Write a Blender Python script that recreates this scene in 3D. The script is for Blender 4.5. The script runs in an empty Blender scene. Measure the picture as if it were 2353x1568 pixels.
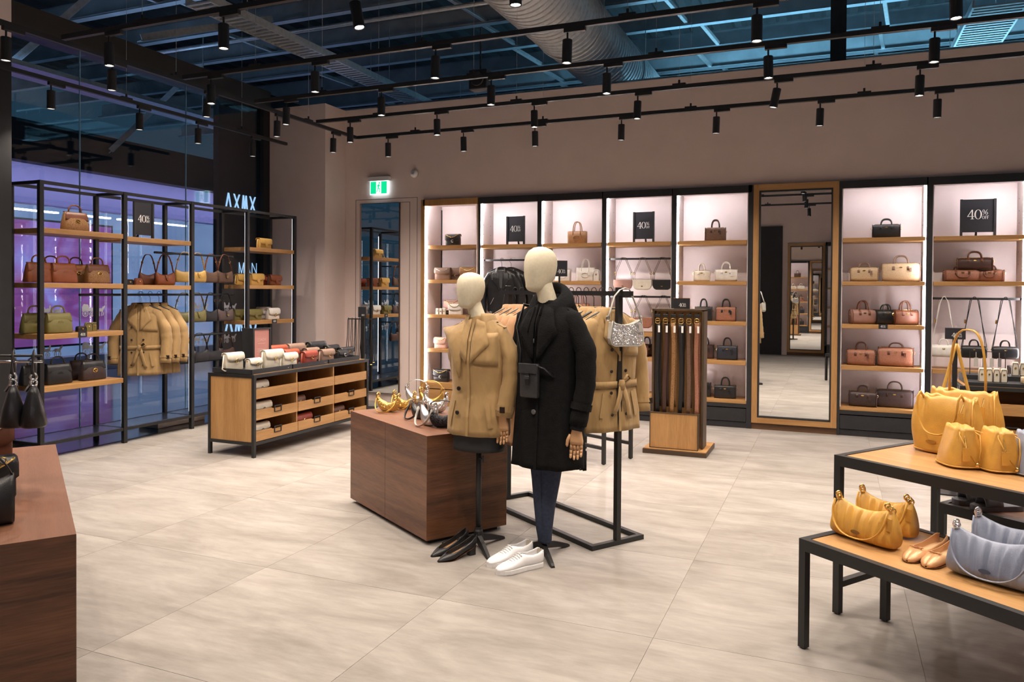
import bpy, math, random
from mathutils import Matrix, Vector
R = math.radians
rnd = random.Random(7)
sc = bpy.context.scene
C = sc.collection

# ------------------------------------------------------------------ camera, world, exposure
cam_d = bpy.data.cameras.new('camera'); cam = bpy.data.objects.new('camera', cam_d); C.objects.link(cam)
cam.matrix_world = Matrix(((0.922108, -0.011245, 0.386769, 0.0), (0.386876, 0.009704, -0.922081, 0.0), (0.006616, 0.99989, 0.013299, 1.6), (0, 0, 0, 1)))
cam_d.sensor_width = 36.0; cam_d.sensor_fit = 'HORIZONTAL'
cam_d.lens = 1760.78 / 2353 * 36.0
cam_d.shift_y = -92.15 / 2353
cam_d.clip_start = 0.05; cam_d.clip_end = 200
sc.camera = cam
w = bpy.data.worlds.new('world'); sc.world = w; w.use_nodes = True
w.node_tree.nodes['Background'].inputs[0].default_value = (0.05, 0.13, 0.21, 1)
w.node_tree.nodes['Background'].inputs[1].default_value = 0.22
sc.view_settings.view_transform = 'Standard'; sc.view_settings.look = 'None'
sc.view_settings.gamma = 1.0; sc.view_settings.use_curve_mapping = False
sc.view_settings.exposure = 0.58
sc.cycles.use_denoising = True
sc.cycles.use_adaptive_sampling = True; sc.cycles.adaptive_threshold = 0.15; sc.cycles.adaptive_min_samples = 16
sc.cycles.max_bounces = 5; sc.cycles.diffuse_bounces = 3; sc.cycles.glossy_bounces = 5; sc.cycles.transmission_bounces = 3; sc.cycles.transparent_max_bounces = 8
sc.cycles.sample_clamp_indirect = 4.0; sc.cycles.caustics_reflective = False; sc.cycles.caustics_refractive = False
sc.cycles.blur_glossy = 0.5

def light(name, kind, loc, energy, col, rot=(0, 0, 0), **kw):
    d = bpy.data.lights.new(name, kind); d.energy = energy; d.color = col
    for k, v in kw.items(): setattr(d, k, v)
    o = bpy.data.objects.new(name, d); C.objects.link(o); o.location = loc; o.rotation_euler = rot
    return o
# added cool fill lamps, unseen: roof void above and behind the partition, mall corridor
light('roof_fill_light', 'AREA', (0.2, 12.6, 4.35), 205, (0.30, 0.72, 1.0), (R(180 - 12), 0, 0), shape='RECTANGLE', size=9, size_y=0.6)
light('roof_fill_light', 'AREA', (-9.8, 6.0, 4.5), 22, (0.38, 0.62, 1.0), (R(180), 0, 0), shape='RECTANGLE', size=0.6, size_y=9)
light('roof_fill_light', 'AREA', (7.6, 5.0, 4.6), 150, (0.30, 0.72, 1.0), (R(180), 0, 0), shape='RECTANGLE', size=0.8, size_y=9)
light('mall_fill_light', 'AREA', (-12.5, 12.5, 3.78), 100, (0.70, 0.70, 1.0), (0, R(32), 0), shape='RECTANGLE', size=0.25, size_y=16)  # added fill for the fascia, tucked behind the header lip

# ------------------------------------------------------------------ materials
MATS = {}
def nodes_of(m):
    nt = m.node_tree; return nt, nt.nodes, nt.links, nt.nodes['Principled BSDF']
def mat(name, col, rough=0.5, metal=0.0, var=0.08, scale=6.0, bump=0.0, bscale=60.0, stretch=None, spec=0.5, emit=None, estr=0.0, col2=None, kind='noise', coat=0.0, sheen=0.0, space='Object', bdist=0.01):
    if name in MATS: return MATS[name]
    m = bpy.data.materials.new(name); m.use_nodes = True
    nt, N, L, B = nodes_of(m)
    B.inputs['Base Color'].default_value = (*col, 1); B.inputs['Roughness'].default_value = rough; B.inputs['Metallic'].default_value = metal
    B.inputs['Specular IOR Level'].default_value = spec
    if coat: B.inputs['Coat Weight'].default_value = coat
    if sheen: B.inputs['Sheen Weight'].default_value = sheen
    tc = N.new('ShaderNodeTexCoord'); mp = N.new('ShaderNodeMapping'); L.new(tc.outputs[space], mp.inputs[0])
    if stretch: mp.inputs['Scale'].default_value = stretch
    if var or col2:
        t = N.new('ShaderNodeTexNoise'); t.inputs['Scale'].default_value = scale; t.inputs['Detail'].default_value = 5.0
        L.new(mp.outputs[0], t.inputs[0])
        r = N.new('ShaderNodeValToRGB'); L.new(t.outputs[0], r.inputs[0])
        a = col2 if col2 else tuple(c * (1 - var) for c in col)
        b = col if col2 else tuple(min(1, c * (1 + var)) for c in col)
        r.color_ramp.elements[0].position = 0.32; r.color_ramp.elements[1].position = 0.68
        r.color_ramp.elements[0].color = (*a, 1); r.color_ramp.elements[1].color = (*b, 1)
        L.new(r.outputs[0], B.inputs['Base Color'])
    if bump:
        t2 = N.new('ShaderNodeTexNoise'); t2.inputs['Scale'].default_value = bscale; t2.inputs['Detail'].default_value = 3.0
        L.new(mp.outputs[0], t2.inputs[0])
        bp = N.new('ShaderNodeBump'); bp.inputs['Strength'].default_value = bump; bp.inputs['Distance'].default_value = bdist
        L.new(t2.outputs[0], bp.inputs['Height']); L.new(bp.outputs[0], B.inputs['Normal'])
    if emit:
        B.inputs['Emission Color'].default_value = (*emit, 1); B.inputs['Emission Strength'].default_value = estr
    MATS[name] = m; return m
def wood(name, dark, lite, rough=0.4, axis='X', scale=1.0, dist=3.0):
    if name in MATS: return MATS[name]
    m = bpy.data.materials.new(name); m.use_nodes = True
    nt, N, L, B = nodes_of(m); B.inputs['Roughness'].default_value = rough
    tc = N.new('ShaderNodeTexCoord'); mp = N.new('ShaderNodeMapping'); L.new(tc.outputs['Object'], mp.inputs[0])
    s = {'X': (0.35, 5, 5), 'Y': (5, 0.35, 5), 'Z': (5, 5, 0.35)}[axis]
    mp.inputs['Scale'].default_value = tuple(v * scale for v in s)
    n1 = N.new('ShaderNodeTexNoise'); n1.inputs['Scale'].default_value = 2.2; n1.inputs['Detail'].default_value = 6; n1.inputs['Distortion'].default_value = dist * 0.25
    L.new(mp.outputs[0], n1.inputs[0])
    mp2 = N.new('ShaderNodeMapping'); L.new(tc.outputs['Object'], mp2.inputs[0]); mp2.inputs['Scale'].default_value = tuple(v * scale * 4 for v in s)
    n2 = N.new('ShaderNodeTexNoise'); n2.inputs['Scale'].default_value = 7.0; n2.inputs['Detail'].default_value = 3; L.new(mp2.outputs[0], n2.inputs[0])
    mx = N.new('ShaderNodeMix'); mx.data_type = 'FLOAT'; mx.inputs[0].default_value = 0.35; L.new(n1.outputs[0], mx.inputs[2]); L.new(n2.outputs[0], mx.inputs[3])
    r = N.new('ShaderNodeValToRGB'); L.new(mx.outputs[0], r.inputs[0])
    r.color_ramp.elements[0].position = 0.36; r.color_ramp.elements[1].position = 0.62
    r.color_ramp.elements[0].color = (*dark, 1); r.color_ramp.elements[1].color = (*lite, 1)
    L.new(r.outputs[0], B.inputs['Base Color'])
    bp = N.new('ShaderNodeBump'); bp.inputs['Strength'].default_value = 0.08; bp.inputs['Distance'].default_value = 0.004; L.new(n2.outputs[0], bp.inputs['Height']); L.new(bp.outputs[0], B.inputs['Normal'])
    MATS[name] = m; return m
def emis(name, col, s):
    if name in MATS: return MATS[name]
    m = bpy.data.materials.new(name); m.use_nodes = True
    nt, N, L, B = nodes_of(m); B.inputs['Base Color'].default_value = (0.02, 0.02, 0.02, 1)
    B.inputs['Emission Color'].default_value = (*col, 1); B.inputs['Emission Strength'].default_value = s
    MATS[name] = m; return m
def canvas(name, c1, c2):
    """coated signature canvas: small printed motif in two tones"""
    if name in MATS: return MATS[name]
    m = bpy.data.materials.new(name); m.use_nodes = True
    nt, N, L, B = nodes_of(m); B.inputs['Roughness'].default_value = 0.5
    tc = N.new('ShaderNodeTexCoord'); v = N.new('ShaderNodeTexVoronoi'); v.feature = 'DISTANCE_TO_EDGE'; v.inputs['Scale'].default_value = 105; L.new(tc.outputs['Object'], v.inputs[0])
    r = N.new('ShaderNodeValToRGB'); L.new(v.outputs[0], r.inputs[0]); r.color_ramp.elements[0].position = 0.08; r.color_ramp.elements[1].position = 0.2
    r.color_ramp.elements[0].color = (*c2, 1); r.color_ramp.elements[1].color = (*c1, 1); L.new(r.outputs[0], B.inputs['Base Color'])
    MATS[name] = m; return m
def glitter(name, col, rough=0.25):
    if name in MATS: return MATS[name]
    m = bpy.data.materials.new(name); m.use_nodes = True
    nt, N, L, B = nodes_of(m); B.inputs['Base Color'].default_value = (*col, 1); B.inputs['Roughness'].default_value = rough; B.inputs['Metallic'].default_value = 0.75
    tc = N.new('ShaderNodeTexCoord'); v = N.new('ShaderNodeTexVoronoi'); v.inputs['Scale'].default_value = 220; L.new(tc.outputs['Object'], v.inputs[0])
    g = N.new('ShaderNodeNewGeometry'); sub = N.new('ShaderNodeVectorMath'); sub.operation = 'SUBTRACT'; L.new(v.outputs['Color'], sub.inputs[0]); sub.inputs[1].default_value = (0.5, 0.5, 0.5)
    mul = N.new('ShaderNodeVectorMath'); mul.operation = 'SCALE'; mul.inputs['Scale'].default_value = 1.1; L.new(sub.outputs[0], mul.inputs[0])
    add = N.new('ShaderNodeVectorMath'); add.operation = 'ADD'; L.new(g.outputs['Normal'], add.inputs[0]); L.new(mul.outputs[0], add.inputs[1])
    nm = N.new('ShaderNodeVectorMath'); nm.operation = 'NORMALIZE'; L.new(add.outputs[0], nm.inputs[0]); L.new(nm.outputs[0], B.inputs['Normal'])
    MATS[name] = m; return m

M = {}
M['wall'] = mat('wall_paint', (0.75, 0.615, 0.575), 0.85, var=0.03, scale=3, bump=0.06, bscale=160)
M['steel_black'] = mat('black_powder_coat', (0.012, 0.012, 0.013), 0.45, var=0.15, scale=9)
M['black_lam'] = mat('black_laminate', (0.016, 0.017, 0.02), 0.5, var=0.2, scale=14)
M['black_fab'] = mat('black_panel', (0.010, 0.010, 0.012), 0.6, var=0.2, scale=10)
M['oak'] = wood('oak_veneer', (0.33, 0.165, 0.055), (0.47, 0.26, 0.10), 0.42, 'X')
M['oak_y'] = wood('oak_veneer_crosswise', (0.33, 0.165, 0.055), (0.47, 0.26, 0.10), 0.42, 'Y')
M['oak_z'] = wood('oak_veneer_upright', (0.33, 0.165, 0.055), (0.47, 0.26, 0.10), 0.42, 'Z')
M['walnut'] = wood('walnut_veneer', (0.075, 0.028, 0.013), (0.185, 0.078, 0.038), 0.38, 'X', 0.9, 5)
M['walnut_y'] = wood('walnut_veneer_crosswise', (0.060, 0.022, 0.010), (0.165, 0.068, 0.030), 0.38, 'Y', 0.9, 5)
M['walnut_top'] = wood('walnut_top_veneer', (0.15, 0.060, 0.030), (0.20, 0.086, 0.045), 0.5, 'X', 1.2)
M['white_pan'] = mat('pale_pink_back_panel', (0.80, 0.715, 0.72), 0.6, var=0.02, scale=5)
M['led'] = emis('led_strip', (1.0, 0.92, 0.92), 55.0)
M['lamp_glow'] = emis('lamp_glow', (1.0, 0.93, 0.84), 40.0)
M['mirror'] = mat('mirror_silver', (0.93, 0.94, 0.94), 0.0, 1.0, var=0)
M['chrome'] = mat('polished_steel', (0.72, 0.72, 0.74), 0.15, 1.0, var=0)
M['galv'] = mat('galvanised_steel', (0.60, 0.63, 0.65), 0.36, 0.6, var=0.12, scale=20)
M['purlin'] = mat('zinc_purlin', (0.50, 0.57, 0.62), 0.42, 0.5, var=0.15, scale=3)
M['deck'] = mat('dark_roof_deck', (0.022, 0.025, 0.028), 0.8, var=0.2, scale=2)
M['gold'] = mat('gold_hardware', (0.85, 0.58, 0.20), 0.22, 1.0, var=0)
M['silver'] = mat('silver_hardware', (0.78, 0.78, 0.80), 0.2, 1.0, var=0)
M['paper'] = mat('white_print', (0.85, 0.84, 0.82), 0.7, var=0)
M['white_plastic'] = mat('white_plastic', (0.78, 0.78, 0.80), 0.4, var=0.02)

# ------------------------------------------------------------------ mesh builder
class MB:
    def __init__(s): s.v = []; s.f = []
    def add(s, vs, fs):
        k = len(s.v); s.v += [tuple(p) for p in vs]; s.f += [tuple(i + k for i in f) for f in fs]; return s
    def box(s, x0, x1, y0, y1, z0, z1):
        return s.add([(x0, y0, z0), (x1, y0, z0), (x1, y1, z0), (x0, y1, z0), (x0, y0, z1), (x1, y0, z1), (x1, y1, z1), (x0, y1, z1)],
                     [(0, 3, 2, 1), (4, 5, 6, 7), (0, 1, 5, 4), (1, 2, 6, 5), (2, 3, 7, 6), (3, 0, 4, 7)])
    def cbox(s, c, d, rz=0.0, rx=0.0):
        m = Matrix.Rotation(rz, 3, 'Z') @ Matrix.Rotation(rx, 3, 'X'); c = Vector(c); q = []
        for z in (-1, 1):
            for x, y in ((-1, -1), (1, -1), (1, 1), (-1, 1)):
                q.append(tuple(c + m @ Vector((x * d[0] / 2, y * d[1] / 2, z * d[2] / 2))))
        return s.add(q, [(0, 3, 2, 1), (4, 5, 6, 7), (0, 1, 5, 4), (1, 2, 6, 5), (2, 3, 7, 6), (3, 0, 4, 7)])
    def bar(s, a, b, w=0.03, h=None):
        a = Vector(a); b = Vector(b); h = h or w; d = (b - a).normalized()
        ref = Vector((0, 0, 1)) if abs(d.z) < 0.9 else Vector((1, 0, 0))
        u = d.cross(ref).normalized(); v = u.cross(d).normalized(); q = []
        for p in (a, b):
            for i, j in ((-1, -1), (1, -1), (1, 1), (-1, 1)): q.append(tuple(p + u * (i * w / 2) + v * (j * h / 2)))
        return s.add(q, [(0, 1, 2, 3), (7, 6, 5, 4), (0, 4, 5, 1), (1, 5, 6, 2), (2, 6, 7, 3), (3, 7, 4, 0)])
    def tube(s, pts, r, seg=8, closed=False, flat=1.0):
        pts = [Vector(p) for p in pts]; n = len(pts); rings = []; prev = None
        for i, p in enumerate(pts):
            if closed: d = pts[(i + 1) % n] - pts[i - 1]
            else: d = pts[min(i + 1, n - 1)] - pts[max(i - 1, 0)]
            d = d.normalized() if d.length > 1e-9 else Vector((0, 0, 1))
            if prev is None:
                ref = Vector((0, 1, 0)) if abs(d.y) < 0.85 else Vector((1, 0, 0))
                u = (ref - d * ref.dot(d)).normalized()
            else: u = (prev - d * prev.dot(d)).normalized()
            prev = u; v = d.cross(u); rr = r[i] if isinstance(r, (list, tuple)) else r
            rings.append([tuple(p + u * (math.cos(2 * math.pi * k / seg) * rr) + v * (math.sin(2 * math.pi * k / seg) * rr * flat)) for k in range(seg)])
        return s.loft(rings, caps=not closed, wrap=closed)
    def loft(s, rings, caps=True, wrap=False, open_ring=False):
        k = len(s.v); n = len(rings[0]); m = len(rings)
        for r in rings: s.v += [tuple(p) for p in r]
        for i in range(m if wrap else m - 1):
            a = k + i * n; b = k + ((i + 1) % m) * n
            for j in range(n - 1 if open_ring else n):
                j2 = (j + 1) % n; s.f.append((a + j, a + j2, b + j2, b + j))
        if caps and not wrap and not open_ring:
            s.f.append(tuple(k + j for j in reversed(range(n)))); s.f.append(tuple(k + (m - 1) * n + j for j in range(n)))
        return s
    def lathe(s, prof, c=(0, 0, 0), seg=16, axis='Z'):
        rings = []
        for r, z in prof:
            ring = []
            for k in range(seg):
                a = 2 * math.pi * k / seg; x, y = max(r, 1e-4) * math.cos(a), max(r, 1e-4) * math.sin(a)
                q = {'Z': (x, y, z), 'Y': (x, z, -y), 'X': (z, x, y)}[axis]; ring.append((q[0] + c[0], q[1] + c[1], q[2] + c[2]))
            rings.append(ring)
        return s.loft(rings)
    def prism(s, poly, y0, y1, o=(0, 0, 0)):
        """poly in local (x, z), extruded along y"""
        n = len(poly); vs = [(x + o[0], y0 + o[1], z + o[2]) for x, z in poly] + [(x + o[0], y1 + o[1], z + o[2]) for x, z in poly]
        return s.add(vs, [tuple(range(n)), tuple(reversed(range(n, 2 * n)))] + [(i, i + n, (i + 1) % n + n, (i + 1) % n) for i in range(n)])
    def sheet(s, grid, t=0.003):
        """grid[i][j] of points -> a sheet with thickness t along its normals"""
        m, n = len(grid), len(grid[0]); P = [[Vector(p) for p in row] for row in grid]; off = []
        for i in range(m):
            row = []
            for j in range(n):
                du = P[min(i + 1, m - 1)][j] - P[max(i - 1, 0)][j]; dv = P[i][min(j + 1, n - 1)] - P[i][max(j - 1, 0)]
                nn = du.cross(dv); nn = nn.normalized() if nn.length > 1e-9 else Vector((0, 0, 1)); row.append(P[i][j] + nn * t)
            off.append(row)
        vs = [p for r in P for p in r] + [p for r in off for p in r]; q = m * n; fs = []
        for i in range(m - 1):
            for j in range(n - 1):
                a, b, c, d = i * n + j, i * n + j + 1, (i + 1) * n + j + 1, (i + 1) * n + j
                fs.append((a, d, c, b)); fs.append((a + q, b + q, c + q, d + q))
        for i in range(m - 1):
            a, b = i * n, (i + 1) * n; fs.append((a, a + q, b + q, b)); a, b = i * n + n - 1, (i + 1) * n + n - 1; fs.append((a, b, b + q, a + q))
        for j in range(n - 1):
            fs.append((j, j + 1, j + 1 + q, j + q)); a = (m - 1) * n + j; fs.append((a, a + q, a + 1 + q, a + 1))
        return s.add(vs, fs)
    def mesh(s, name, smooth=False):
        me = bpy.data.meshes.new(name); me.from_pydata(s.v, [], s.f); me.validate(); me.update()
        if smooth:
            me.polygons.foreach_set('use_smooth', [True] * len(me.polygons))
        return me
    def build(s, name, material, parent=None, smooth=False, bevel=0.0, sub=0):
        me = s.mesh(name, smooth); me.materials.append(material if not isinstance(material, str) else M[material])
        o = bpy.data.objects.new(name, me); C.objects.link(o)
        if parent is not None: o.parent = parent
        if bevel:
            b = o.modifiers.new('bevel', 'BEVEL'); b.width = bevel; b.segments = 2; b.limit_method = 'ANGLE'
        if sub:
            b = o.modifiers.new('sub', 'SUBSURF'); b.levels = sub; b.render_levels = sub
        return o

LABELS = {}
def tag(o, label, cat, group=None, kind=None):
    o['label'] = label; o['category'] = cat
    if group: o['group'] = group
    if kind: o['kind'] = kind
    return o
def thing(name, label, cat, loc=(0, 0, 0), rz=0.0, group=None, scale=None):
    o = bpy.data.objects.new(name, None); C.objects.link(o); o.empty_display_size = 0.05
    o.location = loc; o.rotation_euler = (0, 0, rz)
    if scale: o.scale = (scale, scale, scale) if not isinstance(scale, tuple) else scale
    return tag(o, label, cat, group)
def struct(name, mb, m, parent=None, bevel=0.0):
    o = mb.build(name, m, parent, bevel=bevel)
    if parent is None: o['kind'] = 'structure'
    return o
def dup(o, loc=None, rz=None, label=None, parent=None, group=None, scale=None):
    c = o.copy(); C.objects.link(c); c.parent = parent
    if parent is None:
        if loc is not None: c.location = loc
        if rz is not None: c.rotation_euler = (0, 0, rz)
        if label: c['label'] = label
        if group: c['group'] = group
        if scale: c.scale = (scale, scale, scale) if not isinstance(scale, tuple) else scale
    for ch in list(o.children): dup(ch, parent=c)
    return c
def V(*a): return Vector(a)
# ================================================================== THE SETTING
# floor: large stone-look porcelain tiles with fine joints
def floor_mat():
    m = bpy.data.materials.new('stone_look_tile'); m.use_nodes = True
    nt, N, L, B = nodes_of(m); B.inputs['Roughness'].default_value = 0.42; B.inputs['Specular IOR Level'].default_value = 0.35
    tc = N.new('ShaderNodeTexCoord'); g = N.new('ShaderNodeNewGeometry'); oi = N.new('ShaderNodeObjectInfo')
    off = N.new('ShaderNodeVectorMath'); off.operation = 'ADD'; L.new(g.outputs['Position'], off.inputs[0])
    sc_ = N.new('ShaderNodeMath'); sc_.operation = 'MULTIPLY'; sc_.inputs[1].default_value = 37.0; L.new(oi.outputs['Random'], sc_.inputs[0]); L.new(sc_.outputs[0], off.inputs[1])
    mp = N.new('ShaderNodeMapping'); mp.inputs['Scale'].default_value = (0.8, 2.2, 1); L.new(off.outputs[0], mp.inputs[0])
    n1 = N.new('ShaderNodeTexNoise'); n1.inputs['Scale'].default_value = 1.6; n1.inputs['Detail'].default_value = 8; n1.inputs['Roughness'].default_value = 0.62; n1.inputs['Distortion'].default_value = 0.8; L.new(mp.outputs[0], n1.inputs[0])
    mpf = N.new('ShaderNodeMapping'); mpf.inputs['Scale'].default_value = (2.0, 9.0, 1); L.new(off.outputs[0], mpf.inputs[0])
    nf = N.new('ShaderNodeTexNoise'); nf.inputs['Scale'].default_value = 2.4; nf.inputs['Detail'].default_value = 8; nf.inputs['Roughness'].default_value = 0.7; L.new(mpf.outputs[0], nf.inputs[0])
    mxf = N.new('ShaderNodeMix'); mxf.data_type = 'FLOAT'; mxf.inputs[0].default_value = 0.38; L.new(n1.outputs[0], mxf.inputs[2]); L.new(nf.outputs[0], mxf.inputs[3])
    r = N.new('ShaderNodeValToRGB'); L.new(mxf.outputs[0], r.inputs[0])
    e = r.color_ramp.elements; e[0].position = 0.36; e[1].position = 0.62; e[0].color = (0.215, 0.192, 0.170, 1); e[1].color = (0.345, 0.318, 0.292, 1)
    hs = N.new('ShaderNodeHueSaturation'); mr = N.new('ShaderNodeMapRange'); mr.inputs['To Min'].default_value = 0.95; mr.inputs['To Max'].default_value = 1.05
    L.new(oi.outputs['Random'], mr.inputs[0]); L.new(mr.outputs[0], hs.inputs['Value']); L.new(r.outputs[0], hs.inputs['Color']); L.new(hs.outputs[0], B.inputs['Base Color'])
    n2 = N.new('ShaderNodeTexNoise'); n2.inputs['Scale'].default_value = 5; n2.inputs['Detail'].default_value = 6; L.new(mp.outputs[0], n2.inputs[0])
    mr2 = N.new('ShaderNodeMapRange'); mr2.inputs['To Min'].default_value = 0.34; mr2.inputs['To Max'].default_value = 0.55; L.new(n2.outputs[0], mr2.inputs[0]); L.new(mr2.outputs[0], B.inputs['Roughness'])
    MATS['tile'] = m; M['tile'] = m
floor_mat()
M['grout'] = mat('tile_joint', (0.22, 0.198, 0.176), 0.8)
M['dark_tile'] = mat('dark_window_plinth', (0.016, 0.018, 0.028), 0.25, var=0.1)
M['mall_tile'] = mat('mall_floor', (0.22, 0.22, 0.27), 0.12, var=0.1, scale=1.2)
struct('floor', MB().box(-7.7, 6.6, -2.1, 9.9, -0.12, -0.0025), 'grout')
floor = bpy.data.objects['floor']
tile_me = None
TW, TD = 1.12, 1.12
for i in range(13):
    for j in range(11):
        x0 = -7.47 + i * TW; y0 = -2.1 + j * TD
        x1 = min(x0 + TW, 6.6); y1 = min(y0 + TD, 9.9)
        if x1 - x0 < 0.05 or y1 - y0 < 0.05: continue
        if abs(x1 - x0 - TW) < 1e-6 and abs(y1 - y0 - TD) < 1e-6:
            if tile_me is None:
                tile_me = MB().box(0.001, TW - 0.001, 0.001, TD - 0.001, -0.01, 0).mesh('tile'); tile_me.materials.append(M['tile'])
            o = bpy.data.objects.new('tile', tile_me); C.objects.link(o); o.parent = floor; o.location = (x0, y0, 0)
        else:
            o = MB().box(0.001, x1 - x0 - 0.001, 0.001, y1 - y0 - 0.001, -0.01, 0).build('tile', 'tile', floor); o.location = (x0, y0, 0)
struct('trim_1', MB().box(-7.68, -6.853, 4.64, 8.925, -0.0024, 0.004), 'dark_tile')   # dark band under the window display
struct('floor_mall', MB().box(-15.5, -7.72, -3, 22, -0.12, -0.004), 'mall_tile')

# rear wall (stands 4.2 m, open roof void above); the display niches are let into it
WY = 9.41
wb = MB(); wb.box(-6.606, -5.306, WY, 9.95, 0, 4.215); wb.box(-5.306, 6.6, WY, 9.95, 2.853, 4.215); wb.box(1.862, 6.6, WY, 9.95, 0, 2.853)
struct('wall_back', wb, 'wall')
struct('wall_corner', MB().box(-7.60, -6.606, 8.93, 9.95, 0, 4.215), 'wall')
struct('wall_front', MB().box(-7.7, 6.6, -2.25, -2.1, 0, 4.215), 'wall')
struct('wall_right', MB().box(6.6, 6.75, -2.1, 9.95, 0, 4.215), 'wall')
struct('wall_left', MB().box(-8.6, -7.72, -2.1, 4.15, 0, 4.6), 'wall')
struct('trim_2', MB().box(-7.9, -6.85, 4.15, 4.64, 0, 3.72), 'black_fab')          # black cladding of the shop front pier
struct('wall_pier', MB().box(-7.9, -6.85, 4.15, 4.64, 3.72, 4.6), 'wall')
# hidden access door outline in the rear wall round the tall narrow mirror (fine reveal lines)
g = MB()
for dx, top in ((0.0, 2.905), (0.075, 2.845)):
    xl, xr = -6.42 + dx, -5.40 - dx * 1.6
    g.box(xl, xl + 0.006, WY - 0.003, WY, 0.0, top); g.box(xr, xr + 0.006, WY - 0.003, WY, 0.0, top); g.box(xl, xr, WY - 0.003, WY, top - 0.006, top)
M['reveal'] = mat('shadow_gap', (0.13, 0.115, 0.11), 0.9, var=0)
struct('door_1', g, 'reveal')

# shop front: header beam, glass panes with pale blue edges, black end frame
struct('trim_3', MB().box(-7.86, -7.56, 4.64, 8.93, 4.20, 4.46), mat('dark_bronze_header', (0.030, 0.026, 0.022), 0.5))
struct('trim_4', MB().box(-7.70, -7.58, 8.80, 8.93, 0, 4.20), 'black_fab')
struct('trim_5', MB().box(-7.72, -7.58, 4.64, 8.80, 0, 0.05), 'black_fab')
def glass_mat():
    m = bpy.data.materials.new('shop_glass'); m.use_nodes = True
    nt, N, L, B = nodes_of(m); out = N['Material Output']
    tr = N.new('ShaderNodeBsdfTransparent'); tr.inputs[0].default_value = (0.90, 0.95, 0.97, 1)
    gl = N.new('ShaderNodeBsdfGlossy'); gl.inputs['Roughness'].default_value = 0.0; gl.inputs[0].default_value = (0.95, 0.97, 1, 1)
    lw = N.new('ShaderNodeLayerWeight'); lw.inputs[0].default_value = 0.5
    pw = N.new('ShaderNodeMath'); pw.operation = 'POWER'; pw.inputs[1].default_value = 3.0; L.new(lw.outputs['Facing'], pw.inputs[0])
    fr = N.new('ShaderNodeMapRange'); fr.inputs['To Min'].default_value = 0.05; fr.inputs['To Max'].default_value = 0.75; L.new(pw.outputs[0], fr.inputs[0])
    mx = N.new('ShaderNodeMixShader'); L.new(fr.outputs[0], mx.inputs[0]); L.new(tr.outputs[0], mx.inputs[1]); L.new(gl.outputs[0], mx.inputs[2]); L.new(mx.outputs[0], out.inputs[0])
    M['glass'] = m
glass_mat()
M['glass_edge'] = mat('pale_blue_glass_edge', (0.30, 0.55, 0.75), 0.2, var=0)
win = struct('window_1', MB().box(-7.656, -7.644, 4.64, 5.934, 0.05, 4.20), 'glass')
struct('glass_pane', MB().box(-7.656, -7.644, 5.942, 7.429, 0.05, 4.20), 'glass', win)
struct('glass_pane', MB().box(-7.656, -7.644, 7.437, 8.80, 0.05, 4.20), 'glass', win)
for y in (5.938, 7.433): struct('silicone_joint', MB().box(-7.658, -7.642, y - 0.0035, y + 0.0035, 0.05, 4.20), 'glass_edge', win)

# the shop across the mall corridor
M['lav'] = mat('lavender_fascia', (0.34, 0.32, 0.60), 0.7, var=0.03)
M['opp_dark'] = mat('dark_bulkhead', (0.02, 0.02, 0.024), 0.6)
struct('wall_opposite', MB().box(-13.5, -13.2, 4.0, 22, 3.10, 3.80), 'lav')
struct('wall_opposite_header', MB().box(-13.6, -12.2, 4.0, 22, 3.80, 4.35).box(-12.24, -12.2, 4.0, 22, 3.68, 3.80), 'opp_dark')  # deeper header and front lip added to hide the mall fill lamp
def shop_glow():
    m = bpy.data.materials.new('lit_shop_interior'); m.use_nodes = True
    nt, N, L, B = nodes_of(m); g = N.new('ShaderNodeNewGeometry'); n = N.new('ShaderNodeTexNoise'); n.inputs['Scale'].default_value = 0.7; n.inputs['Detail'].default_value = 4
    L.new(g.outputs['Position'], n.inputs[0]); r = N.new('ShaderNodeValToRGB'); L.new(n.outputs[0], r.inputs[0])
    r.color_ramp.elements[0].position = 0.3; r.color_ramp.elements[1].position = 0.7; r.color_ramp.elements[0].color = (0.075, 0.12, 0.24, 1); r.color_ramp.elements[1].color = (0.15, 0.21, 0.35, 1)
    L.new(r.outputs[0], B.inputs['Emission Color']); B.inputs['Emission Strength'].default_value = 1.0; B.inputs['Base Color'].default_value = (0.05, 0.06, 0.1, 1)
    M['shop_glow'] = m
    m = bpy.data.materials.new('purple_screen_picture'); m.use_nodes = True
    nt, N, L, B = nodes_of(m); g = N.new('ShaderNodeNewGeometry'); mp = N.new('ShaderNodeMapping'); mp.inputs['Scale'].default_value = (1, 0.55, 0.8); mp.inputs['Rotation'].default_value = (0.6, 0, 0); L.new(g.outputs['Position'], mp.inputs[0])
    n = N.new('ShaderNodeTexNoise'); n.inputs['Scale'].default_value = 0.9; n.inputs['Detail'].default_value = 3; n.inputs['Distortion'].default_value = 1.4; L.new(mp.outputs[0], n.inputs[0])
    r = N.new('ShaderNodeValToRGB'); L.new(n.outputs[0], r.inputs[0]); e = r.color_ramp.elements
    e[0].position = 0.30; e[0].color = (0.07, 0.035, 0.16, 1); e[1].position = 0.72; e[1].color = (0.22, 0.36, 0.80, 1)
    a = e.new(0.45); a.color = (0.20, 0.05, 0.22, 1); a = e.new(0.56); a.color = (0.25, 0.16, 0.50, 1)
    L.new(r.outputs[0], B.inputs['Emission Color']); B.inputs['Emission Strength'].default_value = 0.72; B.inputs['Base Color'].default_value = (0.03, 0.02, 0.05, 1)
    M['screen_pic'] = m
shop_glow()
struct('wall_opposite_shop', MB().box(-14.6, -14.4, 4.0, 22, 0, 3.8), 'shop_glow')
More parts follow.
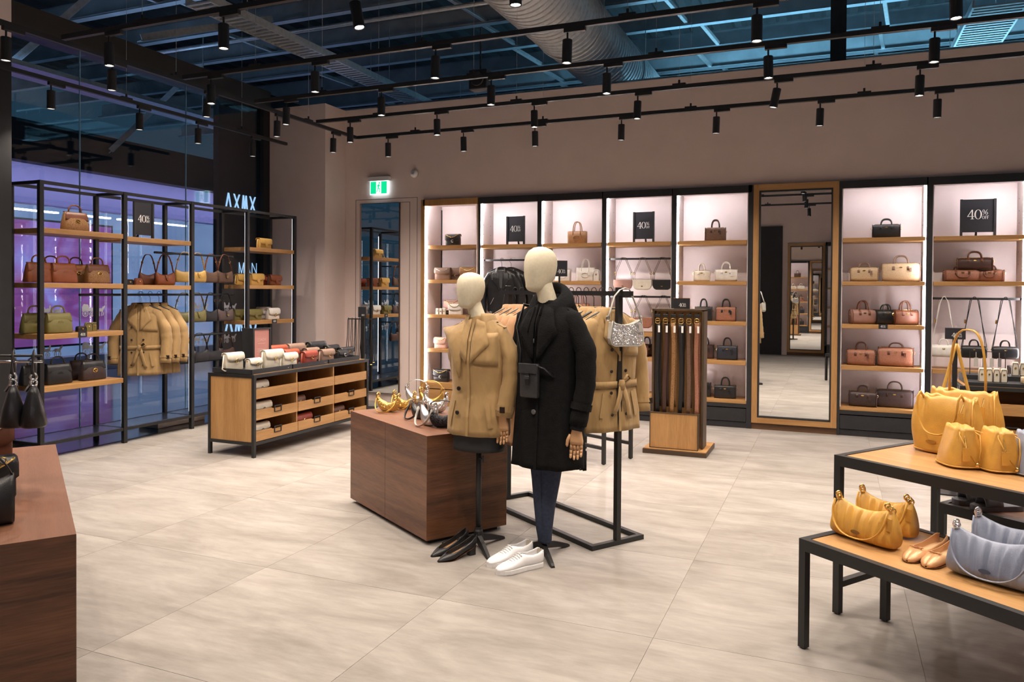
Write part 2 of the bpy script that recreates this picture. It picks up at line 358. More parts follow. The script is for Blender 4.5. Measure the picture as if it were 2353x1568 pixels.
struct('trim_6', MB().box(-13.5, -13.2, 4.0, 22, 0.0, 0.30), mat('pale_stone_sill', (0.32, 0.36, 0.45), 0.4))
scr = thing('display_screen', 'large purple and blue picture screen in the shop across the mall corridor', 'screen', (-13.9, 10.2, 0.45))
MB().box(-0.06, 0.0, -2.0, 1.35, 0, 2.45).build('screen_body', 'opp_dark', scr); MB().box(0.0, 0.01, -1.96, 1.31, 0.04, 2.41).build('picture', 'screen_pic', scr)
M['cool_bar'] = emis('cool_light_bar', (0.85, 0.93, 1.0), 9.0)
for k, y in enumerate((8.6, 9.75, 10.9, 12.0, 12.9)):
    o = MB().box(-0.04, 0.04, -0.45, 0.45, 0, 0.03).build('ceiling_light_bar', 'cool_bar'); o.location = (-13.75, y, 3.02)
    tag(o, 'white light bar on the ceiling of the shop across the corridor, %s from the pier' % ('first', 'second', 'third', 'fourth', 'fifth')[k], 'light', 'ceiling light bars across the corridor')
# black sign board outside the glass with thin lit lettering
bd = thing('sign_board', 'tall black sign board with thin blue-white lettering behind the glass', 'sign', (-8.03, 8.4, 0))
MB().box(-0.10, 0.0, 0.0, 1.9, 0, 4.6).build('board', 'black_fab', bd)
M['letter'] = emis('lit_letters', (0.42, 0.66, 1.0), 0.9)
def strokes(parent, segs, y0, z0, w, h, t, name):
    mb = MB()
    for ax, az, bx, bz in segs: mb.bar((0.006, y0 + ax * w, z0 + az * h), (0.006, y0 + bx * w, z0 + bz * h), 0.008, t)
    mb.build(name, 'letter', parent)
def LA(d=0.0): return [(0, 0, .5, 1), (.5, 1, 1, 0)]
def LXs(): return [(0, 1, 1, 0), (0, 0, 1, 1)]
LMs = [(0, 0, 0, 1), (0, 1, .5, 0), (.5, 0, 1, 1), (1, 1, 1, 0)]
def doubled(sg): return sg + [(a + .16, b, c + .16, d) for a, b, c, d in sg]
yy = 0.12
for sg in (LA(), LXs(), [(0, 0, .25, 1), (.25, 1, .5, 0), (.5, 0, .75, 1), (.75, 1, 1, 0)], LXs(), LA()):
    strokes(bd, doubled(sg), yy, 2.74, 0.11, 0.24, 0.007, 'letter'); yy += 0.165
yy = 0.40
for sg in (LMs, LA() + [(.32, 1.14, .36, 1.14), (.64, 1.14, .68, 1.14)], [(0, 0, 0, 1), (0, 1, 1, 0), (1, 0, 1, 1)], LA()):
    strokes(bd, sg, yy, 1.83, 0.095, 0.16, 0.006, 'letter'); yy += 0.135
yy = 0.12
for sg in (LA(), [(0, 0, .25, 1), (.25, 1, .5, 0), (.5, 0, .75, 1), (.75, 1, 1, 0)], LA(), LA()):
    strokes(bd, doubled(sg), yy, 0.98, 0.13, 0.22, 0.007, 'letter'); yy += 0.2

# ------------------------------------------------------------------ roof void: deck, purlins, duct, trays
rd = MB(); grid = []
for k in range(0, 150):
    x = -16 + k * 0.18; u = k % 2
    grid.append([(x, -3, 6.15 + 0.07 * u), (x, 24, 6.15 + 0.07 * u)]); grid.append([(x + 0.11, -3, 6.15 + 0.07 * u), (x + 0.11, 24, 6.15 + 0.07 * u)])
rd.sheet(grid, 0.02); struct('ceiling', rd, 'deck')
PY = [-1.4 + 1.2 * k for k in range(20)]
for k, y in enumerate(PY):
    mb = MB(); z = 5.62
    mb.box(-16, 10, y - 0.004, y + 0.004, z, z + 0.30); mb.box(-16, 10, y - 0.11, y + 0.004, z - 0.006, z + 0.006); mb.box(-16, 10, y - 0.004, y + 0.085, z + 0.294, z + 0.306)
    mb.box(-16, 10, y - 0.11, y - 0.104, z, z + 0.025)
    o = struct('trim_%d' % (20 + k), mb, 'purlin'); 
    # bridging struts to the next purlin
    if k < len(PY) - 1 and y > 2:
        for bx in (-12.2 + 0.5 * (k % 2), -8.6 - 0.4 * (k % 2), -5.0, -2.2 + 0.3 * (k % 2), 0.6, 3.4):
            b = MB(); b.bar((bx, y, z + 0.03), (bx + 0.12, y + 1.2, z + 0.03), 0.05, 0.01); b.bar((bx + 0.025, y, z + 0.055), (bx + 0.145, y + 1.2, z + 0.055), 0.006, 0.05)
            b.build('bridging_strut', 'galv', o)
# spiral duct
du = thing('air_duct', 'huge silver spiral-wound round air duct hanging under the roof', 'duct', (-3.18, 0, 5.05), R(0))
rings = []; n = 400
for k in range(n):
    y = 3.5 + (k // 4) * 0.112 + (0.0, 0.090, 0.095, 0.107)[k % 4]; r = 0.45 + (0.0, 0.0, 0.013, 0.013)[k % 4]
    rings.append([(r * math.cos(2 * math.pi * a / 40), y + 0.05 * math.cos(2 * math.pi * a / 40), r * math.sin(2 * math.pi * a / 40)) for a in range(40)])
MB().loft(rings).build('spiral_shell', 'galv', du, smooth=False)
for y in (7.1, 9.4, 11.7):
    MB().tube([(0.468 * math.cos(2 * math.pi * a / 32), y, 0.468 * math.sin(2 * math.pi * a / 32)) for a in range(32)], 0.012, 6, True).build('duct_strap', 'galv', du)
    [MB().bar((s * 0.47, y, 0), (s * 0.47, y, 1.1), 0.01).build('hanger_rod', 'galv', du) for s in (-1, 1)]
def ladder_tray(label, loc, length, wd, rz=0.0):
    t = thing('cable_tray', label, 'cable tray', loc, rz)
    for s in (-1, 1): MB().box(s * wd / 2 - 0.012, s * wd / 2 + 0.012, 0, length, 0, 0.09).build('side_rail', 'galv', t)
    for k in range(int(length / 0.1)):
        MB().box(-wd / 2 + 0.012, wd / 2 - 0.012, k * 0.1, k * 0.1 + 0.045, 0.0, 0.02).build('rung', 'galv', t) if k == 0 else None
    rung = [c for c in t.children if c.name.startswith('rung')][0]
    for k in range(1, int(length / 0.1)):
        c = rung.copy(); C.objects.link(c); c.parent = t; c.location = (0, k * 0.1, 0)
    for y in (0.6, length / 2, length - 0.6):
        [MB().bar((s * wd / 2, y, 0.05), (s * wd / 2, y, 0.9), 0.008).build('hanger_rod', 'galv', t) for s in (-1, 1)]
    return t
ladder_tray('long ladder cable tray running over the window display towards the rear wall', (-6.62, 6.6, 4.80), 7.5, 0.34)
ladder_tray('short wide cable tray high at the far end above the handbag wall', (1.75, 10.4, 4.95), 2.6, 0.55)
ladder_tray('broad cable tray running sideways over the rear wall', (2.3, 11.6, 5.25), 4.0, 0.5, R(-90))
def pipe(name, label, a, b, r, m='galv'):
    o = MB().tube([a, b], r, 10).build(name, m, smooth=False); return tag(o, label, 'pipe')
pipe('conduit_pipe', 'thin grey conduit pipe under the roof just above the rear wall', (-8, 10.9, 4.62), (6, 10.9, 4.62), 0.035)
pipe('sprinkler_pipe', 'grey sprinkler pipe crossing the roof void in front of the duct', (-12, 9.1, 5.35), (6, 9.1, 5.35), 0.03)
o = MB().box(-0.09, 0.09, -0.09, 0.09, 4.2, 6.1).build('steel_post', 'black_lam'); o.location = (0.02, 10.3, 0); tag(o, 'dark square steel post rising above the rear wall to the roof', 'post')
for k, (a, b) in enumerate((((-8.2, 7.2, 4.75), (-7.8, 9.2, 5.6)), ((-9.8, 6.4, 4.2), (-9.2, 7.4, 5.6)), ((-11.4, 9.4, 3.9), (-10.6, 10.6, 5.6)))):
    o = MB().bar(a, b, 0.09, 0.012).bar(Vector(a) + V(0.04, 0, 0.04), Vector(b) + V(0.04, 0, 0.04), 0.012, 0.09).build('brace', 'galv')
    tag(o, 'slanted steel angle brace under the roof %s' % ('beside the long cable tray', 'seen through the first glass pane', 'far out over the corridor')[k], 'brace')

# housings invented for the added fill lamps in roof void and over corridor
for nm_, lb_, cen, sz in (('fill_light_housing', 'long steel channel of an added fill uplight behind the top of the rear wall', (0.2, 12.62, 4.28), (9.1, 0.62, 0.06)), ('fill_light_housing', 'long steel channel of an added fill uplight over the corridor outside the glass', (-9.8, 6.0, 4.44), (0.62, 9.1, 0.06)),
                          ('fill_light_housing', 'long steel channel of an added fill uplight above the far side wall', (7.6, 5.0, 4.54), (0.82, 9.1, 0.06))):
    o = MB().cbox((0, 0, 0), sz).build(nm_, 'galv'); o.location = cen; tag(o, lb_, 'light')
    MB().bar((sz[0] * 0.4, sz[1] * 0.4, 0.03), (sz[0] * 0.4, sz[1] * 0.4, 1.3), 0.012).build('hanger_rod', 'galv', o); MB().bar((-sz[0] * 0.4, -sz[1] * 0.4, 0.03), (-sz[0] * 0.4, -sz[1] * 0.4, 1.3), 0.012).build('hanger_rod', 'galv', o)
# ------------------------------------------------------------------ light tracks and spot heads
ZT = 3.5
WARM = (1.0, 0.86, 0.73)
def track(label, a, b):
    t = thing('light_track', label, 'light track')
    MB().bar(a, b, 0.036, 0.036).build('track_rail', 'steel_black', t)
    a = Vector(a); b = Vector(b); L_ = (b - a).length; n = max(2, int(L_ / 1.6)); mb = MB(); cl = MB()
    for k in range(n):
        p = a + (b - a) * ((k + 0.5) / n)
        MB().tube([p + V(0, 0, 0.05), p + V(0, 0, 2.1)], 0.0018, 5).build('suspension_wire', 'galv', t)
        d = (b - a).normalized() * 0.06
        MB().bar(p - d + V(0, 0, 0.022), p + d + V(0, 0, 0.022), 0.04, 0.02).tube([p + V(0, 0, 0.03), p + V(0, 0, 0.065)], 0.01, 8).build('wire_clip', 'steel_black', t)
    return t
track('black light track nearest the rear wall, running the full width', (-5.5, 8.10, ZT), (6.0, 8.10, ZT))
track('black light track second from the rear wall', (-5.42, 7.17, ZT), (6.0, 7.17, ZT))
track('black light track third from the rear wall', (-5.42, 6.17, ZT), (6.0, 6.17, ZT))
track('black light track fourth from the rear wall', (-5.42, 5.24, ZT), (6.0, 5.24, ZT))
track('black light track fifth from the rear wall', (-5.42, 4.07, ZT), (6.0, 4.07, ZT))
track('black light track running lengthwise and joining the rear one at a corner', (-5.52, 0.5, ZT), (-5.52, 8.10, ZT))
track('short black light track hanging right over the window display', (-6.62, 3.2, ZT), (-6.62, 8.12, ZT))
track('black light track overhead just in front of the camera', (-5.42, 2.9, ZT), (6.0, 2.9, ZT))
track('black light track overhead beside the entrance', (-5.42, 1.2, ZT), (6.0, 1.2, ZT))

sp_body = MB().lathe([(0.0, -0.145), (0.030, -0.145), (0.033, -0.148), (0.0345, -0.15), (0.0345, 0.0), (0.031, 0.004), (0, 0.004)], seg=20)
def make_spot():
    t = thing('track_spotlight', 'x', 'spotlight', group='track spotlights')
    MB().cbox((0.055, 0, -0.032), (0.16, 0.034, 0.03)).build('adapter', 'steel_black', t, bevel=0.003)
    MB().tube([(0, 0, -0.04), (0, 0, -0.105)], 0.007, 8).build('stem', 'steel_black', t)
    h = MB().lathe([(0.0, -0.150), (0.028, -0.150), (0.029, -0.162), (0.0345, -0.165), (0.0355, -0.16), (0.0355, 0.0), (0.032, 0.004), (0, 0.004)], seg=20).build('lamp_head', 'steel_black', t, smooth=False)
    h.location = (0, 0, -0.10)
    MB().lathe([(0.0, -0.1515), (0.0275, -0.1515), (0.0275, -0.150), (0.0, -0.150)], seg=16).build('lamp_lens', 'lamp_glow', h)
    return t
proto_spot = make_spot(); first_spot = [True]
ROW = {'B': ('nearest the rear wall', 8.10), 'A': ('second from the rear wall', 7.17), 'C': ('third from the rear wall', 6.17), 'D': ('fourth from the rear wall', 5.24), 'E': ('fifth from the rear wall', 4.07), 'F': ('overhead in front of the camera', 2.9), 'G': ('overhead beside the entrance', 1.2)}
ORD = ('first', 'second', 'third', 'fourth', 'fifth', 'sixth', 'seventh', 'eighth', 'ninth', 'tenth', 'eleventh')
def spot(loc, aim, label, rz=0.0, energy=60, size=78, tilt=None):
    if first_spot[0]: o = proto_spot; first_spot[0] = False; o.location = loc; o.rotation_euler = (0, 0, rz)
    else: o = dup(proto_spot, loc, rz)
    o['label'] = label
    head = [c for c in o.children if c.name.startswith('lamp_head')][0]
    p = Vector(loc) + V(0, 0, -0.1)
    d = (Vector(aim) - p).normalized()
    head.matrix_parent_inverse = Matrix.Identity(4)
    q = (Matrix.Rotation(-rz, 3, 'Z') @ d).to_track_quat('-Z', 'Y'); head.rotation_mode = 'QUATERNION'; head.rotation_quaternion = q
    l = light('spot_beam', 'SPOT', p + d * 0.175, energy, WARM, spot_size=R(size + 38), spot_blend=1.0, shadow_soft_size=0.03)
    l.rotation_mode = 'QUATERNION'; l.rotation_quaternion = d.to_track_quat('-Z', 'Y')
    return o
TILT = {('A', 4): (-0.22, -0.0), ('D', 4): (0, 0), ('E', 2): (0.25, 0.0)}
EN = 66
for r_, xs in (('B', (-5.06, -4.03, -3.13, -2.13, -1.13, -0.14, 0.87, 1.95, 3.2)), ('A', (-4.97, -3.88, -2.78, -1.73, -0.48, 0.64, 1.8, 3.2)), ('C', (-5.03, -3.93, -2.80, -1.75, -0.48, 0.64, 1.8, 3.2)),
               ('D', (-5.1, -3.98, -2.85, -1.78, -0.48, 0.65, 1.8, 3.2)), ('E', (-4.94, -3.85, -2.79, -1.7, -0.5, 0.7, 1.9)), ('F', (-4.9, -3.8, -2.7, -1.6, -0.5, 0.7, 1.9)), ('G', (-4.4, -2.7, -0.5, 1.5))):
    nm, y = ROW[r_]
    for k, x in enumerate(xs):
        dx, dy = TILT.get((r_, k), (rnd.uniform(-0.04, 0.04), rnd.uniform(-0.03, 0.03)))
        if r_ == 'B': dy += 0.06
        spot((x, y, ZT), (x + dx * 3, y + dy * 3, 0), 'black cylinder spotlight, %s along the track %s' % (ORD[k], nm), energy=EN, size=92 if r_ == 'B' else 84)
for k, y in enumerate((3.7, 4.58, 5.62, 6.62, 7.62)):
    spot((-5.52, y, ZT), (-5.62, y + 0.02, 0), 'black cylinder spotlight, %s along the lengthwise track' % ORD[k], R(90), EN, 84)
for k, y in enumerate((4.85, 5.82, 6.61, 7.49)):
    spot((-6.62, y, ZT), (-6.66, y + 0.02, 0), 'black cylinder spotlight, %s along the short track over the window display' % ORD[k], R(90), 45, 80)
o = tag(MB().cbox((0, 0, 0), (0.22, 0.16, 0.22)).lathe([(0, -0.10), (0.08, -0.10), (0.08, -0.08), (0.0, -0.08)], seg=20, axis='Y').bar((0, 0, 0.1), (0, 0, 0.6), 0.02).build('ceiling_speaker', 'steel_black', bevel=0.01), 'small black box speaker hanging above the rear wall beside the duct', 'speaker'); o.location = (-3.72, 7.9, 3.98)
o = dup(o, (1.95, 8.7, 4.15), R(20), 'rounded black speaker hanging at the edge of the roof void above the handbag bays')

# exit sign and alarm on the rear wall
ex = thing('exit_sign', 'lit green running-man exit sign on the rear wall', 'exit sign', (-6.0, WY, 2.96))
MB().box(-0.175, 0.175, -0.07, 0, 0.195, 0.255).build('housing', 'white_plastic', ex, bevel=0.004)
M['exit_green'] = emis('exit_green', (0.0, 0.42, 0.17), 1.3); M['exit_white'] = emis('exit_white', (0.75, 0.95, 1.0), 2.2)
MB().box(-0.145, 0.145, -0.05, -0.035, 0.0, 0.195).build('lit_edge', 'exit_white', ex)
MB().box(-0.136, -0.042, -0.053, -0.05, 0.012, 0.187).box(0.042, 0.136, -0.053, -0.05, 0.012, 0.187).build('green_field', 'exit_green', ex)
mb = MB(); y = -0.054
mb.lathe([(0.0, -0.001), (0.013, -0.001), (0.013, 0.001), (0, 0.001)], (0.012, y, 0.165), 12, 'Y')
for a, b, t in (((0.006, 0.148), (-0.006, 0.10), 0.024), ((0.004, 0.14), (0.03, 0.118), 0.012), ((0.0, 0.138), (-0.028, 0.12), 0.012), ((-0.006, 0.10), (0.022, 0.075), 0.015), ((0.022, 0.075), (0.016, 0.03), 0.013), ((-0.008, 0.10), (-0.012, 0.062), 0.015), ((-0.012, 0.062), (-0.034, 0.04), 0.013)):
    mb.bar((a[0], y, a[1]), (b[0], y, b[1]), 0.002, t)
mb.build('running_figure', 'exit_green', ex)
al = thing('fire_alarm_sounder', 'small round white alarm sounder on the rear wall', 'alarm', (-5.44, WY, 3.235))
MB().lathe([(0.0, -0.05), (0.035, -0.05), (0.055, -0.03), (0.06, 0), (0, 0)], axis='Y', seg=20).build('base_plate', 'white_plastic', al, smooth=True)
MB().lathe([(0.0, -0.07), (0.012, -0.07), (0.018, -0.05), (0, -0.05)], (0.0, 0, -0.005), 12, 'Y').build('sounder_cap', 'galv', al)
# ================================================================== FURNITURE
FY = 9.354; BY = 9.80     # cabinet front plane and inner back
SH = (2.215, 1.73, 1.25, 0.785, 0.32)   # shelf surface heights
def glyph_sign(parent, w, cx, z, y=-0.004, name='print'):
    """the 40% OFF print as flat shapes: width w centred on cx, base line z, in the x-z plane facing -y"""
    mb = MB(); u = w / 2.05
    def q(pts): mb.prism([(cx + (px - 1.02) * u, z + pz * u) for px, pz in pts], y - 0.001, y)
    def ring(cx_, cz, rx, rz, tx, tz, n=18):
        o_ = [(cx_ + rx * math.cos(2 * math.pi * k / n), cz + rz * math.sin(2 * math.pi * k / n)) for k in range(n)]
        i_ = [(cx_ + (rx - tx) * math.cos(2 * math.pi * k / n), cz + (rz - tz) * math.sin(2 * math.pi * k / n)) for k in range(n)]
        for k in range(n): k2 = (k + 1) % n; q([o_[k], o_[k2], i_[k2], i_[k]])
    q([(0.0, 0.27), (0.06, 0.27), (0.46, 0.93), (0.46, 1.0), (0.42, 1.0)]); q([(0.0, 0.27), (0.66, 0.27), (0.66, 0.32), (0.03, 0.32)])
    q([(0.42, 0.04), (0.54, 0.04), (0.54, 1.0), (0.42, 1.0)]); q([(0.32, 0.0), (0.64, 0.0), (0.64, 0.04), (0.32, 0.04)])
    ring(1.02, 0.5, 0.35, 0.51, 0.13, 0.03)
    ring(1.52, 0.84, 0.11, 0.15, 0.045, 0.02, 12); ring(1.80, 0.60, 0.11, 0.15, 0.045, 0.02, 12); q([(1.46, 0.46), (1.50, 0.46), (1.88, 0.99), (1.84, 0.99)])
    ring(1.50, 0.17, 0.12, 0.17, 0.04, 0.02, 12)
    for fx in (1.67, 1.85):
        q([(fx, 0.0), (fx + 0.04, 0.0), (fx + 0.04, 0.34), (fx, 0.34)]); q([(fx, 0.31), (fx + 0.15, 0.31), (fx + 0.15, 0.34), (fx, 0.34)]); q([(fx, 0.16), (fx + 0.11, 0.16), (fx + 0.11, 0.19), (fx, 0.19)])
    return mb.build(name, 'paper', parent)
def easel_sign(label, loc, rz=0.0, w=0.235, h=0.40, lean=R(4)):
    t = thing('easel_sign', label, 'sign', loc, rz, 'black discount easel signs')
    for s in (-1, 1): MB().box(s * w / 2 - 0.011, s * w / 2 + 0.011, -0.012, 0.012, 0, h).build('upright', 'black_lam', t)
    MB().box(-w / 2 + 0.011, w / 2 - 0.011, -0.004, 0.008, 0.045, h - 0.003).build('board', 'sign_board', t)
    MB().bar((0, 0.012, h * 0.7), (0, 0.1, 0.006), 0.018).build('prop_leg', 'black_lam', t)
    glyph_sign(t, w * 0.66, 0, h * 0.46, -0.005)
    return t
M['sign_board'] = mat('sign_black', (0.014, 0.015, 0.02), 0.5, var=0.1)
M['tag_print'] = M['paper']
def shelf_tag(parent, x, y, z, rz=0.0):
    """black 40% tag hooked on a shelf edge (part of the shelf unit)"""
    o = MB().box(-0.045, 0.045, -0.006, 0.0, -0.045, 0.008).build('price_tag', 'sign_board', parent); o.location = (x, y, z); o.rotation_euler = (0, 0, rz)
    p = glyph_sign(o, 0.055, 0, -0.03, -0.0065, 'tag_print'); return o

def wall_bay(label, x0, x1, frame, shelves, rails=(), led='L', end_r=False, base=True, depth=0.42):
    t = thing('display_bay', label, 'display bay', ((x0 + x1) / 2, FY, 0), 0, 'wall display bays')
    hw = (x1 - x0) / 2; fw = 0.058 if frame == 'black_lam' else 0.06; top = 2.855; D = depth
    fm = frame
    MB().box(-hw, -hw + fw * (1 if frame != 'black_lam' else 0.5), 0, D, 0, top).build('side_panel', fm, t)
    MB().box(hw - (fw if end_r else fw * 0.5 if frame == 'black_lam' else 0.0012), hw, 0, D, 0, top).build('side_panel', fm, t)
    MB().box(-hw + fw * 0.5, hw - fw * 0.3, 0, 0.03, top - 0.085, top).build('top_rail', fm, t); MB().box(-hw + fw * 0.5, hw - fw * 0.3, 0.03, D, top - 0.035, top).build('top_panel', fm, t)
    xi0, xi1 = -hw + (fw if frame != 'black_lam' else fw * 0.5), hw - (fw if end_r else fw * 0.5)
    MB().box(xi0, xi1, D - 0.02, D, 0.0, top - 0.036).build('back_panel', 'white_pan', t)
    MB().box(xi0, xi0 + 0.012, 0.028, D - 0.02, 0.32, top - 0.05).build('liner', 'white_pan', t)
    MB().box(xi1 - 0.012, xi1, 0.028, D - 0.02, 0.32, top - 0.05).build('liner', 'white_pan', t)
    MB().box(xi0 + 0.012, xi1 - 0.012, 0.01, D - 0.02, top - 0.05, top - 0.036).build('soffit', 'white_pan', t)
    for i, z in enumerate(shelves):
        zz0 = z - 0.045
        if abs(z - 0.32) < 0.01: continue
        MB().box(xi0 + 0.013, xi1 - 0.013, 0.006 if frame == 'black_lam' else 0.035, D - 0.025, zz0, z).build('shelf', 'oak', t, bevel=0.002)
    bm = 'black_lam' if frame == 'black_lam' else 'oak'
    MB().box(xi0, xi1, 0.012, D - 0.02, 0.285, 0.32).build('bottom_shelf', 'oak', t)
    MB().box(xi0, xi1, 0.004, 0.03, 0.24, 0.284).build('base_rail', bm, t)
    MB().box(xi0 + 0.004, xi1 - 0.004, 0.0, 0.03, 0.075, 0.228).build('base_drawer', bm, t)
    MB().box(xi0, xi1, 0.01, 0.03, 0.0, 0.068).build('kickboard', bm, t)
    for z in rails:
        MB().box(xi0 + 0.012, xi1 - 0.012, 0.10, 0.113, z - 0.012, z + 0.012).build('hanging_rail', 'steel_black', t)
        for s in (xi0 + 0.016, xi1 - 0.028): MB().box(s, s + 0.012, 0.10, 0.32, z - 0.012, z + 0.012).build('rail_bracket', 'chrome', t)
    x = xi0 + 0.014 if led == 'L' else xi1 - 0.026
    MB().box(x, x + 0.009, 0.014, 0.026, 0.33, top - 0.09).build('led_strip', 'led', t)
    MB().box(xi0 + 0.03, xi1 - 0.03, 0.034, 0.044, top - 0.056, top - 0.051).build('led_strip', 'led', t)
    if frame == 'black_lam':
        pin = MB().lathe([(0.0, 0), (0.005, 0), (0.005, 0.002), (0, 0.002)], seg=8, axis='X').mesh('shelf_pin_hole'); pin.materials.append(M['reveal'])
        for zz in (2.62, 2.49, 2.36, 2.05, 1.92, 1.62):
            for yy in (0.075, 0.30):
                p = bpy.data.objects.new('shelf_pin_hole', pin); C.objects.link(p); p.parent = t; p.location = ((xi0 + 0.012) if led == 'L' else xi1 - 0.014, yy, zz)
    else:
        MB().box(xi0 + 0.012, xi0 + 0.022, D - 0.04, D - 0.02, 0.33, top - 0.1).build('slotted_upright', 'steel_black', t)
    return t
bay_w = wall_bay('oak-framed wall bay with five shelves at the far end of the display wall', -5.306, -4.42, 'oak_z', (2.222, 1.745, 1.262, 0.785, 0.32), depth=0.5)
bay_2 = wall_bay('black wall bay with a discount easel above hanging black leather jackets', -4.42, -3.543, 'black_lam', (2.215, 0.32), (2.01,))
bay_3 = wall_bay('black wall bay holding tan and white tote bags behind the tall mannequin', -3.543, -2.672, 'black_lam', SH)
bay_4 = wall_bay('black wall bay with two rails of hanging flap bags', -2.672, -1.794, 'black_lam', (2.215, 1.09, 0.785, 0.32), (2.01, 1.535))
bay_5 = wall_bay('black wall bay of satchels beside the tall framed mirror', -1.794, -0.873, 'black_lam', SH, end_r=True)
bay_6 = wall_bay('black wall bay of barrel bags on the other side of the framed mirror', 0.048, 0.947, 'black_lam', SH, led='R')
bay_7 = wall_bay('black wall bay with barrel bags above mini bags hung on long straps', 0.947, 1.86, 'black_lam', (2.215, 1.73, 0.785, 0.32), (1.547,), led='R')
shelf_tag(bay_5, -0.12, 0.004, 1.25); shelf_tag(bay_6, 0.01, 0.004, 1.25)
def framed_mirror(label, x0, x1, y, flip=False, h=2.855, name='framed_mirror'):
    t = thing(name, label, 'mirror', ((x0 + x1) / 2, y, 0), R(180) if flip else 0)
    hw = (x1 - x0) / 2; fw = 0.062
    for s in (-1, 1):
        a, b = sorted((s * hw, s * (hw - fw))); MB().box(a, b, -0.01, 0.06, 0.075, h - 0.0).build('frame_stile', 'oak_z', t)
        a, b = sorted((s * (hw - fw), s * (hw - fw - 0.018))); MB().box(a, b, 0.0, 0.04, 0.137, h - 0.07).build('inner_edge', 'black_lam', t)
    MB().box(-hw + fw, hw - fw, -0.01, 0.06, h - 0.07, h).build('frame_rail', 'oak', t); MB().box(-hw + fw, hw - fw, -0.01, 0.06, 0.075, 0.137).build('frame_rail', 'oak', t)
    MB().box(-hw + 0.08, hw - 0.08, 0.0, 0.04, h - 0.09, h - 0.07).build('inner_edge', 'black_lam', t); MB().box(-hw + 0.08, hw - 0.08, 0.0, 0.04, 0.137, 0.155).build('inner_edge', 'black_lam', t)
    MB().box(-hw + 0.08, hw - 0.08, 0.03, 0.04, 0.155, h - 0.09).build('mirror_glass', 'mirror', t)
    MB().box(-hw, hw, 0.01, 0.06, 0, 0.075).build('plinth', mat('dark_oak_plinth', (0.10, 0.048, 0.02), 0.5), t)
    return t
framed_mirror('tall oak-framed mirror standing between the black display bays', -0.872, 0.047, FY)
framed_mirror('oak-framed mirror on the opposite wall seen in the tall mirror', -1.09, -0.2, -2.06, True)
nm = thing('narrow_mirror', 'tall narrow frameless mirror on the plain wall below the exit sign', 'mirror', (-5.985, WY - 0.004, 0.12))
MB().box(-0.318, 0.318, -0.028, 0, 0, 2.72).build('backing', mat('dark_mirror_edge', (0.06, 0.03, 0.02), 0.5), nm); MB().box(-0.312, 0.312, -0.032, -0.0285, 0.006, 2.714).build('mirror_glass', 'mirror', nm)
# furniture on the opposite side that only the mirror shows
struct('trim_7', MB().box(-1.75, -1.22, -2.1, -2.02, 0, 3.3), 'black_fab')
def far_bay(label, x0, x1):
    t = thing('display_bay', label, 'display bay', ((x0 + x1) / 2, -2.06, 0), R(180), 'wall display bays'); hw = (x1 - x0) / 2
    MB().box(-hw, hw, 0.0, 0.03, 0.3, 2.77).build('back_panel', 'white_pan', t)
    for s in (-1, 1): a, b = sorted((s * hw, s * (hw - 0.05))); MB().box(a, b, -0.34, 0.03, 0, 2.855).build('side_panel', 'black_lam', t)
    MB().box(-hw, hw, -0.34, 0.03, 2.77, 2.855).build('top_rail', 'black_lam', t); MB().box(-hw, hw, -0.34, 0.03, 0, 0.3).build('base_drawer', 'black_lam', t)
    for z in SH[:4]: MB().box(-hw + 0.05, hw - 0.05, -0.33, 0.0, z - 0.045, z).build('shelf', 'oak', t)
    MB().box(-hw + 0.055, -hw + 0.067, -0.33, -0.316, 0.33, 2.74).build('led_strip', 'led', t)
far_bay('empty black wall bay beside the mirror on the opposite wall', -0.19, 0.72)
far_bay('second empty black wall bay on the opposite wall', 0.72, 1.63)

# ------------------------------------------------------------------ window display frame
PX, BX = -6.74, -7.15; PYs = (4.833, 5.738, 6.637, 7.533, 8.436); HT = 2.59
wu = thing('window_shelving', 'long open black steel shelving frame with oak shelves before the shop window', 'shelving', (0, 0, 0))
for y in PYs:
    MB().box(PX - 0.02, PX + 0.02, y - 0.02, y + 0.02, 0, HT).build('post', 'steel_black', wu)
    MB().box(BX - 0.02, BX + 0.02, y - 0.02, y + 0.02, 0.004, HT).build('post', 'steel_black', wu)
    MB().box(BX + 0.02, PX - 0.02, y - 0.012, y + 0.012, HT - 0.03, HT).build('top_crossbar', 'steel_black', wu)
    MB().box(BX + 0.02, PX - 0.02, y - 0.012, y + 0.012, 0.13, 0.16).build('low_crossbar', 'steel_black', wu)
for k in range(4):
    a, b = PYs[k] + 0.02, PYs[k + 1] - 0.02
    for x in (PX, BX):
        MB().box(x - 0.015, x + 0.015, a, b, HT - 0.03, HT).build('top_rail', 'steel_black', wu); MB().box(x - 0.015, x + 0.015, a, b, 0.13, 0.16).build('low_rail', 'steel_black', wu)
    MB().box(BX + 0.016, PX - 0.016, a - 0.015, b + 0.015, 0.145, 0.158).build('base_shelf', 'dark_tile', wu)
M['led_win'] = emis('cool_led_profile', (0.92, 0.93, 1.0), 2.2)
for y in PYs[1:]:
    MB().box(PX - 0.030, PX - 0.022, y - 0.012, y - 0.005, 0.2, HT - 0.04).build('led_profile', 'led_win', wu)
for y in PYs[:4]:
    MB().box(BX - 0.032, BX - 0.024, y + 0.012, y + 0.018, 0.2, HT - 0.08).build('led_profile', 'led_win', wu)
WS = {1: (2.155, 1.645, 1.165, 0.675), 2: (2.135, 1.635), 4: (2.125, 1.65, 1.20)}
for k, zs in WS.items():
    a, b = PYs[k - 1] + 0.022, PYs[k] - 0.022
    if k == 1: a -= 0.0
    for z in zs: MB().box(BX - 0.02, PX + 0.012, a, b, z - 0.048, z).build('shelf', 'oak_y', wu, bevel=0.002)
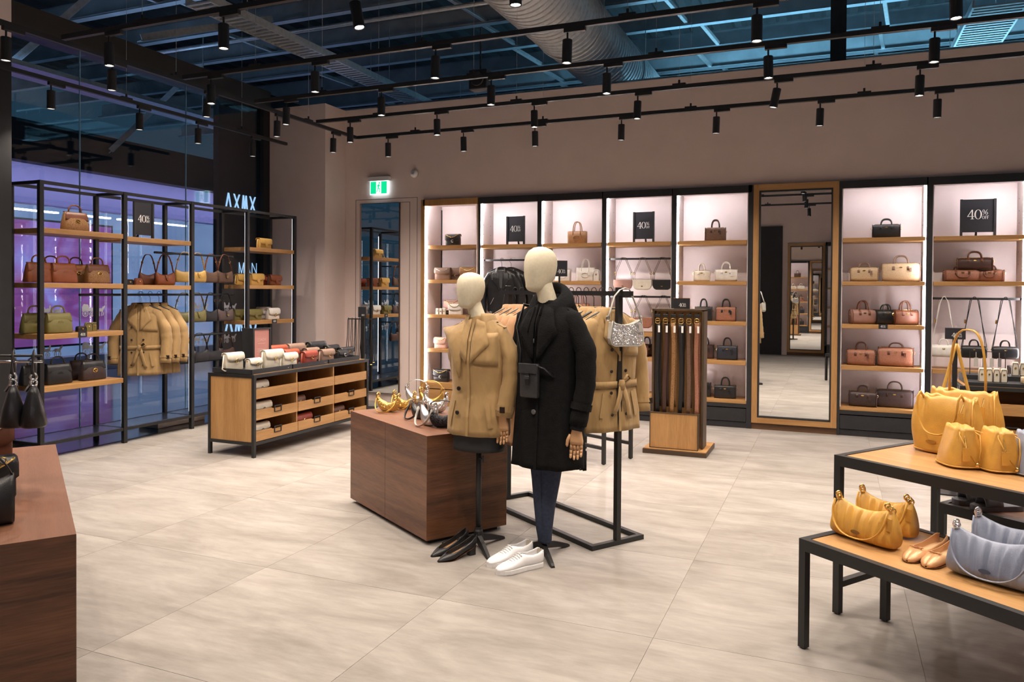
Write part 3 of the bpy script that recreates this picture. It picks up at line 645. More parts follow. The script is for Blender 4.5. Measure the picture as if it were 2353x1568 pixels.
# shelf brackets under the shelves
def rail(y0, y1, z, x=-6.95):
    MB().tube([(x, y0, z), (x, y1, z)], 0.013, 10).build('hanging_rail', 'steel_black', wu)
rail(PYs[2] + 0.02 - 0.35, PYs[3] - 0.02, 2.0); rail(PYs[1] - 0.35, PYs[3] - 0.02, 1.53); rail(PYs[2], PYs[3] - 0.02, 1.05)
for y, z in ((PYs[2], 2.0), (PYs[3] - 0.02, 2.0), (PYs[1], 1.53), (PYs[2], 1.53), (PYs[3] - 0.02, 1.53), (PYs[2], 1.05), (PYs[3] - 0.02, 1.05)):
    MB().bar((BX, y, z), (-6.94, y, z), 0.02).build('rail_arm', 'steel_black', wu)
shelf_tag(wu, PX + 0.013, 5.25, 1.165, R(90)); shelf_tag(wu, PX + 0.013, 8.02, 1.20, R(90))
# wordless carriage emblems on the glass; lower row models their reflection as emblems
M['decal'] = mat('white_glass_decal', (0.62, 0.64, 0.70), 0.7, var=0)
def carriage():
    mb = MB()
    def wheel(cx, cz, r):
        n = 14
        for k in range(n):
            a, b = 2 * math.pi * k / n, 2 * math.pi * (k + 1) / n
            mb.bar((cx + r * math.cos(a), 0, cz + r * math.sin(a)), (cx + r * math.cos(b), 0, cz + r * math.sin(b)), 0.002, 0.005)
        for k in range(4): a = math.pi * k / 4; mb.bar((cx - r * math.cos(a), 0, cz - r * math.sin(a)), (cx + r * math.cos(a), 0, cz + r * math.sin(a)), 0.002, 0.003)
    wheel(-0.07, 0.028, 0.026); wheel(-0.012, 0.022, 0.019)
    mb.prism([(-0.10, 0.045), (0.0, 0.045), (0.012, 0.062), (-0.005, 0.075), (-0.03, 0.068), (-0.045, 0.10), (-0.085, 0.105), (-0.1, 0.08)], -0.001, 0.001)
    mb.prism([(0.0, 0.062), (0.012, 0.062), (0.016, 0.095), (0.006, 0.10), (0.0, 0.085)], -0.001, 0.001)
    mb.prism([(0.045, 0.04), (0.095, 0.042), (0.103, 0.062), (0.118, 0.082), (0.112, 0.09), (0.094, 0.08), (0.085, 0.066), (0.05, 0.068), (0.04, 0.058)], -0.001, 0.001)
    for a, b in (((0.05, 0.045), (0.043, 0.022)), ((0.043, 0.022), (0.05, 0.002)), ((0.058, 0.045), (0.062, 0.002)), ((0.09, 0.045), (0.1, 0.026)), ((0.1, 0.026), (0.094, 0.006)), ((0.084, 0.045), (0.08, 0.002)), ((0.04, 0.06), (0.03, 0.04)), ((0.005, 0.05), (0.07, 0.056))):
        mb.bar((a[0], 0, a[1]), (b[0], 0, b[1]), 0.002, 0.006)
    me = mb.mesh('carriage_emblem'); me.materials.append(M['decal']); return me
cm_ = carriage()
for row, z, xx in ((0, 1.28, -7.62), (1, 0.86, -7.62)):
    k = 0
    for y in [5.05 + 0.52 * i for i in range(7)]:
        o = bpy.data.objects.new('carriage_emblem', cm_); C.objects.link(o); o.parent = win; o.location = (xx - 0.018, y, z); o.rotation_euler = (0, 0, R(90)); o.scale = (1.35, 1, 1.35)
# kick box below the display
kb = tag(MB().box(-7.35, -7.05, 6.45, 7.15, 0.004, 0.12).build('floor_socket_box', mat('brushed_steel_box', (0.55, 0.5, 0.46), 0.35, 0.6), bevel=0.006), 'low brushed steel box on the floor beneath the window shelving', 'box')

# ------------------------------------------------------------------ drawer counter (left) and its twin (right rear)
def counter(label, loc, rz, L_, Dp, Hh, cols, name='drawer_counter', rows=3):
    """front faces local -y, origin at front left foot"""
    t = thing(name, label, 'counter', loc, rz); p = 0.03
    for x in (0, L_ - p):
        for y in (0, Dp - p): MB().box(x, x + p, y, y + p, 0, Hh).build('leg', 'steel_black', t)
    for y in (0, Dp - p):
        MB().box(p, L_ - p, y, y + p, Hh - p, Hh).build('frame_bar', 'steel_black', t); MB().box(p, L_ - p, y, y + p, 0.115, 0.145).build('frame_bar', 'steel_black', t)
    for x in (0, L_ - p):
        MB().box(x, x + p, p, Dp - p, Hh - p, Hh).build('frame_bar', 'steel_black', t); MB().box(x, x + p, p, Dp - p, 0.115, 0.145).build('frame_bar', 'steel_black', t)
    MB().box(0.006, 0.024, p, Dp - p, 0.146, Hh - p - 0.001).build('end_panel', 'oak_z', t); MB().box(L_ - 0.024, L_ - 0.006, p, Dp - p, 0.146, Hh - p - 0.001).build('end_panel', 'oak_z', t)
    MB().box(p + 0.001, L_ - p - 0.001, p + 0.001, Dp - p - 0.001, Hh - 0.02, Hh + 0.004).build('counter_top', 'oak', t)
    MB().box(p, L_ - p, Dp - p - 0.012, Dp - p, 0.146, Hh - 0.03).build('back_panel', 'oak', t)
    cw = (L_ - 2 * p) / cols; rh = (Hh - p - 0.15) / rows
    for c in range(1, cols): MB().box(p + c * cw - 0.009, p + c * cw + 0.009, 0.022, Dp - 0.045, 0.15, Hh - 0.022).build('divider', 'oak_z', t)
    for c in range(cols):
        for r in range(rows):
            z = 0.15 + r * rh; x0, x1 = p + c * cw + 0.004, p + (c + 1) * cw - 0.004
            d = MB().box(x0 + 0.006, x1 - 0.006, 0.03, Dp - 0.06, z + 0.004, z + 0.016).build('drawer_tray', 'oak', t)
            poly = [(x0, z), (x1, z), (x1, z + rh * 0.47), (x0 + cw * 0.62, z + rh * 0.47), (x0 + cw * 0.60, z + rh * 0.42), (x0 + cw * 0.38, z + rh * 0.42), (x0 + cw * 0.36, z + rh * 0.47), (x0, z + rh * 0.47)]
            if r == rows - 1: poly = [(x0, z), (x1, z), (x1, z + rh * 0.47), (x0, z + rh * 0.47)]
            f = MB().prism(poly, 0.006, 0.022).build('drawer_front', 'oak', t)
            if r < rows - 1:
                cx = (x0 + x1) / 2; cz = z + rh * 0.40; h = MB()
                h.box(cx - 0.052, cx + 0.052, -0.002, 0.006, cz - 0.034, cz - 0.027); h.box(cx - 0.052, cx + 0.052, -0.002, 0.006, cz + 0.02, cz + 0.031); h.box(cx - 0.052, cx - 0.044, -0.002, 0.006, cz - 0.027, cz + 0.02); h.box(cx + 0.044, cx + 0.052, -0.002, 0.006, cz - 0.027, cz + 0.02)
                h.build('label_holder', 'steel_black', f)
    return t
# front faces +x: local x -> world +y, local -y -> world +x
counter('oak and black steel drawer counter with three columns of open drawers', (-5.03, 5.715, 0), R(90), 1.93, 0.565, 0.785, 3)
def tray(label, loc, rz, w, d, h=0.045):
    t = thing('display_tray', label, 'tray', loc, rz, 'black display trays on the drawer counter')
    MB().box(-w / 2, w / 2, -d / 2, d / 2, 0, 0.012).build('tray_base', 'black_lam', t)
    for s in (-1, 1):
        MB().box(-w / 2, w / 2, s * d / 2 - 0.004, s * d / 2 + 0.004, 0.0, h).build('tray_wall', 'black_lam', t); MB().box(s * w / 2 - 0.004, s * w / 2 + 0.004, -d / 2 + 0.004, d / 2 - 0.004, 0.0, h).build('tray_wall', 'black_lam', t)
for k, (y, l_) in enumerate(((6.02, 'under the cream flap bags'), (6.62, 'under the orange and taupe bags'), (7.22, 'under the black bags'))):
    tray('shallow black display tray on the drawer counter ' + l_, (-5.31, y, 0.79), R(90), 0.58, 0.48)
counter('oak and black drawer counter beside the rear display bays', (1.02, 7.62, 0), R(0), 1.5, 0.6, 0.80, 2, rows=3)

# ------------------------------------------------------------------ walnut plinths
def plinth(label, loc, ang, L_, Wd, h, split=True):
    """origin at the near corner; length runs along local +x, depth along local +y"""
    t = thing('walnut_plinth', label, 'plinth', loc, ang)
    k = 0.045
    MB().box(k, L_ - k, k, Wd - k, 0, 0.03).build('recessed_base', 'black_lam', t)
    s0 = L_ / 2 - 0.0015
    MB().box(0, L_ / 2 - 0.0015, 0, Wd, 0.03, h - 0.001).build('body_panel', 'walnut', t); MB().box(L_ / 2 + 0.0015, L_, 0, Wd, 0.03, h - 0.001).build('body_panel', 'walnut', t)
    MB().box(0, L_ + 0.0, 0, Wd, h - 0.001, h).build('top_panel', 'walnut_top', t)
    MB().box(L_, L_ + 0.001, 0, Wd, 0.03, h).build('end_panel', 'walnut_y', t)
    return t
A1 = math.atan2(4.84 - 4.197, -3.34 + 2.331)
plinth('low walnut plinth carrying small sparkling bags behind the shorter mannequin', (-3.34, 4.84, 0), A1 - math.pi, 1.197, 0.605, 0.688)
pl2 = thing('walnut_plinth', 'large walnut plinth cut off by the picture edge with black leather bags on it', 'plinth', (-2.57, 1.98, 0), R(145.5))
MB().box(0.05, 1.9, 0.05, 0.75, 0, 0.03).build('recessed_base', 'black_lam', pl2); MB().box(0, 1.93, 0, 0.8, 0.03, 0.689).build('body_panel', 'walnut_y', pl2); MB().box(0, 1.93, 0, 0.8, 0.689, 0.69).build('top_panel', 'walnut_top', pl2)

# ------------------------------------------------------------------ steel tables with oak tops
def table(label, loc, ang, L_, D_, H_, top='oak', leg=0.034, apron=0.052, stretch=None, name='display_table'):
    t = thing(name, label, 'table', loc, ang, 'steel framed display tables'); p = leg
    for x in (0, L_ - p):
        for y in (0, D_ - p):
            MB().box(x, x + p, y, y + p, 0.006, H_).build('leg', 'steel_black', t); MB().lathe([(0.0, 0), (0.012, 0), (0.012, 0.006), (0, 0.006)], (x + p / 2, y + p / 2, 0), 10).build('foot', 'steel_black', t)
    for y in (0, D_ - p): MB().box(p, L_ - p, y, y + p, H_ - apron, H_).build('apron', 'steel_black', t)
    for x in (0, L_ - p): MB().box(x, x + p, p, D_ - p, H_ - apron, H_).build('apron', 'steel_black', t)
    MB().box(p, L_ - p, p, D_ - p, H_ - 0.03, H_ - 0.004).build('table_top', top, t)
    if stretch:
        for x in (0, L_ - p): MB().box(x, x + p, p, D_ - p, stretch - 0.015, stretch + 0.015).build('stretcher', 'steel_black', t)
    return t
TA = R(-36.3)
table('tall black steel display table with oak top carrying yellow gathered totes', (0.012, 4.133, 0), R(-35.4), 1.9, 0.90, 0.794, stretch=0.15)
table('low black steel bench table with oak top carrying ruched bags and flats', (-0.131, 3.672, 0), R(-37.5), 1.7, 0.62, 0.495)
table('small oak-topped steel table behind the garment rack', (-1.93, 6.81, 0), R(65), 0.42, 0.62, 0.78, stretch=0.15, leg=0.03)
mt = table('low black steel table with dark walnut top nested behind the tall table', (0.527, 4.62, 0), R(-35.4), 1.3, 0.42, 0.49, top='walnut_top', leg=0.03)

# ------------------------------------------------------------------ garment rack
RA = math.atan2(0.684, -1.035)
rk = thing('garment_rack', 'tall black steel garment rack behind the mannequins holding tan trench coats', 'garment rack', (-1.245, 4.709, 0), RA)
MB().box(-0.017, 0.017, -0.215, 0.215, 0, 0.03).build('base_bar', 'steel_black', rk); MB().box(1.233, 1.267, -0.215, 0.215, 0, 0.03).build('base_bar', 'steel_black', rk)
for s in (-1, 1): a, b = sorted((s * 0.215, s * 0.181)); MB().box(0.017, 1.233, a, b, 0, 0.03).build('base_bar', 'steel_black', rk)
for x in (0, 1.25): MB().box(x - 0.017, x + 0.017, -0.017, 0.017, 0.03, 1.625).build('post', 'steel_black', rk)
MB().box(-0.11, 1.36, -0.02, 0.02, 1.572, 1.602).build('hanging_bar', 'steel_black', rk)
# ================================================================== BAG BUILDERS (local front = -y, base at z = 0)
def leather(name, col, rough=0.42): return mat(name, col, rough, var=0.10, scale=14, bump=0.12, bscale=220, coat=0.0)
M['lt_tan'] = leather('tan_leather', (0.33, 0.115, 0.035)); M['lt_rust'] = leather('rust_brown_leather', (0.22, 0.058, 0.018)); M['lt_brown'] = leather('brown_leather', (0.145, 0.048, 0.022)); M['lt_dkbrown'] = leather('dark_brown_leather', (0.055, 0.024, 0.018))
M['lt_green'] = leather('olive_leather', (0.165, 0.145, 0.045)); M['lt_black'] = leather('black_leather', (0.013, 0.013, 0.015), 0.36); M['lt_yellow'] = leather('butter_yellow_leather', (0.62, 0.38, 0.10)); M['lt_mustard'] = leather('mustard_leather', (0.56, 0.30, 0.055), 0.4)
M['lt_cream'] = leather('cream_leather', (0.66, 0.60, 0.50)); M['lt_white'] = leather('white_leather', (0.76, 0.73, 0.69)); M['lt_orange'] = leather('orange_red_leather', (0.34, 0.052, 0.018)); M['lt_red'] = leather('brick_red_leather', (0.27, 0.04, 0.022)); M['lt_taupe'] = leather('taupe_leather', (0.235, 0.145, 0.105)); M['lt_pink'] = leather('blush_leather', (0.62, 0.40, 0.32)); M['lt_rose'] = leather('dusty_rose_leather', (0.30, 0.165, 0.135))
M['lt_blue'] = leather('powder_blue_leather', (0.24, 0.27, 0.36), 0.4); M['lt_navy'] = leather('ink_leather', (0.022, 0.026, 0.04)); M['lt_choc'] = leather('chocolate_leather', (0.10, 0.035, 0.018)); M['lt_camel'] = leather('camel_leather', (0.40, 0.21, 0.095))
M['sig_tan'] = canvas('tan_signature_canvas', (0.36, 0.20, 0.085), (0.20, 0.09, 0.03)); M['sig_brown'] = canvas('brown_signature_canvas', (0.17, 0.095, 0.06), (0.10, 0.05, 0.03)); M['sig_dark'] = canvas('dark_signature_canvas', (0.052, 0.03, 0.03), (0.028, 0.016, 0.016)); M['sig_cream'] = canvas('cream_signature_canvas', (0.62, 0.48, 0.32), (0.50, 0.36, 0.22)); M['sig_pink'] = canvas('rosy_signature_canvas', (0.36, 0.165, 0.11), (0.26, 0.10, 0.06)); M['sig_mauve'] = canvas('mauve_signature_canvas', (0.13, 0.085, 0.08), (0.07, 0.045, 0.045))
M['gl_gold'] = glitter('gold_glitter', (0.72, 0.48, 0.14)); M['gl_silver'] = glitter('silver_glitter', (0.70, 0.70, 0.72)); M['mt_gold'] = mat('gold_leather', (0.66, 0.42, 0.10), 0.28, 0.8, var=0.05); M['mt_silver'] = mat('silver_leather', (0.58, 0.58, 0.60), 0.28, 0.85, var=0.05); M['grey_strap'] = leather('pale_grey_leather', (0.50, 0.48, 0.44)); M['gl_black'] = glitter('black_glitter', (0.03, 0.03, 0.035), 0.4)

def sgn(v, p): return math.copysign(abs(v) ** p, v)
def rring(a, b, z, n=20, p=0.55, cy=0.0, cx=0.0):
    return [(cx + a * sgn(math.cos(2 * math.pi * k / n), p), cy + b * sgn(math.sin(2 * math.pi * k / n), p), z) for k in range(n)]
def pod(w, top, bot, th, nx=14, ns=16, p=0.7, pleat=None):
    """body lofted along x: u in -1..1 -> top z, bottom z, half thickness"""
    rings = []
    for i in range(nx + 1):
        u = -1 + 2 * i / nx; zt, zb, t = top(u), bot(u), th(u); mz, hz = (zt + zb) / 2, (zt - zb) / 2; ring = []
        for k in range(ns):
            a = 2 * math.pi * k / ns; c, s_ = math.cos(a), math.sin(a); y = t * sgn(c, p); z = mz + hz * sgn(s_, p)
            if pleat: y += pleat(u, (z - zb) / max(zt - zb, 1e-6)) * (1 if y >= 0 else -1)
            ring.append((u * w / 2, y, z))
        rings.append(ring)
    return MB().loft(rings)
def arch(x0, x1, z0, z1, n=12, y=0.0, p=1.0, lean=0.0):
    q = []
    for k in range(n + 1):
        a = math.pi * k / n; c = sgn(math.cos(a), p); s_ = math.sin(a) ** p
        q.append(((x0 + x1) / 2 - c * (x1 - x0) / 2, y + lean * s_, z0 + (z1 - z0) * s_))
    return q
def oval(mb, cx, cy, cz, rx, rz, t=0.006, n=16):
    return mb.prism([(cx + rx * math.cos(2 * math.pi * k / n), cz + rz * math.sin(2 * math.pi * k / n)) for k in range(n)], cy - t, cy)
def lock(parent, cx, cy, cz, r, m='gold'):
    """turn lock: pierced oval plate"""
    mb = MB(); mb.tube([(cx + r * math.cos(2 * math.pi * k / 14), cy - 0.004, cz + r * 0.72 * math.sin(2 * math.pi * k / 14)) for k in range(14)], r * 0.2, 6, True)
    mb.tube([(cx - r * 0.6, cy - 0.005, cz + r * 0.25), (cx, cy - 0.007, cz), (cx + r * 0.6, cy - 0.005, cz - r * 0.25)], r * 0.2, 6)
    return mb.build('turn_lock', m, parent, smooth=True)
def satchel(label, loc, rz, body='lt_rust', flap=None, hand=None, plate='gold', w=0.27, h=0.185, d=0.115, hh=0.075, group=None, tabr=0.03):
    t = thing('top_handle_bag', label, 'handbag', loc, rz, group); flap = flap or body; hand = hand or flap
    rings = []
    for z, kw, kd in ((0.004, 0.96, 0.93), (0.012, 1.0, 1.0), (h * 0.5, 0.965, 0.78), (h * 0.88, 0.90, 0.42), (h, 0.87, 0.22)): rings.append(rring(w / 2 * kw, d / 2 * kd, z, 24, 0.42))
    MB().loft(rings).build('body', body, t, smooth=True)
    g = []
    for i in range(13):
        u = -1 + 2 * i / 12; x = u * w / 2 * 0.885; drop = 0.42 * h + (0.10 * h if abs(u) < 0.28 else 0.0)
        row = [(x, d * 0.10, h + 0.001), (x, 0.0, h + 0.005), (x * 1.0, -d * 0.115, h + 0.001)]
        for f in (0.35, 0.7, 1.0):
            zz = h - drop * f; row.append((x * (1 + 0.05 * f), -(d / 2) * (0.24 + 0.56 * (1 - zz / h)) - 0.006, zz))
        g.append(row)
    MB().sheet(g, -0.004).build('flap', flap, t, smooth=True)
    zz = h * 0.53; yy = -(d / 2) * (0.24 + 0.56 * (1 - zz / h)) - 0.012
    if plate in ('gold', 'silver'): lock(t, 0, yy, zz, 0.024, plate)
    else: oval(MB(), 0, yy + 0.003, zz - 0.004, tabr, tabr * 0.85, 0.006).build('lock_tab', plate, t)
    MB().tube(arch(-w * 0.25, w * 0.25, h + 0.01, h + hh, 14, 0, 0.8), 0.0075, 8).build('handle', hand, t, smooth=True)
    for s in (-1, 1): MB().tube([(s * w * 0.25 + 0.012 * math.cos(a * math.pi / 4), 0, h + 0.008 + 0.010 * math.sin(a * math.pi / 4)) for a in range(8)], 0.003, 6, True).build('handle_ring', 'gold', t)
    return t
def flap_bag(label, loc, rz, body='lt_cream', w=0.21, h=0.14, d=0.075, flap=None, clasp='gold', chain=None, strap=None, group=None, drop=0.6, tab=False, side=1, name='flap_bag'):
    t = thing(name, label, 'handbag', loc, rz, group); flap = flap or body
    MB().loft([rring(w / 2 * kw, d / 2 * kd, z, 20, 0.35) for z, kw, kd in ((0, 0.97, 0.92), (0.008, 1, 1), (h * 0.5, 1.0, 0.98), (h * 0.96, 0.97, 0.82), (h, 0.95, 0.7))]).build('body', body, t, smooth=True)
    g = []
    for i in range(11):
        u = -1 + 2 * i / 10; x = u * w / 2 * 1.005; r_ = (abs(u) ** 4) * 0.14 * h; dr = drop * h - r_
        g.append([(x, d / 2 * 0.9, h * 0.86), (x, d / 2 * 0.72, h + 0.004), (x, 0, h + 0.009), (x, -d / 2 * 0.75, h + 0.004), (x, -d / 2 - 0.003, h * 0.88), (x, -d / 2 - 0.005, h - dr * 0.7), (x, -d / 2 - 0.005, h - dr)])
    MB().sheet(g, -0.004).build('flap', flap, t, smooth=True)
    zc = h - drop * h
    if tab: MB().prism([(-0.025, zc + 0.03), (0.025, zc + 0.03), (0.022, zc - 0.012), (0.012, zc - 0.02), (-0.012, zc - 0.02), (-0.022, zc - 0.012)], -d / 2 - 0.012, -d / 2 - 0.007).build('clasp_tab', flap, t)
    elif clasp:
        MB().tube([(0.012 + 0.017 * math.cos(a), -d / 2 - 0.012, zc + 0.004 + 0.017 * math.sin(a)) for a in [0.7 + 4.9 * k / 12 for k in range(13)]], 0.0045, 7).build('clasp', clasp, t, smooth=True)
    if chain: MB().tube([(-w * 0.46, 0, h * 0.9)] + [(w * (-0.42 + 0.84 * k / 10), -d / 2 - 0.014 + 0.006 * abs(k - 5) / 5, h * 1.02 - 0.028 * math.sin(math.pi * k / 10) * 1.4) for k in range(11)] + [(w * 0.46, 0, h * 0.9)], 0.0045, 6).build('chain_strap', chain, t, smooth=True)
    if strap:
        s = -side; MB().tube([(s * w * 0.5, 0, h * 0.92), (s * (w * 0.5 + 0.012), -0.01, h * 0.93), (s * (w * 0.5 + 0.03), -0.02, h * 0.55), (s * (w * 0.5 + 0.05), -0.03, h * 0.15), (s * (w * 0.5 + 0.03), -0.045, 0.006), (s * w * 0.35, -d / 2 - 0.03, 0.006)], 0.0065, 6, flat=0.5).build('strap', strap, t, smooth=True)
    for s in (-1, 1): MB().tube([(s * (w / 2 + 0.004), 0.009 * math.cos(a * math.pi / 3), h * 0.88 + 0.009 * math.sin(a * math.pi / 3)) for a in range(6)], 0.0025, 5, True).build('strap_ring', 'gold', t)
    return t
def barrel(label, loc, rz, body='sig_tan', hand='lt_brown', w=0.29, h=0.185, d=0.15, hh=0.085, metal='gold', group=None, tilt=0.0, roundness=0.62, droop=False, tagm=None):
    t = thing('barrel_bag', label, 'handbag', loc, rz, group)
    if tilt: t.rotation_euler = (tilt, 0, rz)
    e = lambda u: 1 - 0.06 * abs(u) ** 8
    pod(w, lambda u: h * e(u), lambda u: h * (1 - e(u)), lambda u: d / 2 * e(u), 16, 24, roundness).build('body', body, t, smooth=True)
    pp = roundness
    for s in (-1, 1):
        MB().tube([(s * w / 2 * 0.985, d / 2 * 1.0 * sgn(math.cos(2 * math.pi * k / 24), pp), h / 2 + h / 2 * 1.0 * sgn(math.sin(2 * math.pi * k / 24), pp)) for k in range(24)], 0.0035, 6, True).build('end_piping', hand, t, smooth=True)
        MB().tube([(s * (w / 2 + 0.003 + 0.01 * math.sin(a * math.pi / 4)), 0.0, h * 0.70 + 0.012 * math.cos(a * math.pi / 4)) for a in range(8)], 0.003, 6, True).build('side_ring', metal, t)
    MB().bar((-w * 0.42, 0, h + 0.0015), (w * 0.42, 0, h + 0.0015), 0.012, 0.003).build('zip', metal if metal == 'gold' else hand, t)
    for s, nm in ((-1, 'handle'), (1, 'handle')):
        yb = s * d * 0.34; zb = h * 0.88
        if droop and s < 0: pts = arch(-w * 0.20, w * 0.20, h * 0.80, h * 0.80 - hh, 12, -d / 2 - 0.012, 0.75)
        else: pts = arch(-w * 0.19, w * 0.19, h * 0.93, h + hh * (1.0 if s < 0 else 0.93), 14, yb * 0.8, 0.75, lean=-yb * 0.35)
        MB().tube(pts, 0.0075, 8).build('handle', hand, t, smooth=True)
        for q in (-1, 1):
            MB().loft([rring(0.013, 0.0035, z_, 10, 0.7, cy=y_, cx=q * w * 0.19) for z_, y_ in ((h * 0.62, s * d * 0.505), (h * 0.78, s * d * 0.495), (h * 0.95, s * d * 0.36))]).build('handle_tab', hand, t, smooth=True)
    oval(MB(), 0, -d * 0.485, h * 0.76, 0.016, 0.007, 0.005).build('logo_plate', metal, t)
    if tagm: MB().box(-0.011, 0.011, -0.003, 0.003, -0.045, 0).build('hang_tag', tagm, t).location = (w * 0.25, -d * 0.52 - 0.008, h * 0.74)
    return t
def hobo(label, loc, rz, body='lt_brown', strap=None, w=0.25, h=0.15, d=0.07, sh=0.20, dip=0.028, tab=None, lockm=None, group=None, metal='gold', swidth=0.011, top_in=0.80, name='shoulder_bag', narrow=0.55, sy=0.0):
    """loop-strap shoulder bag; the strap rises to sh above the body"""
    t = thing(name, label, 'handbag', loc, rz, group); strap = strap or body
    fx = lambda u: h - dip * (1 - min(1, abs(u) / 0.92) ** 2)
    MB().loft([[(u * w / 2 * (1 if abs(z) < 2 else 1), y, z) for (y, z) in ring] for u, ring in [(-1 + 2 * i / 16, [((d / 2 * (1 - 0.22 * abs(-1 + 2 * i / 16) ** 4)) * sgn(math.cos(2 * math.pi * k / 18), 0.8) * (1.0 - 0.5 * max(0.0, math.sin(2 * math.pi * k / 18))), (h * 0.02 * abs(-1 + 2 * i / 16) ** 6 + (fx(-1 + 2 * i / 16)) * (0.5 + 0.5 * sgn(math.sin(2 * math.pi * k / 18), 0.6)))) for k in range(18)]) for i in range(17)]]).build('body', body, t, smooth=True)
    q = arch(-w / 2 * 0.97, w / 2 * 0.97, h - 0.006, h + sh, 18, sy * 0, narrow)
    # taper the loop towards its apex
    q2 = []
    for (x, y, z) in q:
        f = (z - h) / sh if z > h else 0; q2.append((x * (1 - 0.45 * f), sy * f, z))
    MB().tube(q2, swidth, 8, flat=0.35).build('strap', strap, t, smooth=True)
    for s in (-1, 1):
        p = q2[2] if s < 0 else q2[-3]; MB().tube([(p[0] + 0.012 * math.cos(a * math.pi / 4), p[1], p[2] + 0.014 * math.sin(a * math.pi / 4)) for a in range(8)], 0.0035, 6, True).build('strap_buckle', metal, t)
    if tab: MB().loft([rring(a, 0.003, z, 10, 0.8, cy=y) for a, z, y in ((0.006, h * 0.36, -d / 2 - 0.004), (0.02, h * 0.46, -d / 2 - 0.004), (0.018, h * 0.62, -d / 2 - 0.002), (0.013, h - dip + 0.002, -d * 0.28))]).build('front_tab', tab, t, smooth=True)
    if lockm: oval(MB(), 0, -d / 2 - 0.006, h * 0.5, 0.017, 0.017, 0.006).build('lock_plate', lockm, t)
    return t
def cradle(label, loc, rz, body, w=0.19, h=0.12, d=0.06, strap='mt_gold', sweep=0.075, metal='gold', group=None, lie=True, apex=0.0):
    """small crescent bag whose short strap falls in front of it"""
    t = thing('crescent_bag', label, 'handbag', loc, rz, group); dip = h * 0.42
    tz = lambda u: h - dip * (1 - min(1, abs(u)) ** 1.8); 
    pod(w, tz, lambda u: h * 0.55 * abs(u) ** 4.5, lambda u: d / 2 * (1 - 0.55 * abs(u) ** 3), 18, 16, 0.8).build('body', body, t, smooth=True)
    for s in (-1, 1):
        MB().tube([(s * w * 0.47 + 0.013 * math.cos(a * math.pi / 5), 0, h + 0.012 + 0.013 * math.sin(a * math.pi / 5)) for a in range(10)], 0.0042, 6, True).build('strap_ring', metal, t)
        MB().tube([(s * w * 0.47, -0.006, h + 0.02), (s * w * 0.48, -0.022, h + 0.012), (s * w * 0.46, -0.03, h - 0.015)], 0.006, 6).build('clip', metal, t)
    n = 16; pts = []
    for k in range(n + 1):
        a = math.pi * k / n; pts.append((-w * 0.46 * math.cos(a), -0.03 - sweep * math.sin(a), max(0.008, h - 0.015 - (h - 0.02) * math.sin(a) ** 0.8)))
    if not lie: pts = [(-w * 0.46 * math.cos(math.pi * k / n), 0, h + 0.015 + apex * math.sin(math.pi * k / n)) for k in range(n + 1)]
    MB().tube(pts, 0.009, 8, flat=0.4).build('strap', strap, t, smooth=True)
    return t
def tote(label, loc, rz, body='lt_tan', w=0.24, h=0.165, d=0.10, hh=0.12, emblem=None, group=None, hand=None, metal='gold'):
    t = thing('tote_bag', label, 'handbag', loc, rz, group); hand = hand or body
    MB().loft([rring(w / 2 * kw, d / 2 * kd, z, 20, 0.3) for z, kw, kd in ((0, 0.96, 0.9), (0.01, 0.98, 1.0), (h * 0.6, 1.0, 0.92), (h, 1.0, 0.78))]).build('body', body, t, smooth=True)
    MB().loft([rring(w / 2 * 0.93, d / 2 * 0.62, z, 20, 0.3) for z in (h + 0.0005, h + 0.0025)]).build('opening', 'lt_dkbrown', t)
    for s in (-1, 1):
        MB().tube(arch(-w * 0.2, w * 0.2, h * 0.72, h + hh, 14, s * d * 0.42, 0.7, lean=-s * d * 0.15), 0.006, 8).build('handle', hand, t, smooth=True)
    if emblem:
        MB().tube([(-0.0 + 0.045 * math.cos(a), -d / 2 * 0.93 - 0.006, h * 0.45 + 0.03 * math.sin(a)) for a in [0.6 + 5.0 * k / 14 for k in range(15)]], 0.0055, 7).build('emblem', emblem, t, smooth=True)
    MB().box(-0.010, 0.010, -0.003, 0.003, -0.05, 0).build('hang_tag', hand, t).location = (w * 0.22, -d / 2 - 0.006, h * 0.72)
    return t
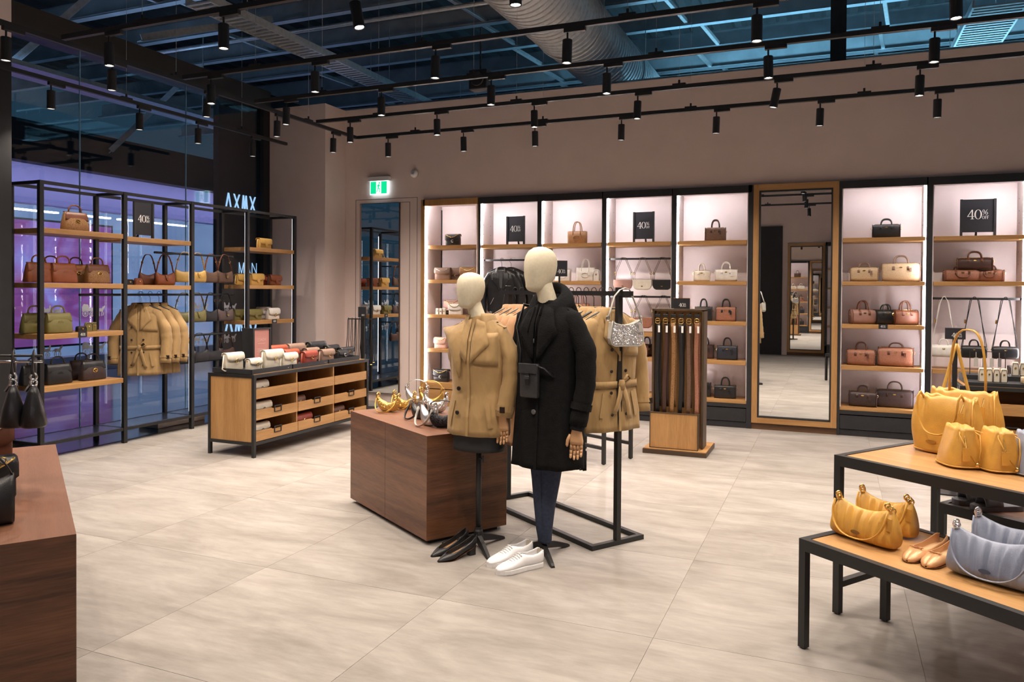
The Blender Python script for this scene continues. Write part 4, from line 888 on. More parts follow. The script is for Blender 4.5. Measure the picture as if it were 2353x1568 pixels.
def saddle_hang(label, loc, rz, body='lt_brown', w=0.24, h=0.125, d=0.05, rise=0.30, metal='gold', strap=None, group=None, canvas_=None):
    """flap saddle bag hanging by two looped straps; origin at the rail, the bag hangs below"""
    t = thing('hanging_flap_bag', label, 'handbag', loc, rz, group); strap = strap or body; z0 = -rise - h
    mb = MB(); n = 16; q = []
    prof = [(-w / 2, h), (w / 2, h), (w / 2 * 1.0, h * 0.45), (w / 2 * 0.86, h * 0.12), (w / 2 * 0.6, 0), (-w / 2 * 0.6, 0), (-w / 2 * 0.86, h * 0.12), (-w / 2, h * 0.45)]
    o = MB().prism(prof, -d / 2, d / 2).build('body', canvas_ or body, t, bevel=0.012); o.location = (0, 0, z0)
    prof2 = [(-w / 2 * 0.985, h), (w / 2 * 0.985, h), (w / 2 * 0.985, h * 0.45), (w / 2 * 0.84, h * 0.16), (w / 2 * 0.58, h * 0.08), (-w / 2 * 0.58, h * 0.08), (-w / 2 * 0.84, h * 0.16), (-w / 2 * 0.985, h * 0.45)]
    o = MB().prism(prof2, -d / 2 - 0.006, -d / 2 - 0.001).build('flap', body, t, bevel=0.002); o.location = (0, 0, z0)
    for s, yy in ((-1, -0.014), (1, 0.014)):
        pts = [(-w * 0.47, yy, z0 + h - 0.01), (-w * 0.43, yy, z0 + h + rise * 0.35), (-w * 0.17, yy, -0.03), (-0.05 * s * 0 - 0.03, yy, 0.012), (0.0, yy, 0.018), (0.03, yy, 0.012), (w * 0.17, yy, -0.03), (w * 0.43, yy, z0 + h + rise * 0.35), (w * 0.47, yy, z0 + h - 0.01)]
        MB().tube([(p[0] + (0.012 if s > 0 else 0), p[1], p[2]) for p in pts], 0.0055, 6, flat=0.5).build('strap', strap, t, smooth=True)
    for q_ in (-1, 1): MB().tube([(q_ * w * 0.44 + 0.010 * math.cos(a * math.pi / 4), 0, z0 + h + rise * 0.3 + 0.016 * math.sin(a * math.pi / 4)) for a in range(8)], 0.004, 6, True).build('strap_buckle', metal, t)
    oval(MB(), 0, -d / 2 - 0.007, z0 + h * 0.35, 0.012, 0.006, 0.003).build('logo_plate', metal, t)
    return t
def mini_barrel_hang(label, loc, rz, body, w=0.24, h=0.14, d=0.12, rise=0.34, group=None, spread=0.10, tops=0.03):
    """mini barrel bag hung from a rail on a long strap; origin at the rail"""
    t = thing('hanging_barrel_bag', label, 'handbag', loc, rz, group); z0 = -rise - h
    o = pod(w, lambda u: h * (1 - 0.05 * abs(u) ** 8), lambda u: h * 0.05 * abs(u) ** 8, lambda u: d / 2, 14, 20, 0.62).build('body', body, t, smooth=True); o.location = (0, 0, z0)
    for s in (-1, 1):
        MB().tube(arch(-w * 0.18, w * 0.18, z0 + h * 0.9, z0 + h + 0.06, 10, s * d * 0.25, 0.75), 0.006, 7).build('handle', body, t, smooth=True)
        for k in (0, 1):
            MB().tube([(s * w * 0.49, 0, z0 + h * 0.7), (s * (w * 0.49 - 0.012 * k), -0.01 + 0.02 * k, z0 + h), (s * (tops + 0.012 * k), -0.012 + 0.024 * k, -0.02), (s * tops * 0.3, -0.012 + 0.024 * k, 0.017), (-s * tops * 0.2, -0.012 + 0.024 * k, 0.02)], 0.004, 6).build('long_strap', body, t, smooth=True)
        MB().tube([(s * w * 0.49 + 0.01 * math.cos(a * math.pi / 4), 0, z0 + h * 0.72 + 0.012 * math.sin(a * math.pi / 4)) for a in range(8)], 0.0035, 6, True).build('side_ring', 'gold', t)
    MB().tube([(-tops - 0.05, 0.0, -rise * 0.45), (-tops - 0.055, 0.0, -rise * 0.53)], 0.009, 8).build('strap_buckle', 'gold', t)
    oval(MB(), 0, -d / 2 - 0.002, z0 + h * 0.7, 0.013, 0.006, 0.003).build('logo_plate', 'gold', t)
    return t
def wallet(label, loc, rz, body, w=0.10, h=0.085, d=0.022, n_=1, group=None, name='wallet'):
    t = thing(name, label, 'wallet', loc, rz, group)
    MB().loft([rring(w / 2 * k, d / 2, z, 14, 0.35) for z, k in ((0, 0.97), (0.006, 1), (h * 0.6, 1), (h * 0.9, 0.92), (h, 0.7))]).build('body', body, t, smooth=True)
    MB().tube([(-w / 2 * 0.9, -d / 2 - 0.001, 0.006), (-w / 2 * 0.9, -d / 2 - 0.001, h * 0.6), (-w / 2 * 0.6, -d / 2 - 0.001, h * 0.9), (w / 2 * 0.6, -d / 2 - 0.001, h * 0.9), (w / 2 * 0.9, -d / 2 - 0.001, h * 0.6), (w / 2 * 0.9, -d / 2 - 0.001, 0.006)], 0.002, 5).build('stitched_edge', 'lt_dkbrown' if body != 'lt_black' else 'lt_choc', t)
    oval(MB(), 0, -d / 2 - 0.001, h * 0.55, 0.008, 0.008, 0.003).build('snap', 'gold', t)
    return t
def ruched(label, loc, rz, body='lt_mustard', w=0.30, h=0.165, d=0.115, metal='gold', group=None, npl=9, sweep=0.085):
    """pleated shoulder bag, strap fallen across the front, chain links at both shoulders"""
    t = thing('ruched_bag', label, 'handbag', loc, rz, group); dip = 0.035
    tz = lambda u: h - dip * (1 - min(1, abs(u)) ** 2) - 0.02 * max(0, abs(u) - 0.85) * 6
    def pl(u, f):
        q = u * (1.0 + 0.55 * (1 - f)); return (0.0075 * math.sin(q * npl * 2.1 + 0.4) + 0.005 * math.sin(q * npl * 3.7 + 1.9) + 0.004 * math.sin(q * 5.0)) * math.sin(math.pi * min(1.0, max(0.0, f)) ** 1.5) ** 0.8 * (1 - abs(u) ** 6)
    rings = []
    nx, ns = 56, 22
    for i in range(nx + 1):
        u = -1 + 2 * i / nx; zt = tz(u); zb = h * 0.05 * abs(u) ** 8; tt = d / 2 * (1 - 0.12 * abs(u) ** 6); ring = []
        for k in range(ns):
            a = 2 * math.pi * k / ns; f = 0.5 + 0.5 * sgn(math.sin(a), 0.72); y = tt * sgn(math.cos(a), 0.75) * (1.0 - 0.72 * f ** 1.8) + pl(u, f) * (1 if math.cos(a) >= 0 else -1)
            ring.append((u * w / 2 * (1 - 0.10 * f), y, zb + (zt - zb) * f))
        rings.append(ring)
    MB().loft(rings).build('body', body, t, smooth=True)
    for s in (-1, 1):
        for k in range(3):
            cx, cz = s * (w * 0.430 - 0.012 * k * 0.4), h - 0.012 + 0.012 * k
            MB().tube([(cx + 0.011 * math.cos(a * math.pi / 5) * (1 if k % 2 else 0.5), 0.010 * math.cos(a * math.pi / 5) * (0.4 if k % 2 else 1) - 0.012 * k, cz + 0.012 * math.sin(a * math.pi / 5)) for a in range(10)], 0.0042, 6, True).build('chain_link', metal, t, smooth=True)
    n = 20; pts = []
    for k in range(n + 1):
        a = math.pi * k / n; z = h - 0.01 - (h - 0.035) * math.sin(a) ** 0.75
        pts.append((-w * 0.43 * sgn(math.cos(a), 0.85), -0.035 - (d / 2 - 0.012) * math.sin(a) ** 0.6, z))
    MB().tube(pts, 0.0085, 8, flat=0.4).build('strap', body, t, smooth=True)
    MB().box(-0.014, 0.014, -0.003, 0.003, -0.055, 0).build('hang_tag', body, t).location = (w * 0.46, -d * 0.36, h * 0.80)
    oval(MB(), -0.01, -d / 2 * 0.93 - 0.004, h * 0.26, 0.022, 0.009, 0.002).build('logo_emboss', mat('embossed_' + body, (0.16, 0.08, 0.02) if 'must' in body else (0.07, 0.08, 0.12), 0.5), t)
    return t
# ================================================================== BAGS ON THE WINDOW SHELVING (fronts face +x)
Q = R(90)
z1, z2, z3, z4 = WS[1]
satchel('tan signature canvas top-handle bag with gold lock, alone on the top window shelf', (-6.93, 5.325, z1), Q, 'sig_tan', 'lt_brown', 'lt_brown')
satchel('rust leather top-handle bag nearest the pier on the second window shelf', (-6.90, 4.929, z2), Q, 'lt_rust', plate='lt_rust')
satchel('rust top-handle bag second from the pier, half behind a post', (-6.99, 5.117, z2), Q, 'lt_rust', plate='lt_rust')
satchel('rust leather top-handle bag with round tab in the middle of the second window shelf', (-6.87, 5.154, z2), Q, 'lt_rust', plate='lt_rust')
satchel('tan canvas top-handle bag tucked behind the rust one on the second window shelf', (-7.05, 5.427, z2), Q, 'sig_tan', 'lt_tan', 'lt_brown')
satchel('tan signature top-handle bag with gold lock at the end of the second window shelf', (-6.90, 5.548, z2), Q, 'sig_tan', 'lt_brown', 'lt_brown')
satchel('olive top-handle bag behind a post on the third window shelf', (-7.02, 4.976, z3), Q, 'lt_green', plate='lt_green')
satchel('olive leather top-handle bag with round tab at the front of the third window shelf', (-6.87, 5.100, z3), Q, 'lt_green', plate='lt_green')
wallet('small black card case beside the olive wallet on the third window shelf', (-6.88, 5.353, z3), Q, 'lt_black', 0.10, 0.055, 0.05)
wallet('olive card case with snap on the third window shelf', (-6.9, 5.450, z3), Q, 'lt_green', 0.085, 0.088, 0.024)
wallet('second olive card case at the end of the third window shelf', (-6.92, 5.528, z3), Q, 'lt_green', 0.06, 0.088, 0.024)
satchel('black top-handle bag behind a post on the lowest window shelf', (-7.0, 4.953, z4), Q, 'lt_black', plate='lt_black')
satchel('black leather top-handle bag with tab lock in the middle of the lowest window shelf', (-6.88, 5.103, z4), Q, 'lt_black', plate='lt_black')
satchel('dark top-handle bag standing behind another on the lowest window shelf', (-7.05, 5.485, z4), Q, 'sig_dark', 'lt_dkbrown', 'lt_black')
satchel('dark signature top-handle bag with gold lock at the end of the lowest window shelf', (-6.88, 5.478, z4), Q, 'sig_dark', 'lt_black', 'lt_black')
easel_sign('black discount easel sign standing on the upper window shelf', (-6.95, 6.163, WS[2][0]), Q, 0.24, 0.40)
zz = WS[2][1]
wallet('small black box beside the tan wallet on the second window shelf', (-6.93, 5.955, zz), Q, 'lt_black', 0.10, 0.06, 0.05)
wallet('tan wallet with tab leaning on the second window shelf', (-6.9, 6.055, zz), Q, 'lt_rust', 0.11, 0.075, 0.03)
hobo('brown shoulder bag with raised strap, first of two on the second window shelf', (-7.0, 6.265, zz), Q, 'lt_brown', w=0.22, h=0.14, sh=0.20)
hobo('rust shoulder bag with raised strap and front tab, second of two on the window shelf', (-6.9, 6.406, zz), Q, 'lt_rust', w=0.25, h=0.145, sh=0.20, tab='lt_rust', lockm='lt_rust')
z1, z2, z3 = WS[4]
flap_bag('butter yellow flap bag with fallen strap, alone on the top corner shelf', (-6.9, 8.018, z1), Q, 'lt_yellow', strap='lt_yellow', tab=True, w=0.23, h=0.13)
flap_bag('yellow flap bag half hidden by the post on the second corner shelf', (-7.0, 7.727, z2), Q, 'lt_yellow', strap='lt_yellow', tab=True, w=0.22, h=0.13)
flap_bag('yellow flap bag in the middle of the second corner shelf', (-6.88, 7.848, z2), Q, 'lt_yellow', tab=True, w=0.23, h=0.14)
flap_bag('small orange flap bag squeezed between yellow and brown ones on the corner shelf', (-7.05, 8.244, z2), Q, 'lt_orange', tab=True, w=0.16, h=0.12)
flap_bag('rust brown flap bag at the end of the second corner shelf', (-6.88, 8.198, z2), Q, 'lt_rust', strap='sig_dark', tab=True, w=0.22, h=0.13)
flap_bag('olive flap bag with strap in front, left on the third corner shelf', (-7.0, 7.673, z3), Q, 'lt_green', strap='lt_green', tab=True, w=0.22, h=0.13)
flap_bag('olive flap bag beside the post on the third corner shelf', (-6.87, 7.796, z3), Q, 'lt_green', tab=True, w=0.24, h=0.13)
flap_bag('white flap bag behind another white one on the third corner shelf', (-7.06, 8.204, z3), Q, 'lt_white', tab=True, w=0.22, h=0.15)
flap_bag('white flap bag with small gold lock at the end of the third corner shelf', (-6.86, 8.140, z3), Q, 'lt_white', clasp='gold', w=0.22, h=0.14)
# shoulder bags hung on the three window rails (strap over the rail)
def hung(label, y, zr, body, sx=-6.95, rz=Q, h=0.15, sh=0.20, **k):
    hobo(label, (sx, y, zr + 0.022 - h - sh), rz, body, h=h, sh=sh, **k)
hung('yellow shoulder bag hanging first on the upper window rail', 6.72, 2.0, 'lt_yellow', rz=R(70), w=0.22, sx=-6.93)
hung('yellow shoulder bag with front tab hanging second on the upper window rail', 6.93, 2.0, 'lt_yellow', w=0.24, tab='lt_yellow', lockm='lt_yellow')
hung('brown canvas shoulder bag hanging third on the upper window rail', 7.15, 2.0, 'sig_brown', strap='lt_rust', w=0.22)
hung('brown signature shoulder bag with gold button hanging last on the upper window rail', 7.35, 2.0, 'sig_brown', strap='lt_brown', w=0.24, tab='lt_dkbrown', lockm='gold', sx=-6.93)
hung('olive shoulder bag hanging first on the middle window rail', 6.73, 1.53, 'lt_green', rz=R(65), w=0.22)
hung('olive shoulder bag with tab hanging second on the middle window rail', 6.93, 1.53, 'lt_green', w=0.24, tab='lt_green', lockm='lt_green')
hung('dark shoulder bag hanging third on the middle window rail', 7.14, 1.53, 'lt_black', w=0.2)
hung('mauve signature shoulder bag with gold button hanging last on the middle window rail', 7.36, 1.53, 'sig_mauve', strap='lt_black', w=0.24, tab='lt_black', lockm='gold', sx=-6.93)
hung('black shoulder bag hanging first on the lowest window rail', 6.74, 1.05, 'lt_black', w=0.26, rz=R(70))
hung('black shoulder bag with long strap hanging second on the lowest window rail', 6.96, 1.05, 'lt_black', w=0.28)
hung('black shoulder bag hanging third on the lowest window rail beside the counter', 7.2, 1.05, 'lt_black', w=0.28)
hung('dark brown shoulder bag hanging last on the lowest window rail', 7.4, 1.05, 'lt_dkbrown', w=0.24)

# ------------------------------------------------------------------ counter bags
CZ = 0.802
def cbag(label, x, y, body, w, h, strap=None, clasp='gold', rz=R(86), d=0.075): return flap_bag(label, (x, y, CZ), rz, body, w, h, d, strap=strap, clasp=clasp, drop=0.45)
cbag('cream flap bag at the corner of the drawer counter nearest the window', -5.42, 5.86, 'lt_cream', 0.22, 0.165, 'lt_cream')
cbag('small cream flap bag in front at the counter corner', -5.20, 5.90, 'lt_cream', 0.16, 0.115)
cbag('large cream flap bag at the front of the drawer counter', -5.17, 6.13, 'lt_cream', 0.25, 0.185, 'lt_cream')
cbag('cream flap bag with gold clasp beside the large cream one on the counter', -5.13, 6.33, 'lt_cream', 0.20, 0.14, 'lt_cream')
cbag('large orange flap bag at the back of the counter behind the cream bags', -5.47, 6.56, 'lt_orange', 0.25, 0.19)
cbag('orange-red flap bag in the middle of the drawer counter', -5.33, 6.60, 'lt_orange', 0.21, 0.15)
cbag('brick red flap bag with gold clasp at the front of the counter', -5.13, 6.66, 'lt_red', 0.20, 0.135, 'lt_red')
cbag('large taupe flap bag at the back of the drawer counter', -5.47, 6.86, 'lt_taupe', 0.25, 0.19)
cbag('taupe flap bag in the middle row of the counter', -5.31, 6.93, 'lt_taupe', 0.20, 0.145)
cbag('taupe flap bag with gold clasp at the front of the counter', -5.12, 6.95, 'lt_taupe', 0.20, 0.135, 'lt_taupe')
cbag('large black flap bag at the back of the drawer counter', -5.47, 7.23, 'lt_black', 0.27, 0.19)
cbag('black flap bag with gold clasp in the middle row of the counter', -5.33, 7.33, 'lt_black', 0.2, 0.15)
cbag('small black flap bag with silver clasp at the front of the counter', -5.14, 7.26, 'lt_black', 0.17, 0.10, None, 'silver')
cbag('flat black flap bag at the far end of the counter', -5.22, 7.46, 'lt_black', 0.24, 0.12)
MB_ = None
sf = thing('pink_card_stand', 'black upright frame with a pink printed card on the drawer counter', 'sign', (-5.40, 6.24, 0.802), R(86))
MB().box(-0.125, 0.125, -0.012, 0.012, 0, 0.022).build('foot_bar', 'black_lam', sf)
for s in (-1, 1): a, b = sorted((s * 0.125, s * 0.105)); MB().box(a, b, -0.016, 0.016, 0.022, 0.40).build('frame_side', 'black_lam', sf)
MB().box(-0.105, 0.105, -0.016, 0.016, 0.385, 0.40).build('frame_top', 'black_lam', sf); MB().box(-0.125, -0.11, 0.012, 0.14, 0.0, 0.40).build('side_wing', 'black_lam', sf)
MB().box(-0.105, 0.105, -0.004, 0.004, 0.022, 0.385).build('card', mat('pink_card', (0.60, 0.27, 0.24), 0.6, var=0.02), sf)
M['pale_print'] = mat('pale_pink_print', (0.74, 0.48, 0.44), 0.7, var=0)
lt = MB()
for k, (a, b, z) in enumerate(((-0.05, 0.05, 0.24), (-0.06, 0.055, 0.185), (-0.055, 0.05, 0.172), (-0.06, 0.06, 0.159), (-0.05, 0.055, 0.146), (-0.06, 0.03, 0.133))): lt.box(a, b, -0.0055, -0.0045, z, z + 0.004)
lt.build('text_lines', 'pale_print', sf)
def letters(parent, txt, x0, z0, w, h, t, y, m, name='lettering'):
    F = {'C': [(1, .85, .7, 1), (.7, 1, .3, 1), (.3, 1, 0, .7), (0, .7, 0, .3), (0, .3, .3, 0), (.3, 0, .7, 0), (.7, 0, 1, .15)], 'O': [(.3, 1, .7, 1), (.7, 1, 1, .7), (1, .7, 1, .3), (1, .3, .7, 0), (.7, 0, .3, 0), (.3, 0, 0, .3), (0, .3, 0, .7), (0, .7, .3, 1)],
         'A': [(0, 0, .5, 1), (.5, 1, 1, 0), (.2, .35, .8, .35)], 'H': [(0, 0, 0, 1), (1, 0, 1, 1), (0, .5, 1, .5)]}
    mb = MB()
    for ch in txt:
        for ax, az, bx, bz in F[ch]: mb.bar((x0 + ax * w, y, z0 + az * h), (x0 + bx * w, y, z0 + bz * h), 0.001, t)
        x0 += w * 1.35
    return mb.build(name, m, parent)
letters(sf, 'COACH', -0.06, 0.268, 0.018, 0.026, 0.003, -0.005, 'pale_print')
# bags lying in the open drawers (right hand column of each is empty)
rh = (0.785 - 0.03 - 0.15) / 3
for (r, y, body, lb, w_, h_) in ((2, 5.87, 'lt_cream', 'cream flap bag in the top drawer nearest the window', 0.22, 0.135), (1, 5.90, 'lt_cream', 'cream flap bag in the middle drawer nearest the window', 0.26, 0.13), (0, 5.88, 'lt_cream', 'cream flap bag in the bottom drawer nearest the window', 0.24, 0.13),
                     (1, 6.46, 'lt_choc', 'dark brown flap bag in the middle drawer of the centre column', 0.17, 0.12), (0, 6.52, 'lt_red', 'dark red flap bag in the bottom drawer of the centre column', 0.28, 0.125), (0, 7.13, 'lt_choc', 'dark brown flap bag in the bottom drawer of the last column', 0.22, 0.12), (2, 6.55, 'lt_brown', 'brown flap bag deep in the top drawer of the centre column', 0.2, 0.12)):
    flap_bag(lb, (-5.12 if r != 2 or body == 'lt_cream' else -5.35, y, 0.15 + r * rh + 0.017), Q, body, w_, h_, 0.07, drop=0.5, clasp='silver' if body == 'lt_cream' else 'gold', strap=None)

# ------------------------------------------------------------------ REAR WALL BAYS
zs = (2.222, 1.745, 1.262, 0.785, 0.32)
flap_bag('small black flap bag with gold chain on the top shelf of the oak bay', (-4.890, 9.53, zs[0]), 0, 'lt_black', 0.215, 0.15, 0.08, chain='gold', clasp='silver', drop=0.62)
flap_bag('taupe flap bag with chain on the second shelf of the oak bay', (-5.041, 9.52, zs[1]), R(8), 'lt_taupe', 0.23, 0.16, 0.09, chain='silver', clasp=None, drop=0.55)
flap_bag('second taupe flap bag behind the other in the oak bay', (-4.897, 9.64, zs[1]), R(8), 'lt_taupe', 0.2, 0.155, 0.08, clasp='silver')
flap_bag('rosy flap bag with chain on the second shelf of the oak bay', (-4.648, 9.53, zs[1]), R(6), 'lt_camel', 0.24, 0.165, 0.09, chain='gold', clasp=None)
for k, px in enumerate((1008, 1016, 1024)): wallet('pale arched wallet, %s of three on the third shelf of the oak bay' % ORD[k], (-5.061 + (k - 1) * 0.055, 9.50, zs[2]), 0, 'lt_cream', 0.05, 0.085, 0.03, group='arched wallets in the oak bay')
wallet('black card case beside the arched wallets in the oak bay', (-4.958, 9.52, zs[2]), 0, 'lt_black', 0.06, 0.06, 0.04)
flap_bag('blush flap bag at the back of the third shelf of the oak bay', (-4.964, 9.66, zs[2]), 0, 'lt_pink', 0.24, 0.19, 0.07, clasp=None, chain='gold')
flap_bag('white flap bag with chain at the front of the third shelf of the oak bay', (-4.829, 9.50, zs[2]), 0, 'lt_white', 0.20, 0.14, 0.08, chain='gold', clasp=None)
flap_bag('blush pink flap bag with chain on the fourth shelf of the oak bay', (-5.068, 9.52, zs[3]), 0, 'lt_pink', 0.19, 0.145, 0.08, chain='gold', clasp=None)
flap_bag('black flap bag with gold chain on the lowest shelf of the oak bay', (-5.061, 9.52, zs[4]), 0, 'lt_black', 0.24, 0.165, 0.09, chain='gold', clasp='silver')
easel_sign('black discount easel sign above the leather jackets', (-3.939, 9.50, SH[0]), R(-4), 0.25, 0.385)
tote('tan leather tote with raised emblem on the top shelf behind the tall mannequin', (-3.080, 9.53, SH[0]), R(4), 'lt_camel', 0.25, 0.16, 0.12, 0.125, emblem='lt_camel')
tote('white tote with raised emblem half hidden by the small discount placard', (-3.260, 9.50, SH[1]), R(4), 'lt_white', 0.2, 0.15, 0.1, 0.10, emblem='lt_white')
tote('white tote with raised emblem and tall handles beside the small discount placard', (-2.962, 9.53, SH[1]), R(4), 'lt_white', 0.24, 0.175, 0.11, 0.11, emblem='lt_white')
wallet('white fringed pouch next to the white totes', (-2.810, 9.5, SH[1]), 0, 'lt_white', 0.085, 0.15, 0.03)
tote('brown tote on the shelf behind the coat hangers', (-3.057, 9.55, SH[2]), 0, 'sig_pink', 0.27, 0.19, 0.12, 0.14)
easel_sign('ink blue discount easel sign above the hanging flap bags', (-2.202, 9.50, SH[0]), R(-4), 0.25, 0.385)
for k, (px, b, lb) in enumerate(((1433, 'lt_rose', 'dusty brown'), (1477, 'lt_cream', 'cream'), (1521, 'lt_black', 'black'))):
    saddle_hang('%s flap bag hanging on the upper rail of the wall bay' % lb, (-2.204 + (k - 1) * 0.247, 9.46, 2.01), R(5), b, 0.235, 0.125, 0.055, 0.262, strap='lt_dkbrown' if k != 1 else 'lt_taupe', group='flap bags on the wall rail')
saddle_hang('rosy signature flap bag hanging on the lower rail of the wall bay', (-2.193, 9.46, 1.535), R(5), 'sig_pink', 0.24, 0.13, 0.06, 0.26, strap='lt_black', group='flap bags on the wall rail')
saddle_hang('rosy signature flap bag on the lower rail behind the glitter bag', (-2.448, 9.46, 1.535), R(5), 'sig_pink', 0.24, 0.13, 0.06, 0.26, strap='lt_black', group='flap bags on the wall rail')
saddle_hang('brown flap bag on the lower rail behind the belt stand', (-1.942, 9.46, 1.535), R(5), 'lt_brown', 0.24, 0.13, 0.06, 0.26, strap='lt_black', group='flap bags on the wall rail')
barrel('rosy signature barrel bag on the shelf behind the last trench coat', (-2.231, 9.48, 0.785), R(10), 'sig_pink', 'lt_black', 0.2, 0.14, 0.11, 0.09)
barrel('dark barrel bag behind the rosy one and the last trench coat', (-2.174, 9.62, 0.785), R(10), 'lt_dkbrown', 'lt_black', 0.2, 0.15, 0.11, 0.09)
def box_satchel(label, x, y, z, body, hand, w=0.235, h=0.17, rz=0.06): return barrel(label, (x, y, z), rz, body, hand, w, h, 0.12, 0.095, roundness=0.28, tagm=hand)
box_satchel('brown signature satchel with dark handles on the top shelf beside the mirror', -1.327, 9.53, SH[0], 'sig_brown', 'lt_dkbrown', 0.24, 0.165)
barrel('small cream barrel bag on the second shelf beside the mirror', (-1.483, 9.51, SH[1]), R(6), 'lt_cream', 'lt_cream', 0.19, 0.13, 0.11, 0.085, roundness=0.4, tagm='lt_cream')
barrel('larger cream barrel bag on the second shelf beside the mirror', (-1.199, 9.54, SH[1]), R(6), 'lt_white', 'lt_white', 0.26, 0.145, 0.13, 0.085, roundness=0.45, tagm='lt_white')
box_satchel('rosy signature satchel with black handles on the third shelf beside the mirror', -1.194, 9.53, SH[2], 'sig_pink', 'lt_black')
box_satchel('black satchel peeping out behind the belt stand on the third shelf', -1.467, 9.58, SH[2], 'lt_black', 'lt_black', 0.2)
box_satchel('black satchel with gold plate on the fourth shelf beside the mirror', -1.174, 9.53, SH[3], 'lt_navy', 'lt_black')
box_satchel('dark satchel peeping out behind the belt stand on the fourth shelf', -1.446, 9.6, SH[3], 'lt_dkbrown', 'lt_black', 0.2)
box_satchel('black grained satchel on the lowest shelf beside the mirror', -1.194, 9.53, SH[4], 'lt_black', 'lt_black', 0.25, 0.155)
box_satchel('black satchel peeping out behind the belt stand on the lowest shelf', -1.473, 9.58, SH[4], 'lt_black', 'lt_black', 0.2)
G7 = 'barrel bags in the bays past the mirror'
barrel('black barrel bag alone on the top shelf past the mirror', (0.537, 9.54, SH[0]), R(-4), 'lt_black', 'lt_black', 0.285, 0.155, 0.15, 0.06, tagm='lt_black')
barrel('cream signature barrel bag with taupe handles on the second shelf past the mirror', (0.320, 9.54, SH[1]), R(-4), 'sig_cream', 'lt_taupe', 0.29, 0.16, 0.15, 0.05, tagm='lt_taupe', roundness=0.5)
barrel('large cream signature barrel bag on the second shelf past the mirror', (0.689, 9.56, SH[1]), R(-4), 'sig_cream', 'lt_taupe', 0.38, 0.205, 0.18, 0.085, tagm='lt_taupe', roundness=0.5)
barrel('dusty rose barrel bag on the third shelf past the mirror', (0.306, 9.53, SH[2]), R(18), 'lt_rose', 'lt_brown', 0.26, 0.165, 0.15, 0.10)
barrel('black barrel bag between two brown ones on the third shelf past the mirror', (0.541, 9.55, SH[2]), R(18), 'lt_black', 'lt_black', 0.22, 0.165, 0.15, 0.06)
barrel('brown barrel bag at the end of the third shelf past the mirror', (0.732, 9.53, SH[2]), R(18), 'lt_brown', 'lt_brown', 0.24, 0.165, 0.15, 0.10)
barrel('tan signature barrel bag on the fourth shelf past the mirror', (0.297, 9.53, SH[3]), R(-5), 'sig_pink', 'lt_choc', 0.29, 0.175, 0.15, 0.085, roundness=0.5, tagm='lt_choc')
barrel('large tan signature barrel bag on the fourth shelf past the mirror', (0.650, 9.55, SH[3]), R(-5), 'sig_pink', 'lt_choc', 0.36, 0.21, 0.18, 0.05, roundness=0.5, tagm='lt_choc')
barrel('dark brown signature barrel bag on the lowest shelf past the mirror', (0.320, 9.52, SH[4]), R(-5), 'sig_dark', 'lt_dkbrown', 0.29, 0.17, 0.15, 0.065, roundness=0.5, tagm='lt_dkbrown')
barrel('larger dark brown barrel bag at the back of the lowest shelf past the mirror', (0.646, 9.58, SH[4]), R(-5), 'sig_dark', 'lt_dkbrown', 0.38, 0.20, 0.16, 0.09, roundness=0.5)
easel_sign('black discount easel sign on the top shelf at the picture edge', (1.417, 9.50, SH[0]), R(3), 0.315, 0.40)
barrel('rosy signature barrel bag lying first in the stack of three', (1.270, 9.52, SH[1]), R(6), 'sig_pink', 'lt_brown', 0.33, 0.125, 0.14, 0.055, droop=True)
barrel('rosy signature barrel bag lying second in the stack of three', (1.546, 9.55, SH[1]), R(-14), 'sig_pink', 'lt_brown', 0.25, 0.125, 0.14, 0.055, droop=True)
barrel('dark brown barrel bag resting on top of two rosy ones', (1.397, 9.54, SH[1] + 0.128), R(-4), 'lt_dkbrown', 'lt_brown', 0.33, 0.13, 0.15, 0.065, roundness=0.7)
for k, (px, b, lb) in enumerate(((2174, 'lt_white', 'white'), (2240, 'lt_black', 'charcoal'), (2306, 'lt_black', 'black'))):
    mini_barrel_hang('%s mini barrel bag hung by its strap from the wall rail, %s from the mirror' % (lb, ORD[k]), (1.390 + (k - 1) * 0.285, 9.46, 1.547), R(-4), b, 0.235, 0.135, 0.12, 0.50, group='mini barrel bags hung on straps')
# ================================================================== CLOTHES
M['trench'] = mat('tan_gabardine', (0.375, 0.235, 0.095), 0.75, var=0.07, scale=9, bump=0.7, bscale=6, sheen=0.15, bdist=0.035, stretch=(1.3, 1.3, 0.6))
M['trench2'] = mat('rosy_tan_gabardine', (0.42, 0.225, 0.105), 0.75, var=0.07, scale=9, bump=0.7, bscale=6, sheen=0.15, bdist=0.035, stretch=(1.3, 1.3, 0.6))
M['wool'] = mat('black_wool', (0.0055, 0.0055, 0.006), 0.95, var=0.3, scale=30, bump=0.3, bscale=120, spec=0.2)
M['hood'] = mat('charcoal_jersey', (0.008, 0.0085, 0.010), 0.95, var=0.2, scale=20, bump=0.3, bscale=60, spec=0.2)
M['denim'] = mat('navy_denim', (0.018, 0.026, 0.055), 0.85, var=0.25, scale=60, bump=0.2, bscale=200)
M['skirt'] = mat('black_skirt_cloth', (0.012, 0.012, 0.014), 0.7, var=0.2)
M['biker'] = mat('black_biker_leather', (0.016, 0.016, 0.018), 0.34, var=0.2, scale=12, bump=0.6, bscale=14)
M['button'] = mat('dark_horn_button', (0.02, 0.012, 0.01), 0.3, var=0.1)
M['mann'] = mat('cream_linen_mannequin', (0.70, 0.63, 0.47), 0.62, var=0.04, scale=60, bump=0.15, bscale=300)
M['woodhand'] = mat('pale_wooden_hand', (0.60, 0.34, 0.17), 0.5, var=0.06)
M['lining'] = mat('dark_lining', (0.03, 0.022, 0.018), 0.8)
